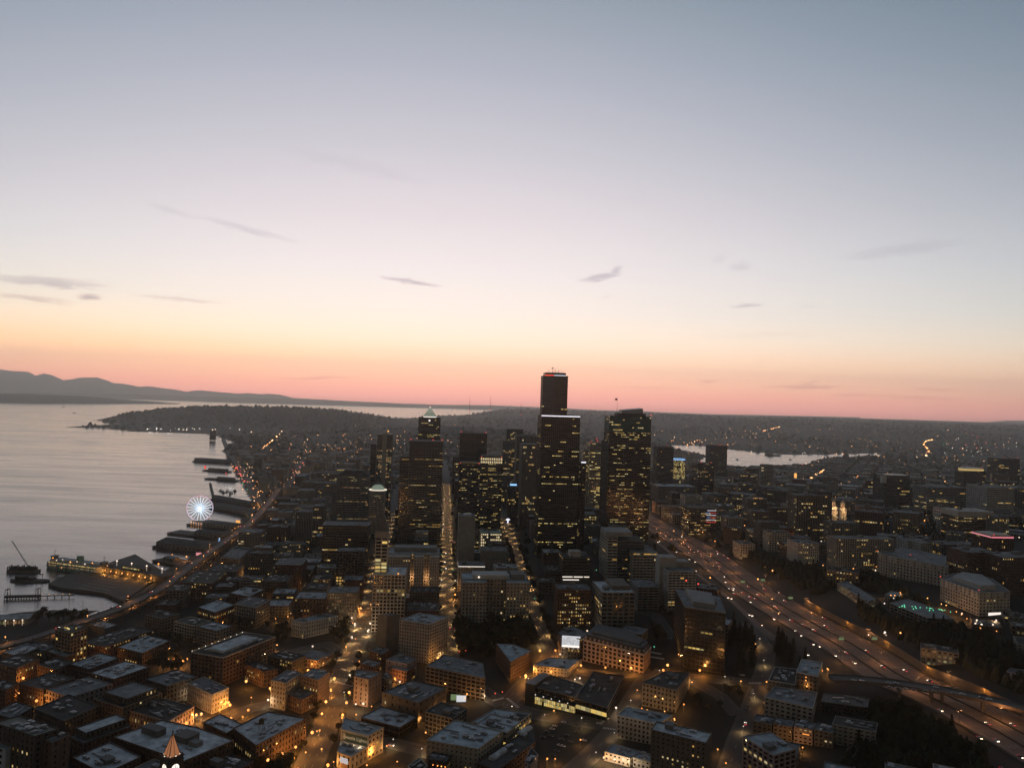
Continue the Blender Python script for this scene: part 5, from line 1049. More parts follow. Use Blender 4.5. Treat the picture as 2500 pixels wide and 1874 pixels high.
def text_on(r, a, b, t, nn, u, z, size, body, m, out=.16):
    c = bpy.data.curves.new('lettering', 'FONT'); c.body = body; c.size = size; c.extrude = .02; c.align_x = 'CENTER'; c.align_y = 'CENTER'; c.space_character = 1.05; c.offset = .015; c.materials.append(MATS[m])
    o = bpy.data.objects.new('lettering_source', c); COL.objects.link(o); bpy.context.view_layer.update(); tm = bpy.data.meshes.new_from_object(o.evaluated_get(bpy.context.evaluated_depsgraph_get())); bpy.data.objects.remove(o); o = bpy.data.objects.new('lettering', tm); COL.objects.link(o); o.parent = r; L0 = (b - a).length; p = a + t * (L0 * u) + nn * out
    o.location = (p.x, p.y, z); o.rotation_euler = (math.pi / 2, 0, math.atan2(t.y, t.x)); return o
a, b, t, nn = edge_facing(r, lp); L0 = (b - a).length
board(r, a, b, t, nn, .0, 1.0, h * .30, h - .5, 'cream', 'blank_wall', .10)
board(r, a, b, t, nn, .05, .97, h - 7.4, h - 1.0, 'sign_panel', 'sign_board', .16)
text_on(r, a, b, t, nn, .59, h - 4.2, L0 * .140, 'Seattle Lighting', 'sign_text', .20)
for k, (u, z) in enumerate(((.12, -2.9), (.12, -5.3))):
    mb = MB(); q = a + t * (L0 * u); e = L0 * .032
    for s_ in (-1, 1): mb.obox((q.x, q.y, 0), (t.x, t.y, 0), (nn.x, nn.y, 0), (0, 0, 1), (s_ * e - .25, s_ * e + .25), (.17, .24), (h + z - 1, h + z + 1)); mb.obox((q.x, q.y, 0), (t.x, t.y, 0), (nn.x, nn.y, 0), (0, 0, 1), (-e, e), (.17, .23), (h + z + s_ * .9 - .2, h + z + s_ * .9 + .2))
    obj('emblem', mb, 'sign_text', r)
for u in (.25, .55, .82):
    q = a + t * (L0 * u) + nn * 4.5; mb = MB(); mb.tube((q.x, q.y, 11), (q.x, q.y, 11.8), .1); mb.ball((q.x, q.y, 12.0), .25, 6, 4); obj('sign_lamp', mb, 'cream_light', r)
    li = bpy.data.lights.new('sign_light', 'POINT'); li.energy = 300; li.color = (1, .74, .46); li.shadow_soft_size = .2; lo = bpy.data.objects.new('sign_light', li); COL.objects.link(lo); lo.parent = r; lo.location = (q.x, q.y, 12.6)
r, lp, h = Rf('sign_building', 'low annex with a bright lit shop sign in front of the name board building', BM((95, 1502), (236, 1552), (402, 1452), (130, 1392)), 11, style('punch', wall='cream', bay=5, fl=5, pw=3.4, sp=2.6, lit=.0, roof='roof_pale'), cat='shop', gearn=3, maxwin=10)
a, b, t, nn = edge_facing(r, lp); board(r, a, b, t, nn, .24, .78, h - 6.0, h - 2.0, 'billboard_light', 'lit_sign'); board(r, a, b, t, nn, .28, .80, h - 9.2, h - 6.4, 'salmon', 'lower_sign')
mb = MB(); rr = random.Random(8); L0 = (b - a).length
for row in range(3):
    x = L0 * .28
    while x < L0 * .72: w = rr.uniform(.3, .8); mb.obox((a.x, a.y, 0), (t.x, t.y, 0), (nn.x, nn.y, 0), (0, 0, 1), (x, x + w), (.12, .16), (h - 5.4 + row * 1.1, h - 4.9 + row * 1.1)); x += w + .25
obj('print_lines', mb, 'salmon', r)
Rf('brick_building', 'cream four-storey building with stepped pale roof around a low court', BM((1000, 1382), (1522, 1472), (1772, 1292), (1290, 1176)), 21, style('punch', wall='cream', bay=4.0, fl=3.9, pw=2.6, sp=2.2, lit=.03, roof='roof_blue'), gearn=9, ref='the cream stepped-roof building', maxwin=110)
r, lp, h = Rf('club_building', 'low building with small lamps round its pale roof terrace and dark planted roof', BM((1455, 1200), (1862, 1262), (2062, 1108), (1685, 1066)), 8, style('punch', wall='pale_stone', bay=5, fl=4, lit=.04, roof='roof_blue'), gearn=5)
p0, p1, p2, p3 = [Vector(v) for v in ccw(lp)]
for k, (u, v) in enumerate(((.3, .05), (.42, .03), (.52, .05), (.55, .08), (.35, .3))): mb = MB(); q = Vector(sub(u, u, v, v)[0]); mb.tube((q.x, q.y, h), (q.x, q.y, h + 2.4), .06); o = obj('lamp_post', mb, 'pole_metal', r); mb = MB(); mb.ball((q.x, q.y, h + 2.7), .38); obj('lamp', mb, 'lamp_white', r)
mb = MB(); mb.prism(sub(.6, .97, .05, .9), h + .15, h + .5); obj('dark_roof_panel', mb, 'roof_dark', r)
r, lp, h = Rf('apartment_building', 'narrow salmon apartment block lit orange by the street lamps', BM((268, 738), (416, 768), (546, 702), (300, 664)), 25, style('punch', wall='salmon', bay=5.5, fl=4, pw=4.2, sp=2.0, lit=.06, roof='roof_grey'), cat='apartments', gearn=4, ref='the narrow salmon block')
Rf('brick_building', 'dark rear wing behind the narrow salmon block', BM((548, 745), (600, 770), (655, 725), (590, 705)), 17, style('punch', wall='dark_stone', lit=.1, roof='roof_grey'), gearn=2)
Rf('brick_building', 'small pale-roofed brick building behind the narrow salmon block', BM((330, 605), (465, 640), (546, 595), (405, 560)), 12, style('punch', wall='brick', lit=.03, roof='roof_blue'), gearn=3)
Rf('brick_building', 'small brick corner building with snowy pale roof and orange lamps', BM((630, 652), (800, 688), (886, 634), (690, 600)), 12, style('punch', wall='red_brick', bay=3.5, lit=.05, roof='roof_pale'), gearn=4, ref='the small pale-roofed corner building')
Rf('brick_building', 'plain pinkish block with grey roof tucked under the big pale hotel', BM((590, 570), (800, 612), (905, 560), (722, 505)), 17, style('punch', wall='pink_stone', bay=9, fl=6, pw=7.5, sp=4, lit=.0, roof='roof_grey'), gearn=4)
Rf('brick_building', 'low dark brick building with two orange lamps on the roof', BM((420, 480), (545, 515), (640, 470), (500, 430)), 13, style('punch', wall='brick', lit=.04, roof='roof_grey'), gearn=3)
r, lp, h = Rf('restaurant', 'dark rooftop terrace with a row of small orange lamps at the lower edge', BM((1010, 1572), (1200, 1602), (1242, 1542), (1062, 1500)), 14, style('punch', wall='dark_stone', lit=.15, roof='roof_grey'), gearn=4)
p0, p1, p2, p3 = [Vector(v) for v in ccw(lp)]
for u in (.3, .55, .75, .95): mb = MB(); q = p0.lerp(p1, u); mb.ball((q.x, q.y - .5, h - 3), .45); obj('wall_lamp', mb, 'lamp_orange', r)
Rf('brick_building', 'dark low building with white parapet cut by the lower edge', BM((810, 1645), (900, 1720), (1010, 1640), (930, 1560)), 11, style('punch', wall='dark_stone', lit=.03, roof='roof_dark', cap='white_wall'), gearn=2)
r, lp, h = Rf('warehouse', 'long dark-roofed warehouse with two long white roof skylights', BM((1505, 1612), (1720, 1690), (2100, 1400), (2082, 1232)), 14, style('punch', wall='brick', bay=4, fl=4, lit=.05, roof='roof_dark'), gearn=3, ref='the long dark-roofed warehouse')
for (q0, q1) in (((1655, 1580), (1790, 1480)), ((1935, 1325), (2050, 1262))):
    A = local_at(r, *BM(q0)[0], h + r.location.z); B2 = local_at(r, *BM(q1)[0], h + r.location.z); a, b = Vector(A[:2]), Vector(B2[:2]); t = (b - a).normalized(); nn = Vector((t.y, -t.x)); L0 = (b - a).length; mb = MB()
    mb.obox((a.x, a.y, 0), (t.x, t.y, 0), (nn.x, nn.y, 0), (0, 0, 1), (0, L0), (-2.4, 2.4), (h + .1, h + 2.0)); mb.add([(a.x + t.x * i + nn.x * j, a.y + t.y * i + nn.y * j, h + z) for i, j, z in ((0, -2.4, 2), (L0, -2.4, 2), (L0, 2.4, 2), (0, 2.4, 2), (0, 0, 3.2), (L0, 0, 3.2))], [(0, 1, 5, 4), (2, 3, 4, 5), (1, 2, 5), (3, 0, 4)]); obj('skylight', mb, 'roof_pale', r)
Rf('apartment_building', 'pale gridded apartment face standing at the lower edge by the car park', BQ((335, 1600), (395, 1640), (470, 1530), (400, 1450)), 22, style('punch', wall='pink_stone', bay=3.2, fl=3.4, pw=1.5, sp=1.5, lit=.02, roof='roof_dark'), cat='apartments', gearn=1)
# ------------------------------------------------------------------ old brick district, lower left
BB = 'brick building'
pst = lambda **k: style('punch', **dict(dict(bay=3.6, fl=4.2, pw=2.2, sp=2.0, roof='roof_grey', lit=.05, litm='warm_light'), **k))
def PB(lab, pts, h, st, three=True, **k): return Rf('brick_building', lab, pts, h, st, three=three, cat=BB, maxwin=k.pop('maxwin', 45), **k)
PB('dark brick building with mottled pale roof crowded with roof plant', BL((905, 700), (1150, 765), (1510, 640)), 16, pst(roof='roof_pale'), gearn=12, ref='the mottled pale roof')
PB('cream building with paired arched windows and dark roof left of centre', BL((465, 872), (715, 948), (1140, 812)), 14, pst(wall='pink_stone', roof='roof_grey', bay=4.5), gearn=6, ref='the cream paired-window building')
PB('dark old building with a yellow lamp-lit end wall', BL((188, 808), (440, 872), (760, 752)), 15, pst(wall='rust_brick', roof='roof_dark', lit=.08), gearn=5, ref='the lamp-lit end wall')
PB('black-roofed building with one bright white skylight', BL((350, 1062), (655, 1190), (1000, 1035)), 19, pst(wall='dark_stone', roof='roof_dark', lit=.04), gearn=4, ref='the bright white skylight')
r, lp, h = PB('old stone building with rows of lit arched windows and a dark upper storey', BL((948, 962), (1240, 1052), (1640, 905)), 19, pst(wall='tan', roof='roof_dark', lit=.12), gearn=5, ref='the arched-window stone building')
p0, p1, p2, p3 = [Vector(v) for v in ccw(lp)]; tier(r, sub(.12, .94, .14, .9), h + .2, h + 5, pst(wall='dark_stone', roof='roof_grey', lit=.08, fl=4.4), True, 31, None, 20)
PB('long low brick building with orange lit street wall and scattered white skylights', BL((1300, 1080), (1700, 1196), (1965, 1042)), 14, pst(wall='salmon', roof='roof_dark', lit=.10), gearn=9, ref='the orange-lit long building')
PB('dark flat-roofed building with a greenish lit rear bay', BL((1470, 762), (1690, 835), (2000, 736)), 17, pst(wall='dark_stone', roof='roof_grey', lit=.10), gearn=6)
r, lp, h = Rf('brick_building', 'great pale snow-grey roof with boxy roof houses beside the clock tower', [(277, 1800), (449, 1859), (571, 1808), (480, 1776), (396, 1758)], 21, pst(wall='rust_brick', roof='roof_pale', lit=.08), cat=BB, gearn=7, ref='the great pale roof', maxwin=60)
for (px, py, w, d, hh) in ((375, 1790, 9, 4, 5), (455, 1805, 7, 6, 4.5), (478, 1818, 4, 3, 3)):
    q = local_at(r, px, py, h + r.location.z); mb = MB(); an = .45; mb.obox((q[0], q[1], 0), (math.cos(an), -math.sin(an), 0), (math.sin(an), math.cos(an), 0), (0, 0, 1), (-w, w), (-d, d), (h, h + hh)); mb.obox((q[0], q[1], 0), (math.cos(an), -math.sin(an), 0), (math.sin(an), math.cos(an), 0), (0, 0, 1), (-w - .3, w + .3), (-d - .3, d + .3), (h + hh, h + hh + .3)); obj('roof_house', mb, 'grey_wall', r)
PB('pale grey roof with three linked roof boxes at the lower left edge', BL((735, 1560), (1050, 1725), (1425, 1550)), 20, pst(wall='brick', roof='roof_pale'), gearn=9, house=True)
r, lp, h = PB('tall dark tower block with gravel roof in the lower left corner', BL((-60, 1205), (350, 1345), (597, 1268)), 47, pst(wall='dark_stone', roof='roof_gravel', bay=5, fl=3.8, lit=.01, pw=3.4), gearn=9, ref='the dark corner tower block')
PB('lower brown side block stepping down from the dark corner tower', BL((430, 1385), (520, 1418), (702, 1328)), 42, pst(wall='brick', roof='roof_grey', bay=9, pw=8, lit=.0), gearn=2)
r, lp, h = PB('stepped building with curved roof house and lit red columns on its corner', BL((700, 1345), (840, 1418), (1332, 1243)), 17, pst(wall='rust_brick', roof='roof_grey', lit=.08), gearn=4, ref='the stepped building with red columns')
p0, p1, p2, p3 = [Vector(v) for v in ccw(lp)]; tier(r, sub(.06, .8, .1, .95), h + .2, h + 5.5, pst(wall='dark_stone', roof='roof_pale', lit=.02), True, 77, None, 20)
for k in range(4): mb = MB(); q = p0.lerp(p1, .03 + k * .035); mb.tube((q.x, q.y - .6, 0), (q.x, q.y - .6, h - 2), .5); obj('column', mb, 'salmon', r)
PB('pale blue building at the lower left edge', BL((-140, 1395), (60, 1480), (240, 1395)), 34, pst(wall='blue_wall', roof='roof_blue', bay=10, pw=9, lit=.0), gearn=3)
PB('low grey-roofed building left of the bright white skylight', BL((-70, 1110), (130, 1165), (345, 1045)), 13, pst(wall='brick', roof='roof_grey'), gearn=5)
r, lp, h = PB('corner hotel with tall vertical piers and golden lit windows by the viaduct', BL((560, 262), (715, 300), (885, 243)), 33, style('vert', wall='tan', bay=4.5, pw=1.6, fl=3.8, sp=1.2, lit=.22, litm='yellow_light', roof='roof_dark'), gearn=4, ref='the golden lit corner hotel', maxwin=80)
p0, p1, p2, p3 = [Vector(v) for v in ccw(lp)]
for u, v in ((.3, .3), (.45, .3), (.6, .25), (.8, .5)): mb = MB(); q = Vector(sub(u, u, v, v)[0]); mb.ball((q.x, q.y, h + 2), 1.0); obj('roof_lamp', mb, 'yellow_light', r)
PB('small pale flat roof next to the viaduct', BL((20, 492), (190, 535), (400, 442)), 12, pst(wall='tan', roof='roof_pale'), gearn=6)
PB('small building with plain light roof before the golden lit corner hotel', BL((468, 480), (655, 542), (770, 505)), 12, pst(wall='rust_brick', roof='roof_blue'), gearn=2)
PB('large flat dark roof right of the golden lit corner hotel', BL((815, 385), (1060, 440), (1560, 268)), 12, pst(wall='brick', roof='roof_dark'), gearn=10)
PB('brick building with light flat roof before the dark square', BL((1190, 440), (1440, 502), (1720, 372)), 14, pst(wall='rust_brick', roof='roof_blue', lit=.08), gearn=6)
PB('building with a bluish flat roof dotted with bright skylights', BL((705, 612), (905, 664), (1205, 548)), 15, pst(wall='brick', roof='roof_blue'), gearn=9)
PB('wide brick building with lit windows below the viaduct', CW((170, 1332), (490, 1346), (632, 1226)), 24, pst(wall='rust_brick', roof='roof_dark', lit=.14), gearn=6, ref='the brick building below the viaduct')
PB('low pale-roofed shed close beside the viaduct', BL((870, 198), (1062, 252), (1192, 214)), 10, pst(wall='grey_wall', roof='roof_pale'), gearn=4)
PB('dim old row of brick fronts at the left edge', BL((-60, 600), (170, 655), (400, 560)), 16, pst(wall='rust_brick', roof='roof_dark', lit=.08), gearn=5)
PB('dark brick building at the far left with orange lamp in front', BL((-120, 850), (60, 880), (185, 800)), 15, pst(wall='brick', roof='roof_dark', lit=.06), gearn=4)
PB('grey roofed warehouse between the golden hotel and mottled roof', BL((380, 620), (560, 670), (760, 590)), 15, pst(wall='brick', roof='roof_dark', lit=.03), gearn=7)
PB('low warehouse with pale parapet left of the golden lit corner hotel', BL((180, 420), (450, 475), (560, 430)), 11, pst(wall='grey_wall', roof='roof_grey', lit=.03), gearn=6)
# further right
r, lp, h = PB('long dark warehouse with a string of lights along its roof edge', BN((275, 492), (602, 548), (1132, 336)), 27, pst(wall='brick', roof='roof_dark', bay=4.5, lit=.03, cap='pale_stone'), gearn=9, ref='the roof edge with string lights', maxwin=80)
p0, p1, p2, p3 = [Vector(v) for v in ccw(lp)]; ls = sorted([p0, p1, p2, p3], key=lambda v: v.y); 
for (a, b) in ((p0, p3),):
    for k in range(26):
        mb = MB(); q = p0.lerp(p3, (k + .5) / 26) if (p0 - p3).length > 30 else p0.lerp(p1, (k + .5) / 26); mb.ball((q.x, q.y, h + 1.5), .5); obj('string_light', mb, 'dim_light' if k % 3 else 'strip_white', r)
mb = MB(); mb.prism(sub(.25, .75, .15, .8), h + .2, h + 2.5); obj('roof_house', mb, 'roof_pale', r)
PB('white corner building with its street side glowing orange', BN((240, 805), (488, 922), (656, 852)), 17, pst(wall='cream', roof='roof_grey', lit=.05, bay=3.2), gearn=4, ref='the white corner building', maxwin=70)
PB('cream five-storey corner building with arched top windows', BN((1085, 775), (1232, 806), (1392, 700)), 24, pst(wall='cream', roof='roof_grey', lit=.10, bay=3.4), gearn=4, ref='the cream arched corner building', maxwin=80)
PB('tall cream wing on the street side of the arched corner building', BN((1385, 735), (1562, 776), (1680, 690)), 24, pst(wall='salmon', roof='roof_grey', lit=.10, bay=3.4), gearn=3)
PB('low flat-roofed building joining two cream wings', BN((1236, 912), (1392, 976), (1540, 902)), 12, pst(wall='rust_brick', roof='roof_grey', lit=.22, bay=3.2), gearn=3)
PB('small dark building with one lamp-lit end near the cream corner building', BN((820, 612), (1010, 690), (1156, 662)), 15, pst(wall='rust_brick', roof='roof_dark'), gearn=4)
r, lp, h = Rf('brick_building', 'wide light-grey roof with a water-tank stand in the lower foreground', BN((700, 1262), (932, 1437), (1442, 1162), (1050, 1092)), 18, pst(wall='brick', roof='roof_pale', lit=.10), cat=BB, gearn=10, ref='the light-grey tank-stand roof', maxwin=60)
q = local_at(r, *BN((985, 1270))[0], h + r.location.z); mb = MB(); [mb.tube((q[0] + x, q[1] + y, h), (q[0] + x * .9, q[1] + y * .9, h + 5), .16) for x in (-1.6, 1.6) for y in (-1.6, 1.6)]; mb.lathe((q[0], q[1], h + 5), [(2.1, 0), (2.1, 3), (1.0, 4), (.1, 4.4)], 12); obj('water_tank', mb, 'dark_stone', r)
PB('pale roof between the great pale roof and orange street', BN((400, 1200), (632, 1312), (800, 1222)), 16, pst(wall='rust_brick', roof='roof_pale', lit=.03), gearn=5)
PB('white U-shaped building with pale wings and blue-grey roof', BN((1290, 168), (1418, 192), (1762, 122)), 18, pst(wall='white_wall', roof='roof_blue', lit=.04, bay=3.2), gearn=5, ref='the white U-shaped building')
PB('low canopy building with orange lit edge near the plaza trees', BN((1312, 538), (1545, 578), (1722, 502)), 8, pst(wall='salmon', roof='roof_grey', lit=.1), gearn=3)
PB('square roof with lit orange frame on top left of centre', CW((340, 1585), (520, 1640), (720, 1560)), 17, pst(wall='brick', roof='roof_blue'), gearn=3)
# between the viaduct and the white tower
def MT(lab, xl, xr, yt, by, dep, st, **k): return T('brick_building', lab, xl, xr, yt, 0, dep, st, by=by, cat=BB, near=True, gearn=k.pop('gearn', 5), **k)
MT('brown block with a pale roof slab raised on a corner tower', 617, 660, 1338, 1402, 22, pst(wall='tan', roof='roof_pale', lit=.2))
MT('flat-roofed block with a light parapet ring and red side wall', 672, 737, 1378, 1440, 44, pst(wall='brick', roof='roof_grey', cap='roof_pale', lit=.03), ref='the pale parapet ring')
MT('dark theatre-like block with small white lit roof box', 640, 702, 1420, 1470, 40, pst(wall='dark_stone', roof='roof_dark', lit=.02))
PB('angled building with flat pale roof and rooftop room left of centre', CW((660, 1442), (862, 1476), (1020, 1405)), 22, pst(wall='brick', roof='roof_pale', lit=.03), gearn=5, house=True)
PB('grey stone block with regular deep windows below the angled building', CW((712, 1552), (932, 1592), (1076, 1512)), 25, pst(wall='concrete', roof='roof_grey', bay=4, pw=1.6, sp=1.6, lit=.05), gearn=5, maxwin=70)
MT('blue-roofed dark brick block left of the tan gridded block', 719, 794, 1462, 1530, 34, pst(wall='brick', roof='roof_blue', lit=.05))
MT('tan gridded block with dim yellow lit floors beside the orange street', 798, 872, 1448, 1520, 34, pst(wall='tan', roof='roof_grey', lit=.4, bay=3.2, litm='dim_light'), ref='the tan gridded block', maxwin=80)
MT('large black slab block before the hipped-roof office block', 788, 900, 1283, 1400, 40, style('strip', wall='black_metal', fl=4, sp=2, lit=.02, roof='roof_grey'), ref='the large black slab')
MT('dark block with three rows of bright white-yellow windows', 822, 890, 1346, 1432, 28, pst(wall='dark_stone', roof='roof_grey', bay=4.6, pw=1.3, sp=1.4, lit=.05), lit_over=lambda i, nb, nf, rnd: {(j, k) for k in range(0, 4) for j in range(nb) if rnd.random() < .7 and not (3 <= j <= 4 and k > 1)} if i == 0 else set(), maxwin=90)
MT('dark brick lofts with scattered orange lit windows', 600, 660, 1352, 1425, 26, pst(wall='dark_stone', roof='roof_dark', lit=.25))
MT('pale office row with vertical fins left of the large black slab', 722, 762, 1250, 1330, 40, style('vert', wall='concrete', bay=3, lit=.04))
MT('dark ribbed office row beside the pale finned office', 764, 790, 1236, 1330, 36, style('vert', wall='tan', bay=3, lit=.06))
MT('low grey block behind the parking roof stripes', 582, 636, 1300, 1345, 40, style('bands', wall='concrete', bay=5, lit=.05))
MT('wide brown block with a glowing orange ground floor', 652, 700, 1288, 1340, 34, pst(wall='brick', roof='roof_dark', lit=.12))
r, lp, h = PB('car park with pale painted stripes on its roof', CW((575, 1082), (760, 1104), (900, 985)), 17, style('bands', wall='concrete', bay=6, fl=3.2, sp=1.1, rec=1.0, lit=.08, roof='roof_dark'), gearn=2, ref='the striped car park roof')
p0, p1, p2, p3 = [Vector(v) for v in ccw(lp)]; mb = MB()
for k in range(7): q = sub(.05 + k * .13, .10 + k * .13, .1, .75); mb.prism(q, h + .13, h + .3)
obj('roof_stripes', mb, 'roof_pale', r)
MT('long low dark hall with thin roof lights under the viaduct', 503, 575, 1396, 1424, 50, pst(wall='grey_wall', roof='roof_dark', lit=.02))
# ------------------------------------------------------------------ clock tower at the lower edge
c, zt = xy_at(422, 1786, 470); gz = hz(c.x, c.y); r = root('clock_tower', 'brick clock tower with a glowing orange pyramid spire and lit clock faces', 'clock tower', (c.x, c.y, gz), rz=math.radians(-38)); H_ = zt - gz; w = 4.4
zc = H_ - 20.5
mb = MB(); mb.box(-w, w, -w, w, -1, zc + 3.9); [mb.box(x - .5, x + .5, y - .5, y + .5, -1, zc + 4.0) for x in (-w, w) for y in (-w, w)]; obj('shaft', mb, 'rust_brick', r)
mb = MB(); mb.box(-w - .8, w + .8, -w - .8, w + .8, zc + 4.1, zc + 4.8); mb.box(-w - .4, w + .4, -w - .4, w + .4, zc + 4.8, zc + 6.4); mb.box(-w - .9, w + .9, -w - .9, w + .9, zc + 6.4, zc + 7); [mb.box(x - .3, x + .3, y - .3, y + .3, zc + 7, zc + 8.2) for x in (-w, 0, w) for y in (-w, 0, w) if x or y]; obj('parapet_gallery', mb, 'dark_stone', r)
for k in range(4):
    an = k * math.pi / 2; nx, ny = math.sin(an), -math.cos(an); tx, ty = math.cos(an), math.sin(an); vs = [(nx * (w + .12) + tx * 2.5 * math.cos(q * .3142), ny * (w + .12) + ty * 2.5 * math.cos(q * .3142), zc + 2.5 * math.sin(q * .3142)) for q in range(20)]
    mb = MB(); mb.add(vs + [(x - nx * .2, y - ny * .2, z) for x, y, z in vs], [tuple(range(20))] + [(i, i + 20, (i + 1) % 20 + 20, (i + 1) % 20) for i in range(20)]); f = obj('clock_face', mb, 'clock_face', r)
    mb = MB(); o_ = (nx * (w + .16), ny * (w + .16), zc); mb.obox(o_, (tx, ty, 0), (nx, ny, 0), (0, 0, 1), (-.12, .12), (0, .06), (-.2, 2.4)); mb.obox(o_, (tx, ty, 0), (nx, ny, 0), (0, 0, 1), (-.2, 1.7), (0, .07), (-.14, .14)); obj('clock_hands', mb, 'black_metal', f)
b0 = 3.6
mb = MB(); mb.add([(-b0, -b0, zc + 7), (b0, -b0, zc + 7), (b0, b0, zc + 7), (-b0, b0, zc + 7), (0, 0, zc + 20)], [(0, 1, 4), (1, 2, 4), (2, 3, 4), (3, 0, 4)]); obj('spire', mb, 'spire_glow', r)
mb = MB(); [mb.tube((x, y, zc + 7), (0, 0, zc + 20.2), .28, .15) for x in (-b0, b0) for y in (-b0, b0)]; [mb.tube((x, y, zc + 7), (0, 0, zc + 20.1), .14, .1) for x, y in ((0, -b0 - .05), (b0 + .05, 0), (0, b0 + .05), (-b0 - .05, 0))]; mb.tube((0, 0, zc + 20), (0, 0, zc + 22.5), .12); mb.ball((0, 0, zc + 20.8), .5); obj('spire_ribs', mb, 'dark_stone', r)
for k in range(8): mb = MB(); an = k * math.pi / 4; mb.ball((4.6 * math.cos(an), 4.6 * math.sin(an), zc + 7.5), .42); obj('spire_lamp', mb, 'lamp_white', r)
REFS.append(('the clock tower', proj((c.x, c.y, zt - 10)), 1.0)); FOOT.append([(c.x - 6, c.y - 6), (c.x + 6, c.y - 6), (c.x + 6, c.y + 6), (c.x - 6, c.y + 6)])
# ------------------------------------------------------------------ hospital hill
hs = style('punch', wall='pale_stone', bay=4.4, fl=4.0, pw=2.4, sp=2.0, lit=.07, roof='roof_grey', cap='white_wall')
r, lp, h = Rf('hospital', 'long pale bent hospital front with a scalloped top rim above the slope', [(2143, 1351), (2181, 1360), (2314, 1384), (2330, 1362), (2200, 1336)], 26, hs, cat='hospital', near=True, gearn=6, ref='the bent hospital front', maxwin=140)
def rim(r, lp, h):
    P_ = ccw([tuple(v) for v in lp])
    for i in range(len(P_)):
        a = Vector(P_[i]); b = Vector(P_[(i + 1) % len(P_)]); Lf = (b - a).length
        if Lf < 8: continue
        t = (b - a) / Lf; nn = Vector((t.y, -t.x)); k = max(2, int(Lf / 7))
        for j in range(k): mb = MB(); x = (j + .5) * Lf / k; mb.obox((a.x, a.y, 0), (t.x, t.y, 0), (nn.x, nn.y, 0), (0, 0, 1), (x - 1.7, x + 1.7), (.05, .6), (h - 6, h + 1.5)); obj('rim_panel', mb, 'white_wall', r)
rim(r, lp, h); P_ = [Vector(v) for v in lp]; beacons(r, [(P_[0].x, P_[0].y + 2, h + 1), (P_[1].x + 25, P_[1].y + 3, h + 1)], .7)
r, lp, h = Rf('hospital', 'broad pale hospital block with a curved white roof house at the slope edge', [(2296, 1414), (2391, 1448), (2466, 1446), (2420, 1412), (2330, 1400)], 24, hs, cat='hospital', near=True, gearn=3, ref='the broad pale hospital', maxwin=140); rim(r, lp, h)
q = offset(ccw(lp), -12); mb = MB(); mb.prism(q, h + .2, h + 6); obj('roof_house', mb, 'white_wall', r); P_ = [Vector(v) for v in lp]; beacons(r, [(P_[0].x, P_[0].y, h + 1), (P_[1].x, P_[1].y + 1, h + 1)], .7)
a, b, t, nn = edge_facing(r, lp); board(r, a, b, t, nn, .3, .8, .6, 4.4, 'strip_white', 'lit_entrance')
# helipad garage terraces with green lights on the slope
r, lp, h = Rf('parking_terrace', 'terraced roof deck dotted with small green lights on the hospital slope', [(2172, 1472), (2262, 1508), (2330, 1512), (2290, 1488), (2215, 1462)], 9, style('bands', wall='concrete', bay=7, fl=3.2, sp=1.0, rec=1.2, lit=.25, roof='roof_grey', litm='dim_light'), cat='car park', near=True, gearn=0, ref='the green-lit roof deck', maxwin=30)
rr = random.Random(2); P_ = [Vector(v) for v in ccw(lp)]
for cl in range(4):
    cc = sum(P_, Vector((0, 0))) / len(P_) + Vector(((cl - 1.5) * 13, -(cl - 1.5) * 5))
    for k in range(7): mb = MB(); x, y = cc.x + rr.uniform(-6, 6), cc.y + rr.uniform(-6, 6); mb.tube((x, y, h), (x, y, h + 1.4), .07, n=4); o = obj('light_post', mb, 'pole_metal', r); mb = MB(); mb.ball((x, y, h + 1.6), .55, 6, 4); obj('green_lamp', mb, 'green_light', r)
r, lp, h = Rf('parking_terrace', 'long garage with glowing yellow open decks along the slope edge', [(2044, 1424), (2118, 1470), (2138, 1462), (2068, 1418)], 9, style('bands', wall='concrete', bay=5, fl=3.0, sp=1.0, rec=1.0, lit=.85, busy=.9, litm='dim_light', roof='roof_grey'), cat='car park', near=True, gearn=1, maxwin=40)
Rf('pavilion', 'small pavilion with warm lamps below the bent hospital front', [(2160, 1452), (2185, 1458), (2200, 1448), (2176, 1443)], 6, style('punch', wall='pale_stone', lit=.7, fl=4, litm='strip_white', roof='roof_blue'), near=True, gearn=0)
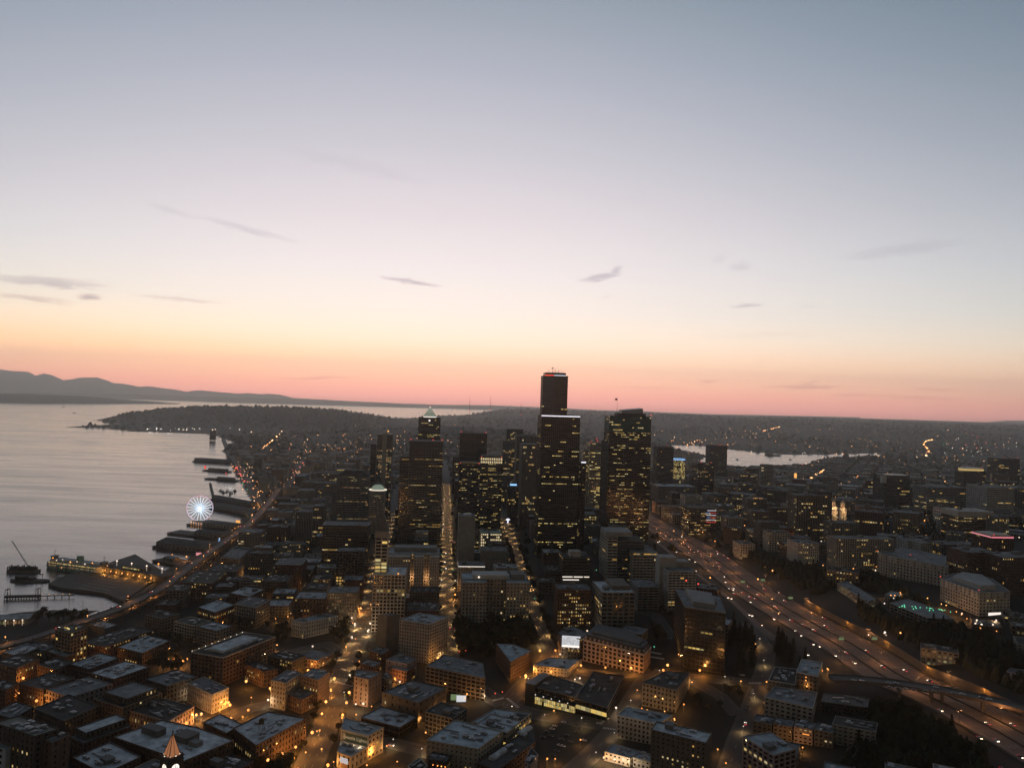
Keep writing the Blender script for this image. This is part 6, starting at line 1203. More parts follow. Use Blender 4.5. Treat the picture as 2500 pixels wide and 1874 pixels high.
# ------------------------------------------------------------------ waterfront
def pier(label, sh, se, w, parts, group='waterfront piers'):
    """deck from the shore pixel to the sea pixel on piles; parts: sheds as (from, to, share of width, height, roof)."""
    A = at(sh[0], sh[1], 3.6).to_2d(); B = at(se[0], se[1], 3.6).to_2d(); t = (B - A).normalized(); L0 = (B - A).length
    r = root('pier', label, 'pier', (A.x, A.y, 0), group, rz=math.atan2(t.y, t.x))
    mb = MB(); mb.box(-6, L0, -w / 2, w / 2, 2.9, 3.7); obj('deck', mb, 'deck_wood', r)
    mb = MB(); [mb.tube((x, y, -3), (x, y, 3.2), .4, n=5) for x in np.arange(4, L0, 7) for y in (-w / 2 + .6, 0, w / 2 - .6)]; obj('piles', mb, 'pile_wood', r)
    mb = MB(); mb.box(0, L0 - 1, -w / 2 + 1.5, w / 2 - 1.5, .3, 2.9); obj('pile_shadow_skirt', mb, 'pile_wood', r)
    for k, (u0, u1, sw, h, rm) in enumerate(parts):
        x0, x1, y = L0 * u0, L0 * u1, w * sw / 2; mb = MB(); mb.box(x0, x1, -y, y, 3.7, 3.7 + h); obj('shed_wall', mb, 'grey_wall', r)
        mb = MB(); e = 3.7 + h; g_ = y * .22; mb.add([(x0 - .6, -y - .6, e), (x1 + .6, -y - .6, e), (x1 + .6, 0, e + g_), (x0 - .6, 0, e + g_), (x1 + .6, y + .6, e), (x0 - .6, y + .6, e)], [(0, 1, 2, 3), (3, 2, 4, 5), (0, 3, 5), (1, 4, 2), (0, 5, 4, 1)]); obj('shed_roof', mb, rm, r)
        mb = MB(); n = max(3, int((x1 - x0) / 9))
        for j in range(n):
            xx = x0 + (x1 - x0) * (j + .5) / n
            for s_ in (-1, 1): mb.box(xx - 1.3, xx + 1.3, s_ * y - .06, s_ * y + .06, 4.2, 7.2)
        obj('shed_doors', mb, 'dark_glass', r); mb = MB()
        for j in range(n):
            if random.random() < .35: xx = x0 + (x1 - x0) * (j + .5) / n; mb.box(xx - .9, xx + .9, -y - .12, -y - .07, 4.4, 6.4)
        obj('lit_doors', mb, 'warm_light', r, kind='stuff')
    REFS.append((None, (0, 0), 1e9)); REFS.pop()
    return r, L0
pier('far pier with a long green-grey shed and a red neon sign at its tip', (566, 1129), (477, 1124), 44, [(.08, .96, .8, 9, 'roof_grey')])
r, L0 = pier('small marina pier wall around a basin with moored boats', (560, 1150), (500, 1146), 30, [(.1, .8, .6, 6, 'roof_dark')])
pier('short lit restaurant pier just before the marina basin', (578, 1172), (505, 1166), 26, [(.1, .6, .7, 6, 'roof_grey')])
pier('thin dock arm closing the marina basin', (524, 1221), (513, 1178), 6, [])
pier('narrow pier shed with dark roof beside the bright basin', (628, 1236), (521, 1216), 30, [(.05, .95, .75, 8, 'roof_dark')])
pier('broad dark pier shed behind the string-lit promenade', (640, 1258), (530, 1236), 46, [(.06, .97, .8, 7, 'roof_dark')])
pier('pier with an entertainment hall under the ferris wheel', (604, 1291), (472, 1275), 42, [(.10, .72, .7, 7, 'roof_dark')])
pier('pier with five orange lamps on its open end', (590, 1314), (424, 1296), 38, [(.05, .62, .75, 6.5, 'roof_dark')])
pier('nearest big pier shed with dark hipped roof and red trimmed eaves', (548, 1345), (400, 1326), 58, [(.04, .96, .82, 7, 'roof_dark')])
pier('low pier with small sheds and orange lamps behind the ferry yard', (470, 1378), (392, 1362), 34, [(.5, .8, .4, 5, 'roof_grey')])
# ferry yard: broad apron with the terminal shed
mb = MB(); ap = [at(x, y, 4.0).to_2d() for x, y in ((345, 1437), (300, 1466), (255, 1446), (150, 1434), (118, 1424), (152, 1404), (205, 1392), (262, 1374), (330, 1352), (400, 1394))]
c = sum(ap, Vector((0, 0))) / len(ap); r = root('ferry_yard', 'dark paved ferry loading yard reaching into the bay', 'pier', (c.x, c.y, 0)); mb.prism(ccw([tuple(p - c) for p in ap]), .5, 4.0); obj('deck', mb, 'asphalt', r)
mb = MB()
for k in range(9):
    a = at(190 + k * 12, 1432 - k * 5, 4.03).to_2d() - c; b = at(262 + k * 10, 1448 - k * 7, 4.03).to_2d() - c; t = (b - a).normalized(); nn = Vector((-t.y, t.x)) * .2; mb.quad(*[(q.x, q.y, 4.02) for q in (a - nn, b - nn, b + nn, a + nn)])
obj('lane_lines', mb, 'marking', r); REFS.append(('the ferry yard', proj((c.x, c.y, 4)), 1.0))
A = at(252, 1398, 4).to_2d(); B = at(400, 1424, 4).to_2d(); t = (B - A).normalized(); L0 = (B - A).length
r = root('ferry_terminal', 'long dark ferry terminal building with a row of orange lamps along its front', 'terminal', (A.x, A.y, 4), rz=math.atan2(t.y, t.x))
mb = MB(); mb.box(0, L0, 0, 26, 0, 9); obj('wall', mb, 'dark_stone', r); mb = MB(); mb.box(-1, L0 + 1, -1.5, 27, 9, 10.2); mb.box(L0 * .25, L0 * .6, 6, 22, 10.2, 14); obj('roof', mb, 'roof_dark', r)
mb = MB(); [mb.box(L0 * .27 + k * 3, L0 * .27 + k * 3 + 2, 5.9, 6.02, 11, 13) for k in range(12)]; obj('lit_windows', mb, 'yellow_light', r, kind='stuff')
for k in range(9):
    x = L0 * (.05 + k * .095); mb = MB(); mb.tube((x, -2, 5.4), (x, -.6, 7.4), .12); mb.ball((x, -2, 5.2), 1.0); obj('front_lamp', mb, 'lamp_orange', r)
    if k % 2 == 0: li = bpy.data.lights.new('front_light', 'POINT'); li.energy = 5000; li.color = (1, .42, .08); li.shadow_soft_size = .5; lo = bpy.data.objects.new('front_light', li); COL.objects.link(lo); lo.parent = r; lo.location = (x, -4, 5)
for k in range(4): x = L0 * (.1 + k * .25); mb = MB(); mb.tube((x, 13, 10), (x, 13, 17), .15); mb.ball((x, 13, 17.6), 1.2); obj('roof_floodlight', mb, 'lamp_white', r)
REFS.append(('the ferry terminal', proj((A.x + t.x * L0 / 2, A.y + t.y * L0 / 2, 8)), 1.0))
# the ferry
A = at(118, 1383, 0).to_2d(); B = at(272, 1404, 0).to_2d(); t = (B - A).normalized(); L0 = (B - A).length * .98
r = root('ferry', 'green and white double-ended car ferry with lit decks moored at the terminal', 'ferry', (A.x, A.y, 0), rz=math.atan2(t.y, t.x))
def hull(x0, x1, w, z0, z1, tap=.14):
    d = (x1 - x0) * tap; return [(x0, -w * .35), (x0 + d, -w), (x1 - d, -w), (x1, -w * .35), (x1, w * .35), (x1 - d, w), (x0 + d, w), (x0, w * .35)]
mb = MB(); mb.prism(hull(2, L0 - 2, 10, 0, 0), -1, 4.5, hull(0, L0, 12, 0, 0)); obj('hull', mb, 'copper_green', r)
mb = MB(); mb.prism(hull(1, L0 - 1, 11.6, 0, 0), 4.5, 9.2); mb.prism(hull(8, L0 - 8, 11.4, 0, 0, .08), 9.3, 12.6); obj('car_deck', mb, 'white_wall', r)
mb = MB(); mb.prism(hull(7, L0 - 7, 11.9, 0, 0, .08), 12.6, 13.1); mb.prism(hull(16, L0 - 16, 7, 0, 0, .05), 13.2, 16); obj('upper_deck', mb, 'white_wall', r)
mb = MB(); [mb.box(12 + k * 3.1, 13.9 + k * 3.1, s * 11.55 - .1, s * 11.55 + .1, 6, 8.2) for k in range(int((L0 - 26) / 3.1)) for s in (-1, 1) if k % 7]; obj('car_deck_openings', mb, 'dim_light', r, kind='stuff')
mb = MB(); [mb.box(14 + k * 2.2, 15.5 + k * 2.2, s * 11.35 - .1, s * 11.35 + .1, 10.2, 11.9) for k in range(int((L0 - 30) / 2.2)) for s in (-1, 1)]; obj('cabin_windows', mb, 'yellow_light', r, kind='stuff')
for x in (13, L0 - 13):
    mb = MB(); mb.prism(hull(x - 4, x + 4, 4.5, 0, 0), 13.2, 19); mb.box(x - 4.6, x + 4.6, -5, 5, 19, 19.5); obj('wheelhouse', mb, 'white_wall', r); mb = MB(); mb.prism(hull(x - 4.1, x + 4.1, 4.6, 0, 0), 16.6, 18.2); obj('wheelhouse_windows', mb, 'dark_glass', r); mb = MB(); mb.tube((x, 0, 19.5), (x, 0, 30), .35, .15); mb.box(x - .2, x + .2, -2.5, 2.5, 25, 25.3); obj('mast', mb, 'pole_metal', r)
mb = MB(); mb.prism(hull(L0 * .46, L0 * .57, 4, 0, 0, .3), 13.2, 23.5, hull(L0 * .475, L0 * .565, 3.4, 0, 0, .3)); obj('funnel', mb, 'copper_green', r)
for k, (x, y) in enumerate(((16, -6), (26, -8), (40, -9), (55, -8), (70, -9), (85, -8), (98, -6), (104, 2))): mb = MB(); mb.ball((min(x, L0 - 6), y, 14.6 if k % 2 else 17), .8); obj('deck_lamp', mb, 'lamp_white' if k % 3 else 'lamp_orange', r)
REFS.append(('the ferry', proj((A.x + t.x * L0 / 2, A.y + t.y * L0 / 2, 10)), 1.0))
# ferry slip towers and walkway
for lab, px, py in (('steel transfer frame of the ferry slip beside the ferry stern', 262, 1400), ('second steel transfer frame on the outer ferry slip', 150, 1405)):
    p = at(px, py, 4); r = root('slip_frame', lab, 'ferry slip', (p.x, p.y, 3)); mb = MB()
    for x in (-7, 7): [mb.tube((x, y, -4), (x, y, 17), .5) for y in (-2, 2)]; mb.box(x - 1, x + 1, -2.6, 2.6, 16, 17.2)
    mb.box(-8, 8, -.7, .7, 15, 16.4); mb.box(-6, 6, -12, 6, .6, 1.4); obj('frame', mb, 'pole_metal', r); mb = MB(); mb.ball((0, -1, 13.5), .7); obj('lamp', mb, 'lamp_orange', r)
A = at(12, 1456, 3).to_2d(); B = at(182, 1452, 3).to_2d(); t = (B - A).normalized(); L0 = (B - A).length; r = root('footbridge', 'low timber walkway with gate frames reaching left across the water', 'walkway', (A.x, A.y, 0), rz=math.atan2(t.y, t.x))
mb = MB(); mb.box(0, L0 * .5, -3.5, 3.5, 2, 4.2); mb.box(L0 * .5, L0, -1.4, 1.4, 2.6, 3.2); obj('deck', mb, 'deck_wood', r); mb = MB(); [mb.tube((x, y, -3), (x, y, 4 + random.random() * 1.5), .35, n=5) for x in np.arange(1, L0 * .5, 3.4) for y in (-3.7, 3.7)]; [mb.tube((x, y, -3), (x, y, 3), .3, n=5) for x in np.arange(L0 * .5, L0, 9) for y in (-1, 1)]; obj('piles', mb, 'pile_wood', r)
for x in (3, L0 * .47):
    mb = MB(); [mb.tube((x + s, y, 0), (x + s * .5, y, 13), .35) for s in (-2.5, 2.5) for y in (-4, 4)]; mb.box(x - 1.6, x + 1.6, -4.5, 4.5, 12.6, 13.4); obj('gate_frame', mb, 'pole_metal', r)
mb = MB(); [mb.tube((x, y, 3.2), (x, y, 4.4), .06, n=4) for x in np.arange(L0 * .5, L0, 4) for y in (-1.3, 1.3)]; mb.box(L0 * .5, L0, -1.35, -1.25, 4.3, 4.4); mb.box(L0 * .5, L0, 1.25, 1.35, 4.3, 4.4); obj('railing', mb, 'pole_metal', r)
for k in range(5): mb = MB(); mb.ball((L0 * (.53 + k * .1), 0, 4.9), .5); obj('walkway_lamp', mb, 'orange_glow', r)
# crane barge
p = at(58, 1395, 0); r = root('crane_barge', 'work barge stacked with piles carrying a leaning lattice crane', 'barge', (p.x, p.y, 0)); mb = MB(); mb.prism(hull(-24, 24, 8, 0, 0, .05), -.5, 3); obj('hull', mb, 'dark_stone', r)
mb = MB(); [mb.tube((x, -5 + (k % 3), 3), (x, -5 + (k % 3), 8.5 + (k % 4)), .9, n=6) for k, x in enumerate(np.arange(-22, 22, 2.2))]; mb.box(-20, 18, -2, 6, 3, 7); obj('pile_stack', mb, 'pile_wood', r)
tip = Vector((-24, 6, 46)); b0 = Vector((9, 0, 6)); mb = MB(); d = tip - b0; e = Vector((0, 1.2, 0)); u = d.cross(e).normalized() * 1.2
for s in (-1, 1): mb.tube(b0 + e * s, tip + e * s * .3, .16, n=4); mb.tube(b0 + u + e * s, tip + u * .3 + e * s * .3, .16, n=4)
for k in range(16): q0 = b0 + d * (k / 16); q1 = b0 + d * ((k + 1) / 16); mb.tube(q0 + e, q1 + u - e, .1, n=3); mb.tube(q0 - e + u, q1 - e, .1, n=3)
obj('crane_boom', mb, 'pole_metal', r); mb = MB(); mb.box(5, 13, -3, 3, 3, 8.5); mb.tube((9, 0, 8), (14, 0, 16), .2); obj('crane_cab', mb, 'dark_stone', r)
p = at(70, 1418, 0); r = root('work_float', 'low dark work float with heaped gear beside the ferry yard', 'barge', (p.x, p.y, 0)); mb = MB(); mb.prism(hull(-26, 30, 7, 0, 0, .1), -.5, 2.4); obj('deck', mb, 'dark_stone', r); mb = MB(); mb.box(-18, -2, -4, 4, 2.4, 7); mb.box(0, 8, -5, 5, 2.4, 5); mb.tube((12, 0, 2), (12, 0, 14), .4); mb.tube((20, 0, 2), (20, 0, 11), .4); mb.box(11, 21, -.6, .6, 10, 11); obj('gear', mb, 'pile_wood', r)
# ferris wheel
c2 = at(489, 1272, 4).to_2d(); Dw = c2.y; cz = xy_at(488, 1240, Dw)[1]; RW = 27.0
r = root('ferris_wheel', 'big ferris wheel with glowing blue-white spokes at the end of a pier', 'ferris wheel', (xy_at(488, 1240, Dw)[0].x, Dw, 0), rz=math.radians(12)); REFS.append(('the ferris wheel', (488, 1240), 1.0))
def ringpts(R, y, n=42): return [(R * math.cos(6.2832 * k / n), y, cz + R * math.sin(6.2832 * k / n)) for k in range(n)]
for y in (-1.1, 1.1):
    mb = MB(); P_ = ringpts(RW, y); [mb.tube(P_[k], P_[(k + 1) % 42], .6, n=5) for k in range(42)]; obj('rim', mb, 'wheel_rim_light', r)
for k in range(21):
    an = 6.2832 * k / 21 + .05; mb = MB(); mb.tube((1.4 * math.cos(an), 0, cz + 1.4 * math.sin(an)), (RW * math.cos(an), 0, cz + RW * math.sin(an)), 1.15, .55, 5); obj('spoke', mb, 'wheel_light', r)
    mb = MB(); x, z = (RW + 1.0) * math.cos(an), cz + (RW + 1.0) * math.sin(an); mb.box(x - 1, x + 1, -1.0, 1.0, z - 2.6, z - .6); mb.tube((x, 0, z - .6), (x, 0, z + .3), .12, n=4); g_ = obj('gondola', mb, 'white_wall', r); mb = MB(); mb.ball((RW * math.cos(an), -1.5, cz + RW * math.sin(an)), .8); obj('rim_lamp', mb, 'strip_pink', r)
mb = MB(); mb.tube((0, -3, cz), (0, 3, cz), 3.2, n=12); obj('hub', mb, 'hub_light', r); mb = MB(); mb.tube((0, -1.3, cz), (0, 1.3, cz), 8.0, n=16); obj('hub_disc', mb, 'wheel_light', r)
mb = MB(); [mb.tube((x, y, 3.5), (0, y * .35, cz), .7, .5, 6) for x in (-12, 12) for y in (-8, 8)]; obj('support_legs', mb, 'white_wall', r); mb = MB(); mb.box(-14, 14, -7, 7, 3.7, 6.5); obj('boarding_platform', mb, 'grey_wall', r)
mb = MB(); [mb.ball((x, -7.3, 7.2), .55) for x in np.arange(-13, 14, 3.4)]; obj('platform_lamps', mb, 'lamp_white', r, kind='stuff')
li = bpy.data.lights.new('wheel_glow', 'POINT'); li.energy = 30000; li.color = (.75, .85, 1); li.shadow_soft_size = 6; lo = bpy.data.objects.new('wheel_glow', li); COL.objects.link(lo); lo.parent = r; lo.location = (0, -9, cz)
# lit tree of blue lights and festoon strings on the promenade
p = ground(535, 1330, 4); r = root('light_tree', 'pointed tree of blue and white lights on the waterfront promenade', 'light tree', tuple(p)); mb = MB(); [mb.ball((rr_ * math.cos(k * 2.4), rr_ * math.sin(k * 2.4), z), .5, 5, 3) for k in range(44) for z, rr_ in [(1.5 + k * .33, 5.2 * (1 - k / 46))]]; obj('lamps', mb, 'blue_light', r, kind='stuff'); mb = MB(); mb.tube((0, 0, 0), (0, 0, 16), .25, .1); obj('mast', mb, 'pole_metal', r); mb = MB(); mb.ball((0, 0, 16.4), .9); obj('top_lamp', mb, 'strip_cool', r)
for lab, pts, n, m, cat in (('string of yellow bulbs along the promenade beside the ferris wheel', [(520, 1243), (545, 1247), (568, 1250), (578, 1255), (592, 1262), (606, 1270), (622, 1268)], 34, 'dim_light', 'string lights'), ('five orange lamps in a row on the open pier end', [(466, 1295), (490, 1299)], 5, 'lamp_orange', 'string lights'),
    ('chain of orange lamps curving along the shore road', [(627, 1233), (633, 1243), (638, 1255), (636, 1264)], 9, 'lamp_orange', 'string lights'), ('orange lamps in a row above the market street', [(672, 1230), (696, 1230)], 7, 'orange_glow', 'string lights')):
    P_ = [ground(*q) for q in pts]; r = root('string_lights', lab, cat, tuple(P_[0])); 
    for k in range(n):
        u = k / (n - 1) * (len(P_) - 1); i = min(int(u), len(P_) - 2); q = P_[i].lerp(P_[i + 1], u - i) - P_[0]; mb = MB(); mb.ball((q.x, q.y, max(P_[i].z, 4) - P_[0].z + 7), .85, 5, 3); mb.tube((q.x, q.y, 0), (q.x, q.y, max(P_[i].z, 4) - P_[0].z + 6.4), .1, n=4); obj('bulb', mb, m, r)
for lab, px, py, w, h, m, D_ in (('red neon sign high on the far pier shed', 501, 1140, 6, 9, 'red_light', None), ('red neon sign low on the marina shore', 552, 1155, 4, 3, 'red_light', None), ('orange neon wheel sign on the pier building by the shore road', 581, 1274, 9, 8, 'orange_glow', None), ('long pink and red lit shop front on the shore road', 592, 1285, 24, 4, 'strip_pink', None), ('bright red and white shop front on the shore road before the big pier shed', 490, 1352, 16, 5, 'strip_pink', None), ('white lit shop front next to a red one on the shore road', 509, 1341, 8, 7, 'strip_white', None),
    ('yellow neon market sign far above the market street', 785, 1190, 14, 7, 'yellow_light', None), ('bright orange lit building sign by the lake road', 1942, 1163, 9, 24, 'orange_glow', None), ('tall orange lit sign panel beside the freeway', 1677, 1227, 7, 12, 'orange_glow', None), ('glowing yellow roof canopy above the hospital car park', 2312, 1305, 20, 4, 'strip_white', None), ('small white lit cross-shaped sign on the avenue', 1240, 1271, 3, 10, 'strip_cool', None), ('lit white shop board on the broad framed block corner', 1126, 1706, 9, 7, 'billboard_light', None), ('green and white lit board beside the white shop board', 1112, 1702, 9, 6, 'green_glow', None)):
    g_ = ground(px, py + 6 if h < 14 else py + 12); p = Vector((xy_at(px, py, g_.y)[0].x, g_.y, g_.z)); zc = xy_at(px, py, g_.y)[1] - g_.z; r = root('lit_sign', lab, 'sign', tuple(p)); mb = MB(); mb.box(-w / 2, w / 2, -.3, .3, zc - h / 2, zc + h / 2); obj('panel', mb, m, r); mb = MB(); [mb.tube((x, .6, -1), (x, .6, zc + h * .4), .2) for x in (-w * .35, w * .35)]; mb.box(-w / 2 - .2, w / 2 + .2, .31, .5, zc - h / 2 - .2, zc + h / 2 + .2); obj('frame', mb, 'pole_metal', r)
    if 'cross' in lab: mb = MB(); mb.box(-4, 4, -.35, .35, zc + 1.4, zc + 4); obj('cross_arm', mb, m, r)
# boats
def boat(label, px, py, Lb, hd, lamp=None):
    p = at(px, py, 0); r = root('boat', label, 'boat', (p.x, p.y, 0), rz=hd); w = Lb * .14; mb = MB(); mb.prism([(-Lb / 2, -w * .8), (Lb * .25, -w), (Lb / 2, 0), (Lb * .25, w), (-Lb / 2, w * .8)], -.3, Lb * .07 + .8); obj('hull', mb, 'dark_stone', r); mb = MB(); mb.box(-Lb * .35, Lb * .05, -w * .6, w * .6, Lb * .07 + .8, Lb * .14 + 2); mb.box(-Lb * .25, -Lb * .1, -w * .4, w * .4, Lb * .14 + 2, Lb * .19 + 3); obj('cabin', mb, 'grey_wall', r); mb = MB(); mb.tube((-Lb * .15, 0, 1), (-Lb * .15, 0, Lb * .25 + 4), .2, n=4); obj('mast', mb, 'pole_metal', r); return r
boat('long dark ship at anchor on the lake', 1886, 1112, 92, math.radians(-12)); boat('tiny boat on the lake left of the anchored ship', 1801, 1122, 20, .3); boat('tiny boat on the lake right of the anchored ship', 1930, 1122, 18, 0); boat('small dark boat far out on the bay near the island', 155, 994, 46, .1); boat('small dark boat on the bay nearer than the other far one', 182, 1008, 40, .2)
for (px, py), lab in zip(((540, 1199), (548, 1203), (556, 1200), (566, 1204), (572, 1199), (561, 1209)), ('leftmost small boat moored in the marina basin', 'small boat next to the leftmost one in the marina basin', 'small boat in the middle of the marina basin', 'small boat moored right of the basin middle', 'rightmost small boat at the shore end of the marina basin', 'small boat lying lowest, nearest the pier shed, in the marina basin')): b = boat(lab, px, py, 16, random.random() * 3); b['group'] = 'boats moored in the marina basin'
mbx = MB(); rr = random.Random(6)
r = root('marina_lights', 'cluster of white and yellow lights over the marina basin', 'lights', tuple(at(550, 1200, 5)))
for k in range(26): q = at(rr.uniform(532, 580), rr.uniform(1188, 1206), 6) - r.location; mbx.ball((q.x, q.y, rr.uniform(0, 4)), .8, 5, 3); mbx.tube((q.x, q.y, -5), (q.x, q.y, 1), .08, n=3)
obj('lamps', mbx, 'white_light', r, kind='stuff')
# grain silo on the far shore, hill masts
p = at(519, 1074, 3); r = root('grain_silo', 'small dark grain silo with one bright lamp on the far bay shore', 'silo', tuple(p)); mb = MB(); [mb.tube((x, 0, 0), (x, 0, 45), 9, n=10) for x in (-9, 9)]; mb.box(-14, 14, -6, 6, 45, 56); obj('bins', mb, 'dark_stone', r); mb = MB(); mb.ball((0, -6, 60), 4); obj('lamp', mb, 'lamp_white', r)
for px, pb, pt, D, lab in ((1147, 1022, 971, 4500, 'leftmost of three thin red-lit masts on the wooded hill'), (1198, 1023, 967, 4550, 'middle of three thin masts on the wooded hill'), (1272, 1028, 982, 4600, 'rightmost of three thin masts on the wooded hill, near the tallest tower')):
    a, zt = xy_at(px, pt, D); zb = hz(a.x, a.y); r = root('radio_mast', lab, 'mast', (a.x, a.y, zb)); h = zt - zb; mb = MB(); mb.tube((0, 0, 0), (0, 0, h), 1.5, .9, 4)
    for k in range(12): z = h * k / 12; mb.box(-2.2, 2.2, -.3, .3, z, z + .8)
    obj('lattice', mb, 'pole_metal', r)
    for k, u in enumerate((.3, .62, .98)): mb = MB(); mb.ball((0, 0, h * u), 2.6 if k == 1 else 1.3); obj('beacon', mb, 'red_light', r)
# pavilion at the left edge
p0 = at(-30, 1520, 4); r = root('pier_pavilion', 'low glass-roofed ferry pavilion with white lamps at the left edge of the shore', 'terminal', (p0.x, p0.y, 3), rz=.25); mb = MB(); mb.box(-8, 46, -9, 9, 0, 7); obj('wall', mb, 'grey_wall', r); mb = MB(); mb.add([(-9, -10, 7), (47, -10, 7), (47, 0, 10.5), (-9, 0, 10.5), (47, 10, 7), (-9, 10, 7)], [(0, 1, 2, 3), (3, 2, 4, 5), (0, 3, 5), (1, 4, 2), (0, 5, 4, 1)]); obj('roof', mb, 'roof_blue', r)
for k in range(6): mb = MB(); x = -4 + k * 9; mb.tube((x, -13, 0), (x, -13, 6), .1, n=5); mb.ball((x, -13, 6.6), .8, 6, 4); obj('lamp', mb, 'lamp_white', r)
mb = MB(); [mb.box(-5 + k * 4, -2.6 + k * 4, -9.1, -8.9, 1.2, 4.6) for k in range(12)]; obj('lit_windows', mb, 'dim_light', r, kind='stuff')
for lab, px in (('left of two tall thin masts by the shore trees', 167), ('right of two tall thin masts by the shore trees', 201)):
    p = ground(px, 1513); r = root('flag_mast', lab, 'mast', tuple(p)); mb = MB(); mb.tube((0, 0, 0), (0, 0, 26), .3, .15, 6); obj('pole', mb, 'pole_metal', r); mb = MB(); mb.lathe((0, 0, 0), [(.9, 0), (.9, .6), (.4, .9)], 8); obj('base', mb, 'concrete', r)
# ------------------------------------------------------------------ the rest of the city: every building a thing down to the last few hundred
RP = np.concatenate([a for a, w in ROADS]); RWD = np.concatenate([np.full(len(a), w / 2) for a, w in ROADS])
WOODS_PX = [[(1790, 1330), (1900, 1372), (1990, 1388), (2040, 1420), (2130, 1475), (2260, 1530), (2330, 1530), (2520, 1610), (2520, 1700), (2380, 1640), (2200, 1560), (2060, 1480), (1960, 1440), (1880, 1400)], [(2110, 1728), (2230, 1742), (2330, 1800), (2440, 1900), (2040, 1900), (2090, 1830), (2150, 1800)],
            [(1100, 1600), (1112, 1540), (1150, 1500), (1250, 1500), (1310, 1545), (1292, 1575), (1220, 1600)], [(1768, 1510), (1835, 1540), (1858, 1620), (1800, 1650), (1772, 1600)], [(1880, 1560), (1930, 1580), (1985, 1640), (1900, 1625)], [(345, 1585), (470, 1562), (485, 1612), (410, 1650), (350, 1635)],
            [(600, 1790), (740, 1800), (710, 1900), (590, 1900)], [(85, 1500), (205, 1505), (215, 1522), (90, 1525)], [(1590, 1500), (1640, 1500), (1645, 1560), (1600, 1580)], [(1300, 1755), (1445, 1770), (1400, 1850), (1320, 1840)], [(1690, 1665), (1830, 1680), (1795, 1760), (1700, 1740)], [(640, 1560), (700, 1540), (690, 1610), (620, 1600)], [(1000, 1745), (1110, 1720), (1150, 1750), (1040, 1800)], [(2040, 1410), (2140, 1410), (2340, 1520), (2250, 1530)], [(900, 1795), (1060, 1785), (1075, 1850), (1010, 1890), (890, 1890)], [(800, 1880), (900, 1850), (900, 1930), (790, 1930)]]
def inpoly(x, y, P_):
    c = False; j = len(P_) - 1
    for i in range(len(P_)):
        if (P_[i][1] > y) != (P_[j][1] > y) and x < (P_[j][0] - P_[i][0]) * (y - P_[i][1]) / (P_[j][1] - P_[i][1]) + P_[i][0]: c = not c
        j = i
    return c
FB = [(np.array(f), np.mean(f, 0), max(np.hypot(*(np.array(f) - np.mean(f, 0)).T))) for f in FOOT]
def sat(A, B):
    for P_ in (A, B):
        for i in range(len(P_)):
            e = P_[(i + 1) % len(P_)] - P_[i]; n = np.array((e[1], -e[0])); a = A @ n; b = B @ n
            if a.max() < b.min() or b.max() < a.min(): return False
    return True
CAND = []
def zone(x0, x1, y0, y1, ang, cw, cd, hfun, seed, keep=.9):
    rr = random.Random(seed); s, a = frame_dir(ang); cx, cyy = (x0 + x1) / 2, (y0 + y1) / 2; n = int(max(x1 - x0, y1 - y0) * .75 / min(cw, cd))
    for i in range(-n, n):
        for j in range(-n, n):
            p = Vector((cx, cyy)) + s * (i * cw + (i // 2) * 15) + a * (j * cd + (j // 3) * 15)
            if not (x0 < p.x < x1 and y0 < p.y < y1) or rr.random() > keep: continue
            w, d = cw * rr.uniform(.62, .98), cd * rr.uniform(.62, .98); h = hfun(rr, p)
            poly = np.array([tuple(p + s * u * w / 2 + a * v * d / 2) for u, v in ((-1, -1), (1, -1), (1, 1), (-1, 1))])
            CAND.append((p.length - (900 if seed > 10 else 0), p, poly, h, rr.random(), w))
zone(-560, 60, 930, 2000, A_D, 36, 34, lambda r, p: r.choice((10, 14, 16, 20, 24, 30)), 1)
zone(-1300, 300, 1950, 3600, A_D, 44, 42, lambda r, p: r.choice((9, 11, 14, 18, 22, 26, 34, 44)) if p.y < 2900 else r.choice((7, 9, 12, 16, 24)), 2)
zone(-420, 260, 390, 960, A_P, 36, 32, lambda r, p: r.choice((9, 12, 14, 16, 18)), 3)
zone(60, 560, 1150, 2100, A_D, 40, 38, lambda r, p: r.choice((14, 20, 24, 30, 40)), 4, .8)
zone(240, 800, 380, 900, A_P, 34, 30, lambda r, p: r.choice((6, 8, 9, 11)), 5, .7)
zone(380, 1700, 1000, 2300, A_P, 40, 38, lambda r, p: r.choice((8, 9, 11, 14, 18, 24, 30)), 6, .72)
zone(-250, 1700, 2050, 4300, A_P, 46, 44, lambda r, p: r.choice((7, 9, 12, 14, 18, 24, 32)) if p.x < 900 else r.choice((6, 7, 9, 10, 14)), 7, .68)
zone(1500, 2600, 1900, 4200, A_P, 52, 48, lambda r, p: r.choice((6, 7, 8, 10)), 8, .6)
zone(-700, 420, 1700, 2750, A_D, 62, 60, lambda r, p: r.choice((36, 44, 52, 60, 75, 90)) * (.72 if p.x < -250 else 1), 11, .30)
zone(500, 1500, 1250, 2300, A_P, 58, 52, lambda r, p: r.choice((28, 34, 42, 50)), 12, .22)
CAND.sort(key=lambda c: c[0])
KEEP = []
PC = np.array([tuple(c[1]) for c in CAND]); OKL = (sdist(PC, LAND) > 42) & (sdist(PC, LAKE) < -42)
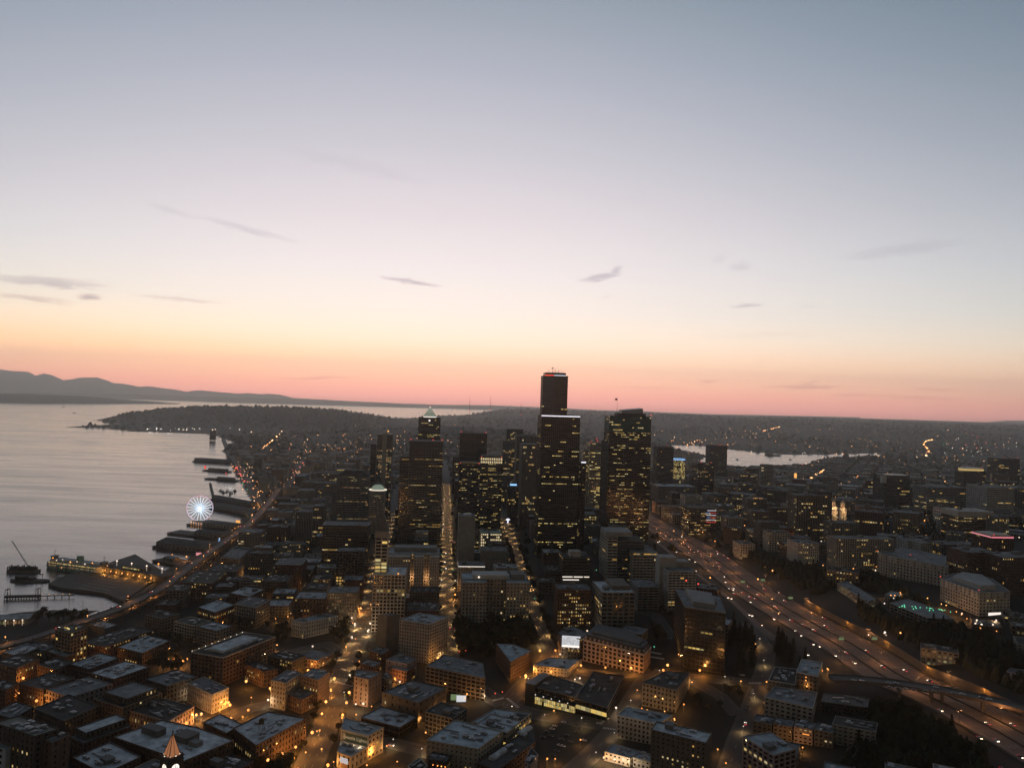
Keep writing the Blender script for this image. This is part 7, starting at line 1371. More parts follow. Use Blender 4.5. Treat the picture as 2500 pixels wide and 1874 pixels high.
for c, okl in zip(CAND, OKL):
    if not okl: continue
    d0, p, poly, h, q, w = c; d0 = p.length
    e = hz(p.x, p.y); pr = proj((p.x, p.y, e + h))
    if not (-60 < pr[0] < 2560 and 1000 < pr[1] < 1930): continue
    prg = proj((p.x, p.y, e))
    if any(inpoly(*prg, P_) for P_ in WOODS_PX): continue
    pts = np.vstack([poly, (poly + np.roll(poly, -1, 0)) / 2, poly.mean(0)])
    near = np.hypot(RP[:, 0] - p.x, RP[:, 1] - p.y) < 70
    if near.any():
        dd = np.hypot(RP[near][:, None, 0] - pts[None, :, 0], RP[near][:, None, 1] - pts[None, :, 1]) - RWD[near][:, None]
        if dd.min() < 1.0: continue
    rad = max(np.hypot(*(poly - poly.mean(0)).T))
    if any(math.hypot(cc[0] - p.x, cc[1] - p.y) < rad + R_ and sat(F_, poly) for F_, cc, R_ in FB): continue
    FB.append((poly, poly.mean(0), rad)); KEEP.append((d0, p, poly, h, q, w, e))
FW = [('dark brick', 'brick'), ('pale stone', 'pale_stone'), ('grey', 'grey_wall'), ('brown', 'tan'), ('red brick', 'red_brick'), ('cream', 'cream'), ('charcoal', 'dark_stone'), ('light grey', 'concrete')]
FR = [('dark flat roof', 'roof_dark'), ('grey flat roof', 'roof_grey'), ('pale flat roof', 'roof_pale'), ('bluish flat roof', 'roof_blue')]
def hsize(h): return 'low' if h < 11 else 'mid-height' if h < 19 else 'tall' if h < 32 else 'tower-like'
NTHING = 300; far = MB(); farw = {k: MB() for k in ('brick', 'concrete', 'grey_wall', 'tan', 'dark_stone')}; farl = MB(); farr = {k: MB() for k in ('roof_dark', 'roof_grey', 'ground_soil')}
for i, (d0, p, poly, h, q, w, e) in enumerate(KEEP):
    rr = random.Random(i * 13 + 5); fw = FW[int(q * 8) % 8]; fr = rr.choice(FR[:2] * 2 + FR)
    if i < NTHING:
        near = d0 < 1100
        st = style(rr.choice(('punch', 'punch', 'punch', 'grid', 'bands')), wall=fw[1], roof=fr[1], lit=rr.choice((.04, .08, .14, .26)), bay=rr.choice((3.4, 4.0, 4.6)), litm=rr.choice(('warm_light', 'warm_light', 'yellow_light', 'dim_light')))
        r, lp, hh = make('building', 'x', 'building', [tuple(v) for v in poly], e + h, st, gearn=rr.choice((3, 5, 8)) if d0 < 1500 else 2, near=False, seed=i, foot=False, house=rr.random() < .3)
        auto(r, f'{hsize(h)} {fr[0].split()[0]}-roofed {fw[0].replace(" ", "-")} building', (p.x, p.y, e + h), 'ordinary city buildings between the landmarks')
    else:
        z0 = e - 1; P_ = [tuple(v) for v in poly]; m = rr.choice(list(farw)); farw[m].prism(P_, z0, e + h); farr[rr.choice(list(farr))].prism(offset(ccw(P_), .2), e + h, e + h + .5)
        if rr.random() < .5: a_ = Vector(P_[0]).lerp(Vector(P_[2]), rr.uniform(.3, .6)); farw['grey_wall'].box(a_.x - 3, a_.x + 3, a_.y - 3, a_.y + 3, e + h + .4, e + h + 3.4)
        lp = ccw(P_)
        for k in range(4):
            a_ = Vector(lp[k]); b_ = Vector(lp[(k + 1) % 4]); t = (b_ - a_).normalized(); nn = Vector((t.y, -t.x))
            if nn.dot(p) > 0: continue
            L0 = (b_ - a_).length; nb = int(L0 / 3.6)
            for f_ in range(int(h / 3.4)):
                for j in range(nb):
                    if rr.random() < .07:
                        c_ = a_ + t * ((j + .5) * L0 / nb) + nn * .12; z = z0 + 1.8 + f_ * 3.4; farl.quad((c_.x - t.x, c_.y - t.y, z), (c_.x + t.x, c_.y + t.y, z), (c_.x + t.x, c_.y + t.y, z + 1.6), (c_.x - t.x, c_.y - t.y, z + 1.6))
print('fill', len(KEEP))
# houses on the far hills, too many to count
rr = random.Random(21); n = 0
DD = 3300 + 9000 * RNG.random(9000) ** 1.4; PX = RNG.uniform(480, 2560, 9000); XS = np.array([xy_at(px, 1000, D)[0].x for px, D in zip(PX, DD)]); PH = np.stack([XS, DD], 1)
OKH = (sdist(PH, LAND) > 40) & (sdist(PH, LAKE) < -40); ZH = ter_raw(PH)
for (x, D), e in list(zip(PH[OKH].tolist(), ZH[OKH].tolist()))[:3200]:
    s_ = rr.uniform(5, 10); an = A_P if rr.random() < .7 else rr.random(); c_, q_ = math.cos(an), math.sin(an); h = rr.uniform(5, 8)
    m = rr.choice(('grey_wall', 'tan', 'dark_stone', 'dark_stone')); farw[m].obox((x, D, 0), (c_, -q_, 0), (q_, c_, 0), (0, 0, 1), (-s_, s_), (-s_ * .7, s_ * .7), (e - 2, e + h))
for k, mb in farw.items(): o = obj('distant_buildings', mb, k, kind='stuff')
for k, mb in farr.items(): obj('distant_roofs', mb, k, kind='stuff')
obj('distant_lit_windows', farl, 'warm_light', kind='stuff')
# ------------------------------------------------------------------ trees
def tree_proto(kind, seed, label):
    rr = random.Random(seed); r = root('conifer_tree' if kind == 'conifer' else 'street_tree', label, 'tree', (0, 0, -50))
    tr = MB(); lf = MB()
    def leaf(c, s):
        n = Vector((rr.gauss(0, 1), rr.gauss(0, 1), rr.gauss(.6, 1))).normalized(); a = n.orthogonal().normalized(); b = n.cross(a); k = rr.random() * 6.28; a, b = a * math.cos(k) + b * math.sin(k), b * math.cos(k) - a * math.sin(k)
        lf.add([tuple(c - a * s - b * s * .5), tuple(c + a * s * .2 - b * s * .7), tuple(c + a * s + b * s * .2), tuple(c - a * s * .1 + b * s * .7)], [(0, 1, 2, 3)])
    if kind == 'conifer':
        H = 17; tr.tube((0, 0, 0), (0, 0, H), .38, .05, 6)
        for k in range(13):
            z = 2 + k * 1.12; R_ = 3.4 * (1 - (z - 1) / H) ** .85 * rr.uniform(.8, 1.15)
            for q in range(7):
                an = rr.random() * 6.28
                for u in range(5): f = (u + .6) / 5; leaf(Vector((R_ * f * math.cos(an), R_ * f * math.sin(an), z - f * 1.0 + rr.uniform(-.3, .3))), .75 - .3 * f)
        m = 'leaf_conifer'
    else:
        H = rr.uniform(10, 12.5); tr.tube((0, 0, 0), (0, 0, H * .45), .34, .24, 6)
        blobs = []
        for q in range(9):
            an = q * 2.4 + rr.random(); b0 = Vector((0, 0, H * rr.uniform(.28, .45))); b1 = Vector((math.cos(an) * rr.uniform(1.4, 3.6), math.sin(an) * rr.uniform(1.4, 3.6), H * rr.uniform(.5, .9))); tr.tube(b0, b1, .15, .05, 5); blobs.append((b1, rr.uniform(1.5, 2.6)))
        blobs.append((Vector((0, 0, H * .85)), 2.2))
        for c, R_ in blobs:
            for q in range(52): d = Vector((rr.gauss(0, 1), rr.gauss(0, 1), rr.gauss(0, .8))).normalized() * R_ * rr.uniform(.55, 1.1); leaf(c + d, rr.uniform(.35, .75))
        m = 'leaf_dark'
    obj('trunk', tr, 'bark', r); obj('crown', lf, m, r); return r
TP = [tree_proto('broad', 3, 'x'), tree_proto('broad', 5, 'x'), tree_proto('broad', 8, 'x'), tree_proto('conifer', 4, 'x'), tree_proto('conifer', 9, 'x')]
USED = set(); NT = 0
def put_tree(k, x, y, z, sc, text, group):
    global NT
    NT += 1
    if k not in USED: USED.add(k); o = TP[k]; o.location = (x, y, z); o.rotation_euler = (0, 0, random.random() * 6.28); o.scale = (sc,) * 3
    else: o = copy_tree(TP[k], (x, y, z), random.random() * 6.28, 'x', None, sc)
    auto(o, text, (x, y, z + 8), group)
AREAS = [(WOODS_PX[2], 58, 'b', 'dark leafy tree in the park', 1.75), (WOODS_PX[3], 24, 'c', 'tall dark conifer on the bank', 1.25), (WOODS_PX[4], 16, 'c', 'dark conifer on the freeway edge', 1.2), (WOODS_PX[5], 16, 'b', 'dark tree on the old square', 1.2), (WOODS_PX[6], 16, 'b', 'lamp-lit tree on the street', 1.0), (WOODS_PX[7], 12, 'b', 'shore tree against the water', 1.15), (WOODS_PX[8], 10, 'b', 'tree on the sloping block', .9),
         (WOODS_PX[0], 60, 'm', 'dark tree on the freeway slope', 1.15), (WOODS_PX[1], 40, 'm', 'dark tree in the lower corner', 1.2), (WOODS_PX[10], 8, 'b', 'dark tree on the vacant lot', .8), (WOODS_PX[11], 6, 'b', 'small dark street tree', .9), ([(560, 1530), (650, 1500), (725, 1560), (700, 1605), (600, 1612)], 15, 'b', 'dark tree by the brick blocks', 1.25), ([(812, 1530), (862, 1500), (885, 1560), (850, 1612), (800, 1600)], 10, 'b', 'dark tree by the wide street', 1.2)]
for P_, n, kd, text, sc in AREAS:
    xs, ys = [q[0] for q in P_], [q[1] for q in P_]; got = 0; tr_ = 0
    while got < n and tr_ < 4000:
        tr_ += 1; px, py = random.uniform(min(xs), max(xs)), random.uniform(min(ys), max(ys))
        if not inpoly(px, py, P_): continue
        p = ground(px, py)
        if np.any(np.hypot(RP[:, 0] - p.x, RP[:, 1] - p.y) < RWD + 1) or any(math.hypot(cc[0] - p.x, cc[1] - p.y) < R_ * .8 for F_, cc, R_ in FB): continue
        k = random.choice((0, 1, 2)) if kd == 'b' or (kd == 'm' and random.random() < .65) else random.choice((3, 4)); put_tree(k, p.x, p.y, hz(p.x, p.y) - .1, sc * random.uniform(.75, 1.2), text, 'trees of the ' + text.split(' in the ')[-1].split(' on the ')[-1]); got += 1
def row(pxs, off, step, text, u0=0, sc=.75):
    pts = resample([ground(*p) for p in pxs], step)
    for i in range(1, len(pts) - 1):
        d = (pts[i + 1] - pts[i - 1]).normalized(); nn = Vector((-d.y, d.x))
        for s in (-off, off):
            if random.random() < .25: continue
            q = pts[i] + nn * s + d * random.uniform(-3, 3); 
            if any(math.hypot(cc[0] - q.x, cc[1] - q.y) < R_ and sat(F_, np.array([(q.x - 1, q.y - 1), (q.x + 1, q.y - 1), (q.x + 1, q.y + 1), (q.x - 1, q.y + 1)])) for F_, cc, R_ in FB): continue
            put_tree(random.choice((0, 1, 2)), q.x, q.y, hz(q.x, q.y), sc * random.uniform(.7, 1.15), text, 'street trees')
row([(1096, 1590), (1091, 1440), (1091, 1330)], 10.5, 24, 'small tree on the middle avenue')
row([(1335, 1580), (1300, 1490), (1270, 1390), (1250, 1320)], 9.5, 14, 'leafy street tree on the right-hand avenue', sc=.95)
row([(765, 1860), (800, 1760), (830, 1660), (860, 1590)], 12, 22, 'dark street tree by the orange street', sc=.9)
print('trees', NT)
# woods that read as one mass: slope, far hills
mat('wood_mass', (.034, .036, .019), .95, var=.5, scale=.05, rnd=0)
wm = MB(); rr = random.Random(77)
def clump(mb, x, y, z, R_, H_):
    n = 6; a0 = rr.random() * 6; v = [(x, y, z + H_ * rr.uniform(.85, 1.15))]; f = []
    for k in range(n): an = a0 + 6.2832 * k / n; q = R_ * rr.uniform(.45, .75); v.append((x + q * math.cos(an), y + q * math.sin(an), z + H_ * rr.uniform(.55, .8)))
    for k in range(n): an = a0 + 6.2832 * (k + .5) / n; q = R_ * rr.uniform(.8, 1.2); v.append((x + q * math.cos(an), y + q * math.sin(an), z - 1))
    for k in range(n): f += [(0, 1 + k, 1 + (k + 1) % n), (1 + k, 1 + n + k, 1 + (k + 1) % n), (1 + (k + 1) % n, 1 + n + k, 1 + n + (k + 1) % n)]
    mb.add(v, f)
for P_, n in ((WOODS_PX[0], 6500), (WOODS_PX[1], 2000), (WOODS_PX[2], 120), (WOODS_PX[13], 1600)):
    xs, ys = [q[0] for q in P_], [q[1] for q in P_]; g_ = 0
    while g_ < n:
        px, py = rr.uniform(min(xs), max(xs)), rr.uniform(min(ys), max(ys)); g_ += 1
        if not inpoly(px, py, P_): continue
        p = ground(px, py)
        if np.any(np.hypot(RP[:, 0] - p.x, RP[:, 1] - p.y) < RWD + 1.5) or any(math.hypot(cc[0] - p.x, cc[1] - p.y) < R_ * .8 + 2 for F_, cc, R_ in FB): continue
        clump(wm, p.x, p.y, hz(p.x, p.y), rr.uniform(2.2, 5.6), rr.uniform(4, 12.5))
DD = 1250 + 2600 * RNG.random(7000); XS = np.array([xy_at(px, 1000, D)[0].x for px, D in zip(RNG.uniform(500, 2560, 7000), DD)]); CB_ = [(cc[0], cc[1], R_) for F_, cc, R_ in FB]; CBA = np.array(CB_)
PH = np.stack([XS, DD], 1); OKH = (sdist(PH, LAND) > 25) & (sdist(PH, LAKE) < -15); ct = MB()
for (x, D) in PH[OKH].tolist():
    if x < 250 and rr.random() < .55: continue
    if np.any(np.hypot(RP[:, 0] - x, RP[:, 1] - D) < RWD + 3) or np.any(np.hypot(CBA[:, 0] - x, CBA[:, 1] - D) < CBA[:, 2] * .72): continue
    for q in range(rr.choice((1, 2, 3))): xx, yy = x + rr.uniform(-6, 6), D + rr.uniform(-6, 6); clump(ct, xx, yy, hz(xx, yy), rr.uniform(3, 6.5), rr.uniform(6, 12))
obj('city_tree_masses', ct, 'wood_mass', kind='stuff')
obj('slope_undergrowth', wm, 'wood_mass', kind='stuff')
wf = MB()
DD = np.concatenate([3400 + 9500 * RNG.random(15000) ** 1.3, RNG.uniform(6300, 8400, 2200)]); XS = np.concatenate([np.array([xy_at(px, 1000, D)[0].x for px, D in zip(RNG.uniform(200, 2560, 15000), DD[:15000])]), RNG.uniform(-3750, -1200, 2200)])
PH = np.stack([XS, DD], 1); OKH = (sdist(PH, LAND) > 8) & (sdist(PH, LAKE) < -10); ZH = ter_raw(PH)
for (x, D), e in zip(PH[OKH].tolist(), ZH[OKH].tolist()):
    if math.sin(x / 310 + 1.3 * math.sin(D / 520)) + math.sin(D / 390 + x / 700) + rr.uniform(-1.2, 1.2) < -.35: continue
    s_ = rr.choice((4, 5, 6, 8, 11)) * rr.uniform(.8, 1.2) * (1 + D / 14000); clump(wf, x, D, e, s_, s_ * rr.uniform(.9, 1.5))
obj('distant_woods', wf, 'wood_mass', kind='stuff')
# ------------------------------------------------------------------ street lamps: pole, arm, glowing head, its own light
def lamp_proto(m, color, energy, H_=8.0, rad=.95, spot=False, nm='street_lamp'):
    r = root(nm, 'x', 'street lamp', (0, 0, -60)); mb = MB(); mb.tube((0, 0, 0), (0, 0, H_ - .5), .13, .08, 6); mb.lathe((0, 0, 0), [(.3, 0), (.3, .5), (.16, .8)], 8); obj('pole', mb, 'pole_metal', r)
    mb = MB(); mb.tube((0, 0, H_ - .6), (0, 0, H_ - rad), .2, .28, 6); obj('neck', mb, 'pole_metal', r)
    mb = MB(); mb.ball((0, 0, H_), rad, 8, 6); obj('lamp_globe', mb, m, r)
    li = bpy.data.lights.new('lamp_light', 'POINT'); li.energy = energy; li.color = color; li.shadow_soft_size = .25; lo = bpy.data.objects.new('lamp_light', li); COL.objects.link(lo); lo.parent = r; lo.location = (.1, -.9, H_ - 1.5)
    if spot: li.type = 'SPOT'; s2 = lo.data; s2.spot_size = math.radians(164); s2.spot_blend = 1.0
    return r
LO = lamp_proto('lamp_orange', (1, .37, .065), 5000, 8.0, 1.2); LWt = lamp_proto('lamp_white', (1, .70, .42), 2600); LS = lamp_proto('lamp_orange', (1, .44, .12), 1700, 7.0, .62); LY = lamp_proto('avenue_bulb', (1, .58, .21), 7800, 8.5, .34, True, 'avenue_lamp'); LZ = lamp_proto('lamp_white', (1, .66, .30), 2600, 8.0, .5, True); LP_ = lamp_proto('lamp_white', (1, .85, .65), 500, 5.0, .42, False, 'park_lamp')
PR = {'o': (LO, 8.0, 'orange glowing street lamp'), 'w': (LWt, 8.0, 'white glowing street lamp'), 's': (LS, 7.0, 'small orange street lamp'), 'y': (LY, 8.5, 'small pale avenue lamp'), 'z': (LZ, 8.0, 'pale street lamp'), 'p': (LP_, 5.0, 'little white park lamp')}
FIRST = set()
def lamp(k, px=None, py=None, P=None):
    pr, H_, text = PR[k]
    p = ground(px, py, H_) if P is None else P; z = hz(p.x, p.y) if P is None else p.z
    if k not in FIRST: FIRST.add(k); o = pr; o.location = (p.x, p.y, z)
    else: o = copy_tree(pr, (p.x, p.y, z), random.random() * 6, 'x', None, random.uniform(.78, 1.08))
    auto(o, text, (p.x, p.y, z + H_), 'street lamps'); return o
def many(crop, k, *pts):
    for q in crop(*pts): lamp(k, *q)
many(BL, 'o', (460, 440), (370, 975), (1888, 1208), (235, 745), (2037, 1100), (200, 885)); many(BL, 's', (1640, 585), (1705, 558), (1760, 540), (1895, 548), (1715, 440), (2060, 685), (1190, 355), (1350, 740)); many(BL, 'w', (1000, 885), (1925, 880), (1840, 1208))
many(BN, 'o', (1200, 600), (1460, 672), (1498, 598), (1075, 845), (855, 1058), (680, 1140), (568, 1068), (655, 975), (668, 1022), (1727, 748), (1690, 850), (1640, 985), (1600, 1090), (1875, 895), (1848, 998), (1810, 1112), (1500, 1300), (1335, 1425), (1200, 1500), (1320, 1532), (1055, 1575), (1172, 1615), (1660, 1620), (1990, 35))
many(BN, 's', (1845, 425), (1435, 1495), (1360, 1640), (1255, 128), (1130, 135), (885, 925), (1615, 600), (1285, 85), (1145, 415)); many(BN, 'w', (1240, 540), (1055, 968), (380, 1100), (1505, 430), (1865, 100), (1932, 200), (2065, 255), (1905, 330))
many(BM, 'w', (275, 200), (430, 195), (415, 255), (730, 780), (1590, 908), (225, 710), (285, 998), (360, 1012)); many(BM, 'o', (680, 740), (1115, 545), (2003, 728), (455, 1475)); many(BM, 's', (185, 425), (1070, 570), (1118, 1055), (1180, 1010), (320, 570), (940, 1138), (1885, 610)); many(BM, 'p', (1470, 325), (1405, 285), (1990, 298), (2005, 378), (1775, 310), (1875, 258))
many(BQ, 'o', (905, 605), (1153, 625), (1413, 645), (1782, 620), (1738, 668), (490, 470), (647, 455), (438, 650), (603, 685), (348, 728)); many(BQ, 's', (375, 880), (1893, 500), (1520, 1050), (1575, 1065), (1850, 1155), (228, 610), (290, 720)); many(BQ, 'w', (694, 505), (845, 742), (893, 748), (1260, 1050), (968, 272), (1135, 1530), (1245, 1555), (1335, 1575), (1385, 1580))
many(BR, 'o', (450, 660)); many(BR, 's', (1012, 397), (1740, 640), (1750, 662), (1688, 672), (195, 1155))
many(CC, 'w', (1153, 885), (1290, 887), (208, 1240), (245, 1275)); many(CC, 'o', (1290, 1025), (335, 1168)); many(CC, 's', (1285, 975), (1285, 1085), (1340, 1310), (435, 1140))
many(CRP(380, 1230, 6.907), 'o', (280, 840), (520, 888), (48, 1010)); many(CRP(380, 1230, 6.907), 's', (610, 962), (530, 1012), (148, 1262), (1475, 1085), (1540, 1150), (1580, 1150), (1670, 290), (1690, 20), (1155, 610), (1365, 475), (980, 700), (1320, 490), (1290, 440)); many(CRP(380, 1230, 6.907), 'w', (235, 1195), (285, 1165), (1250, 495), (1195, 500), (1880, 135), (400, 770))
many(C6, 's', (1235, 705), (1285, 730), (1240, 765), (1388, 792), (1440, 825), (1495, 855), (820, 600), (680, 615), (725, 635), (765, 635), (415, 405), (240, 230)); many(C6, 'w', (1595, 880), (1580, 912), (1643, 925), (1758, 922), (1790, 880), (150, 375))
many(CE, 'o', (760, 1435), (1065, 1325)); many(CE, 's', (1262, 1370), (1040, 840), (750, 820), (1220, 930), (660, 1215), (380, 1150), (1690, 945), (1660, 1170)); many(CD, 'o', (1345, 1505), (390, 1100)); many(CD, 's', (1758, 1612), (480, 1435), (1245, 845), (925, 850)); many(CW, 'o', (1225, 275), (925, 350)); many(CW, 's', (1300, 1415), (1425, 1360), (1230, 1495), (1450, 945), (1600, 1030), (800, 1190), (1280, 355), (1295, 405), (1270, 430), (1115, 570), (1000, 585), (850, 215), (955, 590))
C80 = CRP(800, 880, 4.48)
many(C80, 's', (365, 1110), (865, 880), (320, 885), (310, 930), (1820, 960), (1390, 915), (400, 990))
# more lamps on the small streets, wherever no building stands
FARL = {'f': MB(), 'g': MB()}; FARP = MB()
rr = random.Random(33)
def sprinkle(n, box, kinds):
    g_ = t_ = 0
    while g_ < n and t_ < 3000:
        t_ += 1; px, py = rr.uniform(box[0], box[2]), rr.uniform(box[1], box[3]); p = ground(px, py, 7)
        if p.z < 2.9 or abs(hz(p.x, p.y)) < 2.5 or any(math.hypot(cc[0] - p.x, cc[1] - p.y) < R_ + 1.5 and sat(F_, np.array([(p.x - 2, p.y - 2), (p.x + 2, p.y - 2), (p.x + 2, p.y + 2), (p.x - 2, p.y + 2)])) for F_, cc, R_ in FB): continue
        if any(inpoly(*proj((p.x, p.y, p.z)), P_) for P_ in WOODS_PX[:2]): continue
        k = rr.choice(kinds); z = hz(p.x, p.y); g_ += 1
        if k in FARL: FARL[k].ball((p.x, p.y, z + 7), rr.uniform(.55, 1.15), 6, 4); FARP.tube((p.x, p.y, z), (p.x, p.y, z + 6.2), .12, n=4)
        else: lamp(k, P=Vector((p.x, p.y, z)))
sprinkle(16, (0, 1600, 900, 1870), 'sso'); sprinkle(16, (470, 1330, 900, 1590), 'sss'); sprinkle(70, (560, 1130, 900, 1330), 'ffg'); sprinkle(16, (900, 1640, 1480, 1860), 'ss'); sprinkle(14, (1550, 1650, 2000, 1860), 's'); sprinkle(90, (1640, 1150, 2500, 1420), 'fffg'); sprinkle(10, (2120, 1430, 2480, 1560), 'fg')
obj('far_street_lamps', FARL['f'], 'lamp_orange', kind='stuff'); obj('far_white_lamps', FARL['g'], 'lamp_white', kind='stuff'); obj('far_lamp_posts', FARP, 'pole_metal', kind='stuff')
# lamps down the avenues
for pxs, off, step, kk in (([(1097, 1620), (1094, 1540), (1091, 1440), (1091, 1330), (1092, 1240), (1090, 1180)], 7.0, 19, 'y'), ([(820, 1690), (850, 1610), (880, 1555), (905, 1470), (935, 1340), (955, 1250)], 8.0, 24, 'y'), ([(1345, 1600), (1322, 1555), (1300, 1490), (1270, 1390), (1250, 1320), (1225, 1260)], 6.6, 24, 'y')):
    pts = resample([ground(*p) for p in pxs], step)
    for i in range(1, len(pts) - 1):
        d = (pts[i + 1] - pts[i - 1]).normalized(); nn = Vector((-d.y, d.x)); s = off if i % 2 else -off; q = pts[i] + nn * s; lamp(kk, P=Vector((q.x, q.y, hz(q.x, q.y))))
for (px, py) in ((1250, 1735), (1330, 1752), (1420, 1765), (1500, 1795), (1455, 1845), (1540, 1720), (1180, 1695), (1290, 1665), (1610, 1645), (1680, 1656), (1770, 1660), (1840, 1700), (1815, 1780), (1865, 1620), (1855, 1570), (960, 1815), (1030, 1835), (840, 1700), (470, 1740)): lamp('z', px, py - 12)
# freeway: tall lamps on the medians, glowing wall lamps
def hwy_lamp():
    r = root('highway_lamp', 'x', 'street lamp', (0, 0, -60)); mb = MB(); mb.tube((0, 0, 0), (0, 0, 11.5), .2, .1, 6); [mb.tube((0, 0, 11.3), (s * 2.2, 0, 12), .09, .07, 5) for s in (-1, 1)]; obj('pole', mb, 'pole_metal', r)
    for s in (-1, 1): mb = MB(); mb.box(s * 2.2 - .55, s * 2.2 + .55, -.35, .35, 11.8, 12.15); obj('lamp_head', mb, 'metal', r); mb = MB(); mb.box(s * 2.2 - .42, s * 2.2 + .42, -.28, .28, 11.7, 11.79); obj('lamp_lens', mb, 'lamp_orange', r)
    li = bpy.data.lights.new('lamp_light', 'POINT'); li.energy = 7000; li.color = (1, .42, .14); li.shadow_soft_size = .4; lo = bpy.data.objects.new('lamp_light', li); COL.objects.link(lo); lo.parent = r; lo.location = (0, 0, 11.1); return r
HW = hwy_lamp(); first = True
for i in range(4, len(I52) - 2, 5):
    for off in ((10.5, -7.5)[(i // 5) % 2], (-34, 34)[(i // 5) % 2]):
        d = (I52[i + 1] - I52[i - 1]).normalized(); nn = Vector((-d.y, d.x)); q = I52[i] + nn * off
        if first: o = HW; o.location = (q.x, q.y, I5Z[i]); o.rotation_euler = (0, 0, math.atan2(d.y, d.x) + 1.57); first = False
        else: o = copy_tree(HW, (q.x, q.y, I5Z[i]), math.atan2(d.y, d.x) + 1.57, 'x')
        auto(o, 'tall two-armed freeway lamp', (q.x, q.y, I5Z[i] + 10), 'freeway lamps')
for k, (px, py) in enumerate(((1994, 1474), (2066, 1520), (2162, 1564), (2271, 1614), (2390, 1668))):
    i = min(range(len(I52)), key=lambda j: abs(proj((*(I52[j] + Vector((-(I52[min(j + 1, len(I52) - 1)] - I52[max(j - 1, 0)]).normalized().y, (I52[min(j + 1, len(I52) - 1)] - I52[max(j - 1, 0)]).normalized().x)) * -36), I5Z[j]))[0] - px))
    d = (I52[min(i + 1, len(I52) - 1)] - I52[i - 1]).normalized(); nn = Vector((-d.y, d.x)); q = I52[i] - nn * 35.2; r = root('wall_lamp', 'x', 'lamp', (q.x, q.y, I5Z[i])); mb = MB(); mb.tube((0, 0, 0), (0, 0, 8.2), .14, n=5); mb.tube((0, 0, 8.2), (-nn.x * -1.2, -nn.y * -1.2, 8.6), .08, n=4); obj('pole', mb, 'pole_metal', r); mb = MB(); mb.ball((nn.x * .8, nn.y * .8, 8.6), .2); obj('lamp_head', mb, 'orange_glow', r)
    li = bpy.data.lights.new('lamp_light', 'POINT'); li.energy = 2300; li.color = (1, .36, .05); li.shadow_soft_size = .3; lo = bpy.data.objects.new('lamp_light', li); COL.objects.link(lo); lo.parent = r; lo.location = (nn.x * 1.5, nn.y * 1.5, 7.6); auto(r, 'orange lamp washing the retaining wall', (q.x, q.y, I5Z[i] + 8), 'retaining wall lamps')
# inside the viaduct
for i in range(3, len(V2) - 2, 6):
    li = bpy.data.lights.new('deck_light', 'POINT'); li.energy = 5200; li.color = (1, .40, .1); li.shadow_soft_size = .3; lo = bpy.data.objects.new('deck_light', li); COL.objects.link(lo); lo.parent = vr; lo.location = (V2[i].x - vr.location.x, V2[i].y - vr.location.y, 14.8 - 3)
    mb = MB(); q = V2[i] - Vector(vr.location[:2]); mb.box(q.x - .6, q.x + .6, q.y - .6, q.y + .6, 15.4 - 3, 15.7 - 3); obj('deck_lamp', mb, 'orange_glow', vr)
for i in range(6, len(V2) - 3, 9):  # lamp posts added on the upper deck to brighten it
    d = (V2[i + 1] - V2[i - 1]).normalized(); q = V2[i] + Vector((-d.y, d.x)) * (7.6 if i % 2 else -7.6); lamp('s', P=Vector((q.x, q.y, 17.0)))
# green exit signs on gantries
for lab, px, py, dirn in (('green lit freeway sign over the middle lanes', 1813, 1415, 1), ('second green lit freeway sign near the ramp wall', 1862, 1411, 1), ('green and yellow lit sign gantry lower down the freeway', 2054, 1557, 1), ('small yellow lit sign by the retaining wall', 2135, 1556, 1), ('small yellow lit sign above the express lanes', 1930, 1455, 1)):
    p = at(px, py + 14, 43); i = min(range(len(I52)), key=lambda j: (I52[j] - p.to_2d()).length); d = (I52[min(i + 1, len(I52) - 1)] - I52[i - 1]).normalized(); r = root('freeway_sign', lab, 'sign', (p.x, p.y, I5Z[i]), rz=math.atan2(d.y, d.x) + math.pi / 2); mb = MB(); mb.tube((-3.4, 0, 0), (-3.4, 0, 7.5), .2, n=5); mb.tube((3.4, 0, 0), (3.4, 0, 7.5), .2, n=5); mb.box(-3.5, 3.5, .12, .35, 7, 7.4); obj('gantry', mb, 'pole_metal', r); mb = MB(); mb.box(-2.8, 2.8, -.12, .1, 5.2, 8); obj('sign_panel', mb, 'green_glow', r); mb = MB(); mb.box(-2.8, 2.8, -.18, -.12, 5.2, 6.1); obj('sign_lamp_strip', mb, 'sign_yellow', r)
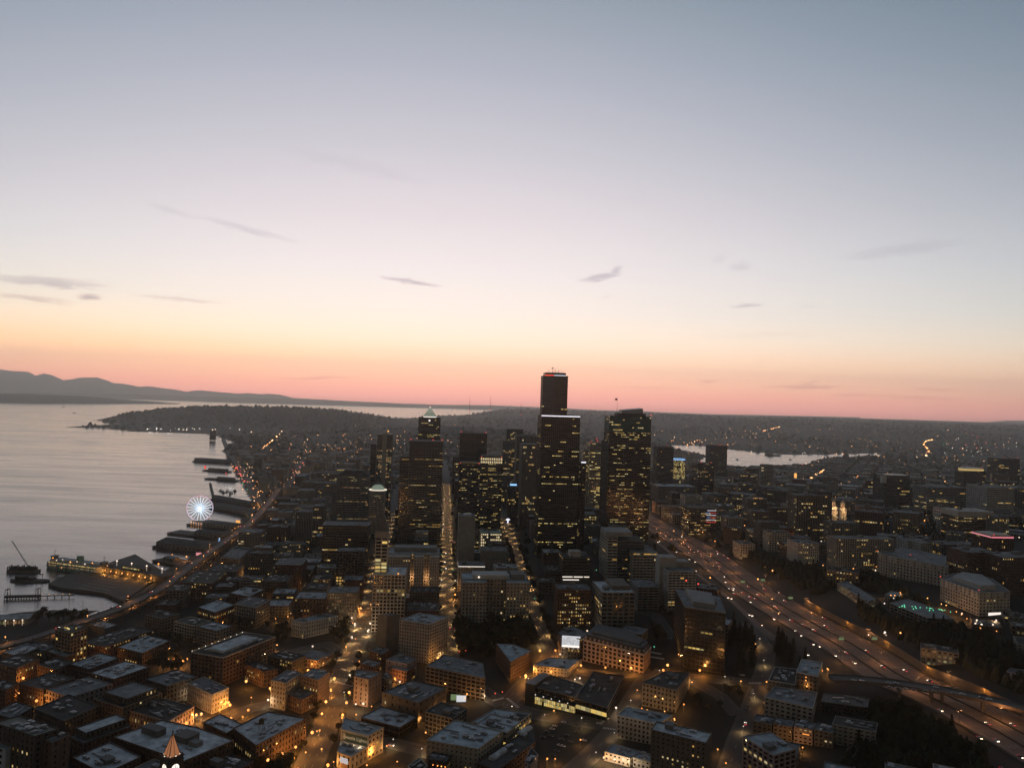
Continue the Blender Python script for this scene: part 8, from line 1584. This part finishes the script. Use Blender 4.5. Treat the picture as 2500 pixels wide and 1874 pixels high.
# ------------------------------------------------------------------ cars
def car_proto(body, on):
    r = root('car', 'x', 'car', (0, 0, -70)); mb = MB(); w = .9
    prof = [(-2.2, .35), (2.2, .35), (2.25, .75), (1.2, .95), (-1.9, .98), (-2.25, .8)]; cab = [(-1.6, .96), (.75, .96), (.2, 1.45), (-1.2, 1.45)]
    def ex(pr, w0, w1=None): 
        w1 = w1 or w0; n = len(pr); return [(x, -w0 if z < 1.2 else -w1, z) for x, z in pr] + [(x, w0 if z < 1.2 else w1, z) for x, z in pr], [tuple(range(n)), tuple(range(2 * n - 1, n - 1, -1))] + [(i, i + n, (i + 1) % n + n, (i + 1) % n) for i in range(n)]
    mb.add(*ex(prof, w)); obj('body', mb, body, r); mb = MB(); mb.add(*ex(cab, w * .94, w * .76)); obj('cabin_glass', mb, 'dark_glass', r); mb = MB(); mb.add(*ex([(-1.15, 1.44), (.15, 1.44), (.1, 1.5), (-1.1, 1.5)], w * .75)); obj('car_roof', mb, body, r)
    mb = MB(); [mb.tube((x, y - .1, .33), (x, y + .1, .33), .33, n=8) for x in (-1.4, 1.4) for y in (-.82, .82)]; obj('wheels', mb, 'tyre', r)
    if on:
        for s in (-1, 1): mb = MB(); mb.ball((2.2, s * .62, .68), .40, 6, 4); obj('headlight', mb, 'headlight', r)
        for s in (-1, 1): mb = MB(); mb.ball((-2.2, s * .62, .75), .33, 6, 4); obj('taillight', mb, 'taillight', r)
    return r
CARS = {('d', 1): car_proto('car_dark', 1), ('w', 1): car_proto('car_white', 1), ('d', 0): car_proto('car_dark', 0), ('w', 0): car_proto('car_white', 0)}; CF = set()
def car(key, x, y, z, yaw, text, group):
    if key not in CF: CF.add(key); o = CARS[key]; o.location = (x, y, z); o.rotation_euler = (0, 0, yaw)
    else: o = copy_tree(CARS[key], (x, y, z), yaw, 'x')
    auto(o, text, (x, y, z + 1), group)
def fcar(px, py, toward):
    p = at(px, py, 43.2); i = min(range(len(I52)), key=lambda j: (I52[j] - p.to_2d()).length); p = at(px, py, I5Z[i] + .7); d = (I52[min(i + 1, len(I52) - 1)] - I52[max(i - 1, 0)]).normalized()
    nn = Vector((-d.y, d.x)); lat = (p.to_2d() - I52[i]).dot(nn)
    z = I5Z[i] + .02 if abs(lat) < 32 else hz(p.x, p.y) + .52
    if toward: d = -d
    car((random.choice('dwd'), 1), p.x, p.y, z, math.atan2(d.y, d.x), 'car with white headlights on the freeway' if toward else 'car with red tail lights on the freeway', 'cars driving on the freeway')
for q in C5((210, 203), (340, 275), (400, 295), (405, 412), (590, 548), (592, 572), (640, 645), (730, 690), (762, 692), (705, 497), (735, 560), (785, 560), (782, 576), (955, 697), (945, 853), (972, 857), (1070, 948), (1195, 873), (1405, 985), (1465, 1035), (1590, 1125), (1655, 1147), (1538, 1218), (1815, 1238), (2010, 1310), (40, 100), (20, 125)): fcar(*q, True)
for q in BS((155, 515), (355, 590), (1225, 1070), (1620, 1340), (1790, 1375), (1660, 1525), (2040, 1540), (1855, 1630), (725, 975), (780, 1030)): fcar(*q, True)
for q in C5((160, 73), (290, 110), (345, 205), (440, 185), (463, 215), (630, 190), (697, 228), (740, 257), (570, 215), (650, 342), (630, 305), (885, 605), (1015, 670), (1210, 745), (1310, 688), (1105, 570), (1260, 610), (1375, 885), (1605, 985), (1725, 943), (1705, 860), (940, 545), (1040, 628), (205, 70), (310, 80), (345, 145), (490, 250), (800, 615), (960, 650), (1495, 930)): fcar(*q, False)
for q in BS((65, 220), (485, 475), (645, 630), (870, 672), (1120, 775), (1705, 1205), (275, 490), (1960, 1215)): fcar(*q, False)
for q in CC((1155, 145), (1205, 45), (1210, 115), (1235, 235), (1220, 285), (1240, 310), (1210, 365), (1228, 360), (1250, 395), (1255, 500), (1280, 520), (1240, 1385), (1285, 1378)): p = ground(*q); car(('d', 1), p.x, p.y, p.z + .5, math.radians(90 + 5.4), 'car with red tail lights on the middle avenue', 'cars on the avenues')
for q in CC((1165, 220), (1170, 330), (1165, 385), (1195, 625), (1185, 715), (1195, 780), (1180, 80), (245, 1470)): p = ground(*q); car(('w', 1), p.x, p.y, p.z + .5, math.radians(-90 + 5.4), 'car with white headlights on the avenue', 'cars on the avenues')
for q, k in zip(BQ((730, 1197), (640, 1237), (615, 1267), (850, 1222), (885, 1262), (860, 1300), (1085, 1213), (935, 1382), (690, 1432), (722, 1442), (625, 1532), (705, 1375), (560, 1300), (600, 1340), (800, 1400), (760, 1330), (660, 1490), (520, 1350)), 'wwwdddwwwwdddddddd'): p = ground(*q); car((k, 0), p.x, p.y, p.z + .1, math.radians(random.choice((-20, 160, -18))), 'parked %s car on the open lot' % ('white' if k == 'w' else 'dark'), 'cars parked on the open lot')
for q, k in zip(BS((705, 795), (780, 797), (1180, 838), (350, 768), (430, 770), (715, 842), (800, 848), (880, 856), (960, 866), (1080, 876), (1165, 886), (1365, 902), (1640, 945), (1720, 960), (1450, 908)), 'wwwwwddddddddww'):
    p = at(*q, 50.6); car((k, 0), p.x, p.y, 50.02, math.atan2((OV[8] - OV[6]).y, (OV[8] - OV[6]).x), '%s car' % ('white' if k == 'w' else 'dark'), 'cars on the road bridge')
for q, k in zip(BR((985, 880), (975, 905), (955, 970), (935, 1040), (915, 1070), (880, 728), (830, 722), (770, 765), (435, 712), (470, 715)), 'wwdddwdddd'): p = ground(*q); car((k, 0), p.x, p.y, p.z + .5, math.radians(72 if q[1] > 1670 else 0), '%s kerbside car' % ('white' if k == 'w' else 'dark'), 'cars parked along the steep street')
p = ground(*BR((912, 1222))[0]); car(('w', 1), p.x, p.y, p.z + .5, math.radians(75), 'car braking with red lights on the steep street', 'cars on the steep street')
p = ground(*BM((640, 1440))[0]); car(('w', 1), p.x, p.y, p.z + .5, math.radians(-15), 'white van-like car with lit headlights on the side street', 'cars on side streets')
for i in range(3, len(V2) - 3, 9): d = (V2[i + 1] - V2[i]).normalized(); q = V2[i] + Vector((-d.y, d.x)) * random.choice((-3, 3)); car(('d', 1), q.x, q.y, 17.05, math.atan2(d.y, d.x), 'car on the upper viaduct deck', 'cars on the viaduct')
for k, q in enumerate(((470, 1375), (492, 1358), (508, 1345), (522, 1335), (540, 1322), (556, 1310), (572, 1298), (588, 1287), (600, 1276), (450, 1390), (430, 1404))): lamp('so'[k % 2], *q)
for k, q in enumerate(((478, 1372), (483, 1368), (489, 1363), (494, 1359), (499, 1356), (515, 1343), (519, 1340), (530, 1332), (536, 1328), (549, 1318), (553, 1315), (565, 1306), (579, 1296), (584, 1293), (592, 1286), (597, 1281), (604, 1200), (598, 1185), (592, 1170), (586, 1158), (610, 1212), (618, 1226))): p = ground(*q); car(('d', 1), p.x, p.y, p.z + .2, math.radians(100 if k % 3 else -80), 'car with its lights on along the shore road', 'cars on the shore road')
# signals
def signal(lab, px, py, m):
    p = ground(px, py, 6); r = root('traffic_light', lab, 'traffic light', (p.x, p.y, hz(p.x, p.y))); mb = MB(); mb.tube((0, 0, 0), (0, 0, 6.2), .12, n=6); mb.box(-.25, .25, -.2, .2, 5.3, 6.7); obj('pole', mb, 'pole_metal', r); mb = MB(); mb.ball((0, -.3, 6), .55, 6, 4); obj('signal_lamp', mb, m, r)
for i, q in enumerate(CC((1155, 635), (1262, 635), (1153, 788), (1270, 788))): signal(('left', 'right', 'left', 'right')[i] + '-hand green traffic light at the %s crossing of the middle avenue' % ('farther' if i < 2 else 'nearer'), *q, 'green_light')
for i, q in enumerate(C4((1060, 583), (1645, 1358), (435, 868), (75, 575))): signal(('green traffic light behind the hall with white ledges', 'green traffic light right of the pink stone building', 'green light among the trees of the right-hand avenue', 'green light on the right-hand avenue near the courthouse')[i], *q, 'green_light')
for i, q in enumerate(BM((1332, 478), (1397, 468), (1695, 900), (1767, 885))): signal(('red traffic light beside the park, left one', 'red traffic light beside the park, right one', 'red light left of the bright zebra junction', 'red light right of the bright zebra junction')[i], *q, 'red_light')
for i, q in enumerate(CRP(0, 1200, 4.424)((1230, 1045), (1285, 1032), (1340, 1025), (1393, 1018), (1200, 1072), (1255, 1060), (1313, 1050), (1370, 1042))): signal('%s lane light over the ferry yard gates, %s from left' % (('green', 'green', 'red', 'red', 'orange', 'orange', 'red', 'red')[i], ('first', 'second', 'third', 'fourth', 'lower first', 'lower second', 'lower third', 'lower fourth')[i]), *q, ('green_light', 'green_light', 'red_light', 'red_light', 'orange_glow', 'orange_glow', 'red_light', 'red_light')[i])
# ------------------------------------------------------------------ the countless lights of the far city
def scatter(name, m, pts):
    mb = MB()
    for (px, py, k) in pts:
        p = ground(px, py, 6); 
        if p.y < 300: continue
        mb.ball((p.x, p.y, p.z + 6), k * (.00042 if 'white' in name else .00055) * p.y, 5, 3)
    obj(name, mb, m, kind='stuff')
def line(a, b, n, j, k): return [(a[0] + (b[0] - a[0]) * (t := rr.random()) + rr.gauss(0, j), a[1] + (b[1] - a[1]) * t + rr.gauss(0, j * .5), k * rr.uniform(.5, 1.2)) for _ in range(n)]
def blob(cx, cyy, sx, sy, n, k): return [(cx + rr.gauss(0, sx), cyy + rr.gauss(0, sy), k * rr.uniform(.4, 1.2)) for _ in range(n)]
def clean(l): return [q for q in l if q[1] > 1018 + .012 * q[0]]
o_ = line((1862, 1052), (1920, 1037), 26, 1.0, 1.0) + line((1935, 1030), (1980, 1031), 16, 1.5, .8) + line((1960, 1180), (2012, 1146), 40, 1.6, 1.5) + line((640, 1095), (690, 1052), 26, 1.5, 1.1) + line((600, 1130), (640, 1095), 14, 2, .8) + blob(1680, 1085, 30, 8, 18, .9) + blob(900, 1080, 90, 22, 60, .75) + blob(1000, 1075, 60, 14, 20, .6) + blob(1790, 1075, 110, 18, 40, .7) + blob(2200, 1120, 160, 28, 90, .75) + blob(2100, 1200, 180, 40, 90, .7) + blob(1700, 1150, 70, 25, 40, .7) + blob(720, 1130, 60, 30, 70, .8) + blob(600, 1150, 20, 30, 30, .9) + blob(800, 1110, 70, 18, 50, .7) + line((1600, 1290), (1760, 1390), 10, 3, .8) + blob(760, 1180, 25, 14, 26, .9)
o_ += blob(2150, 1180, 200, 50, 150, .75) + blob(1850, 1180, 120, 35, 70, .7) + blob(680, 1160, 50, 40, 60, .8) + blob(860, 1100, 110, 25, 60, .7) + line((745, 1190), (770, 1120), 22, 4, 1.0) + line((600, 1255), (650, 1180), 20, 6, .9) + blob(2300, 1250, 120, 40, 40, .6) + blob(1750, 1060, 120, 12, 36, .7) + blob(2100, 1070, 180, 18, 60, .6)
o_ += line((2262, 1112), (2270, 1098), 22, 1.2, 1.5) + line((2270, 1098), (2253, 1086), 16, 1.0, 1.2) + line((2253, 1086), (2262, 1075), 14, 1.0, 1.2) + line((2262, 1075), (2278, 1073), 12, 1.0, 1.1)
w_ = line((355, 1047), (600, 1047), 26, 3, 1.1) + line((360, 1054), (420, 1058), 10, 1.5, .9) + [(2164 + k * 5, 1031, 1.1) for k in range(4)] + blob(2380, 1095, 70, 14, 40, .8) + blob(880, 1085, 90, 20, 26, .6) + blob(2150, 1190, 160, 40, 50, .6) + line((1700, 1100), (2150, 1108), 14, 2, .8) + blob(700, 1140, 60, 30, 30, .7) + line((1640, 1135), (1760, 1150), 10, 2, .8)
r_ = blob(2380, 1090, 70, 14, 18, .8) + blob(740, 1130, 50, 24, 20, .9) + blob(1740, 1090, 120, 20, 14, .7) + blob(2100, 1180, 160, 40, 24, .7) + line((575, 1140), (600, 1180), 16, 3, 1.0)
g_ = line((575, 1140), (615, 1220), 9, 2, .9) + blob(2310, 1085, 6, 2, 4, .9) + blob(2000, 1200, 150, 40, 8, .7)
for nm, m, l_ in (('city_lights_orange', 'far_orange', o_), ('city_lights_white', 'far_white', w_), ('city_lights_red', 'far_red', r_), ('city_lights_green', 'green_light', g_)): scatter('distant_' + nm.replace('city_lights_', '') + '_lights', m, clean(l_))
finish_labels()
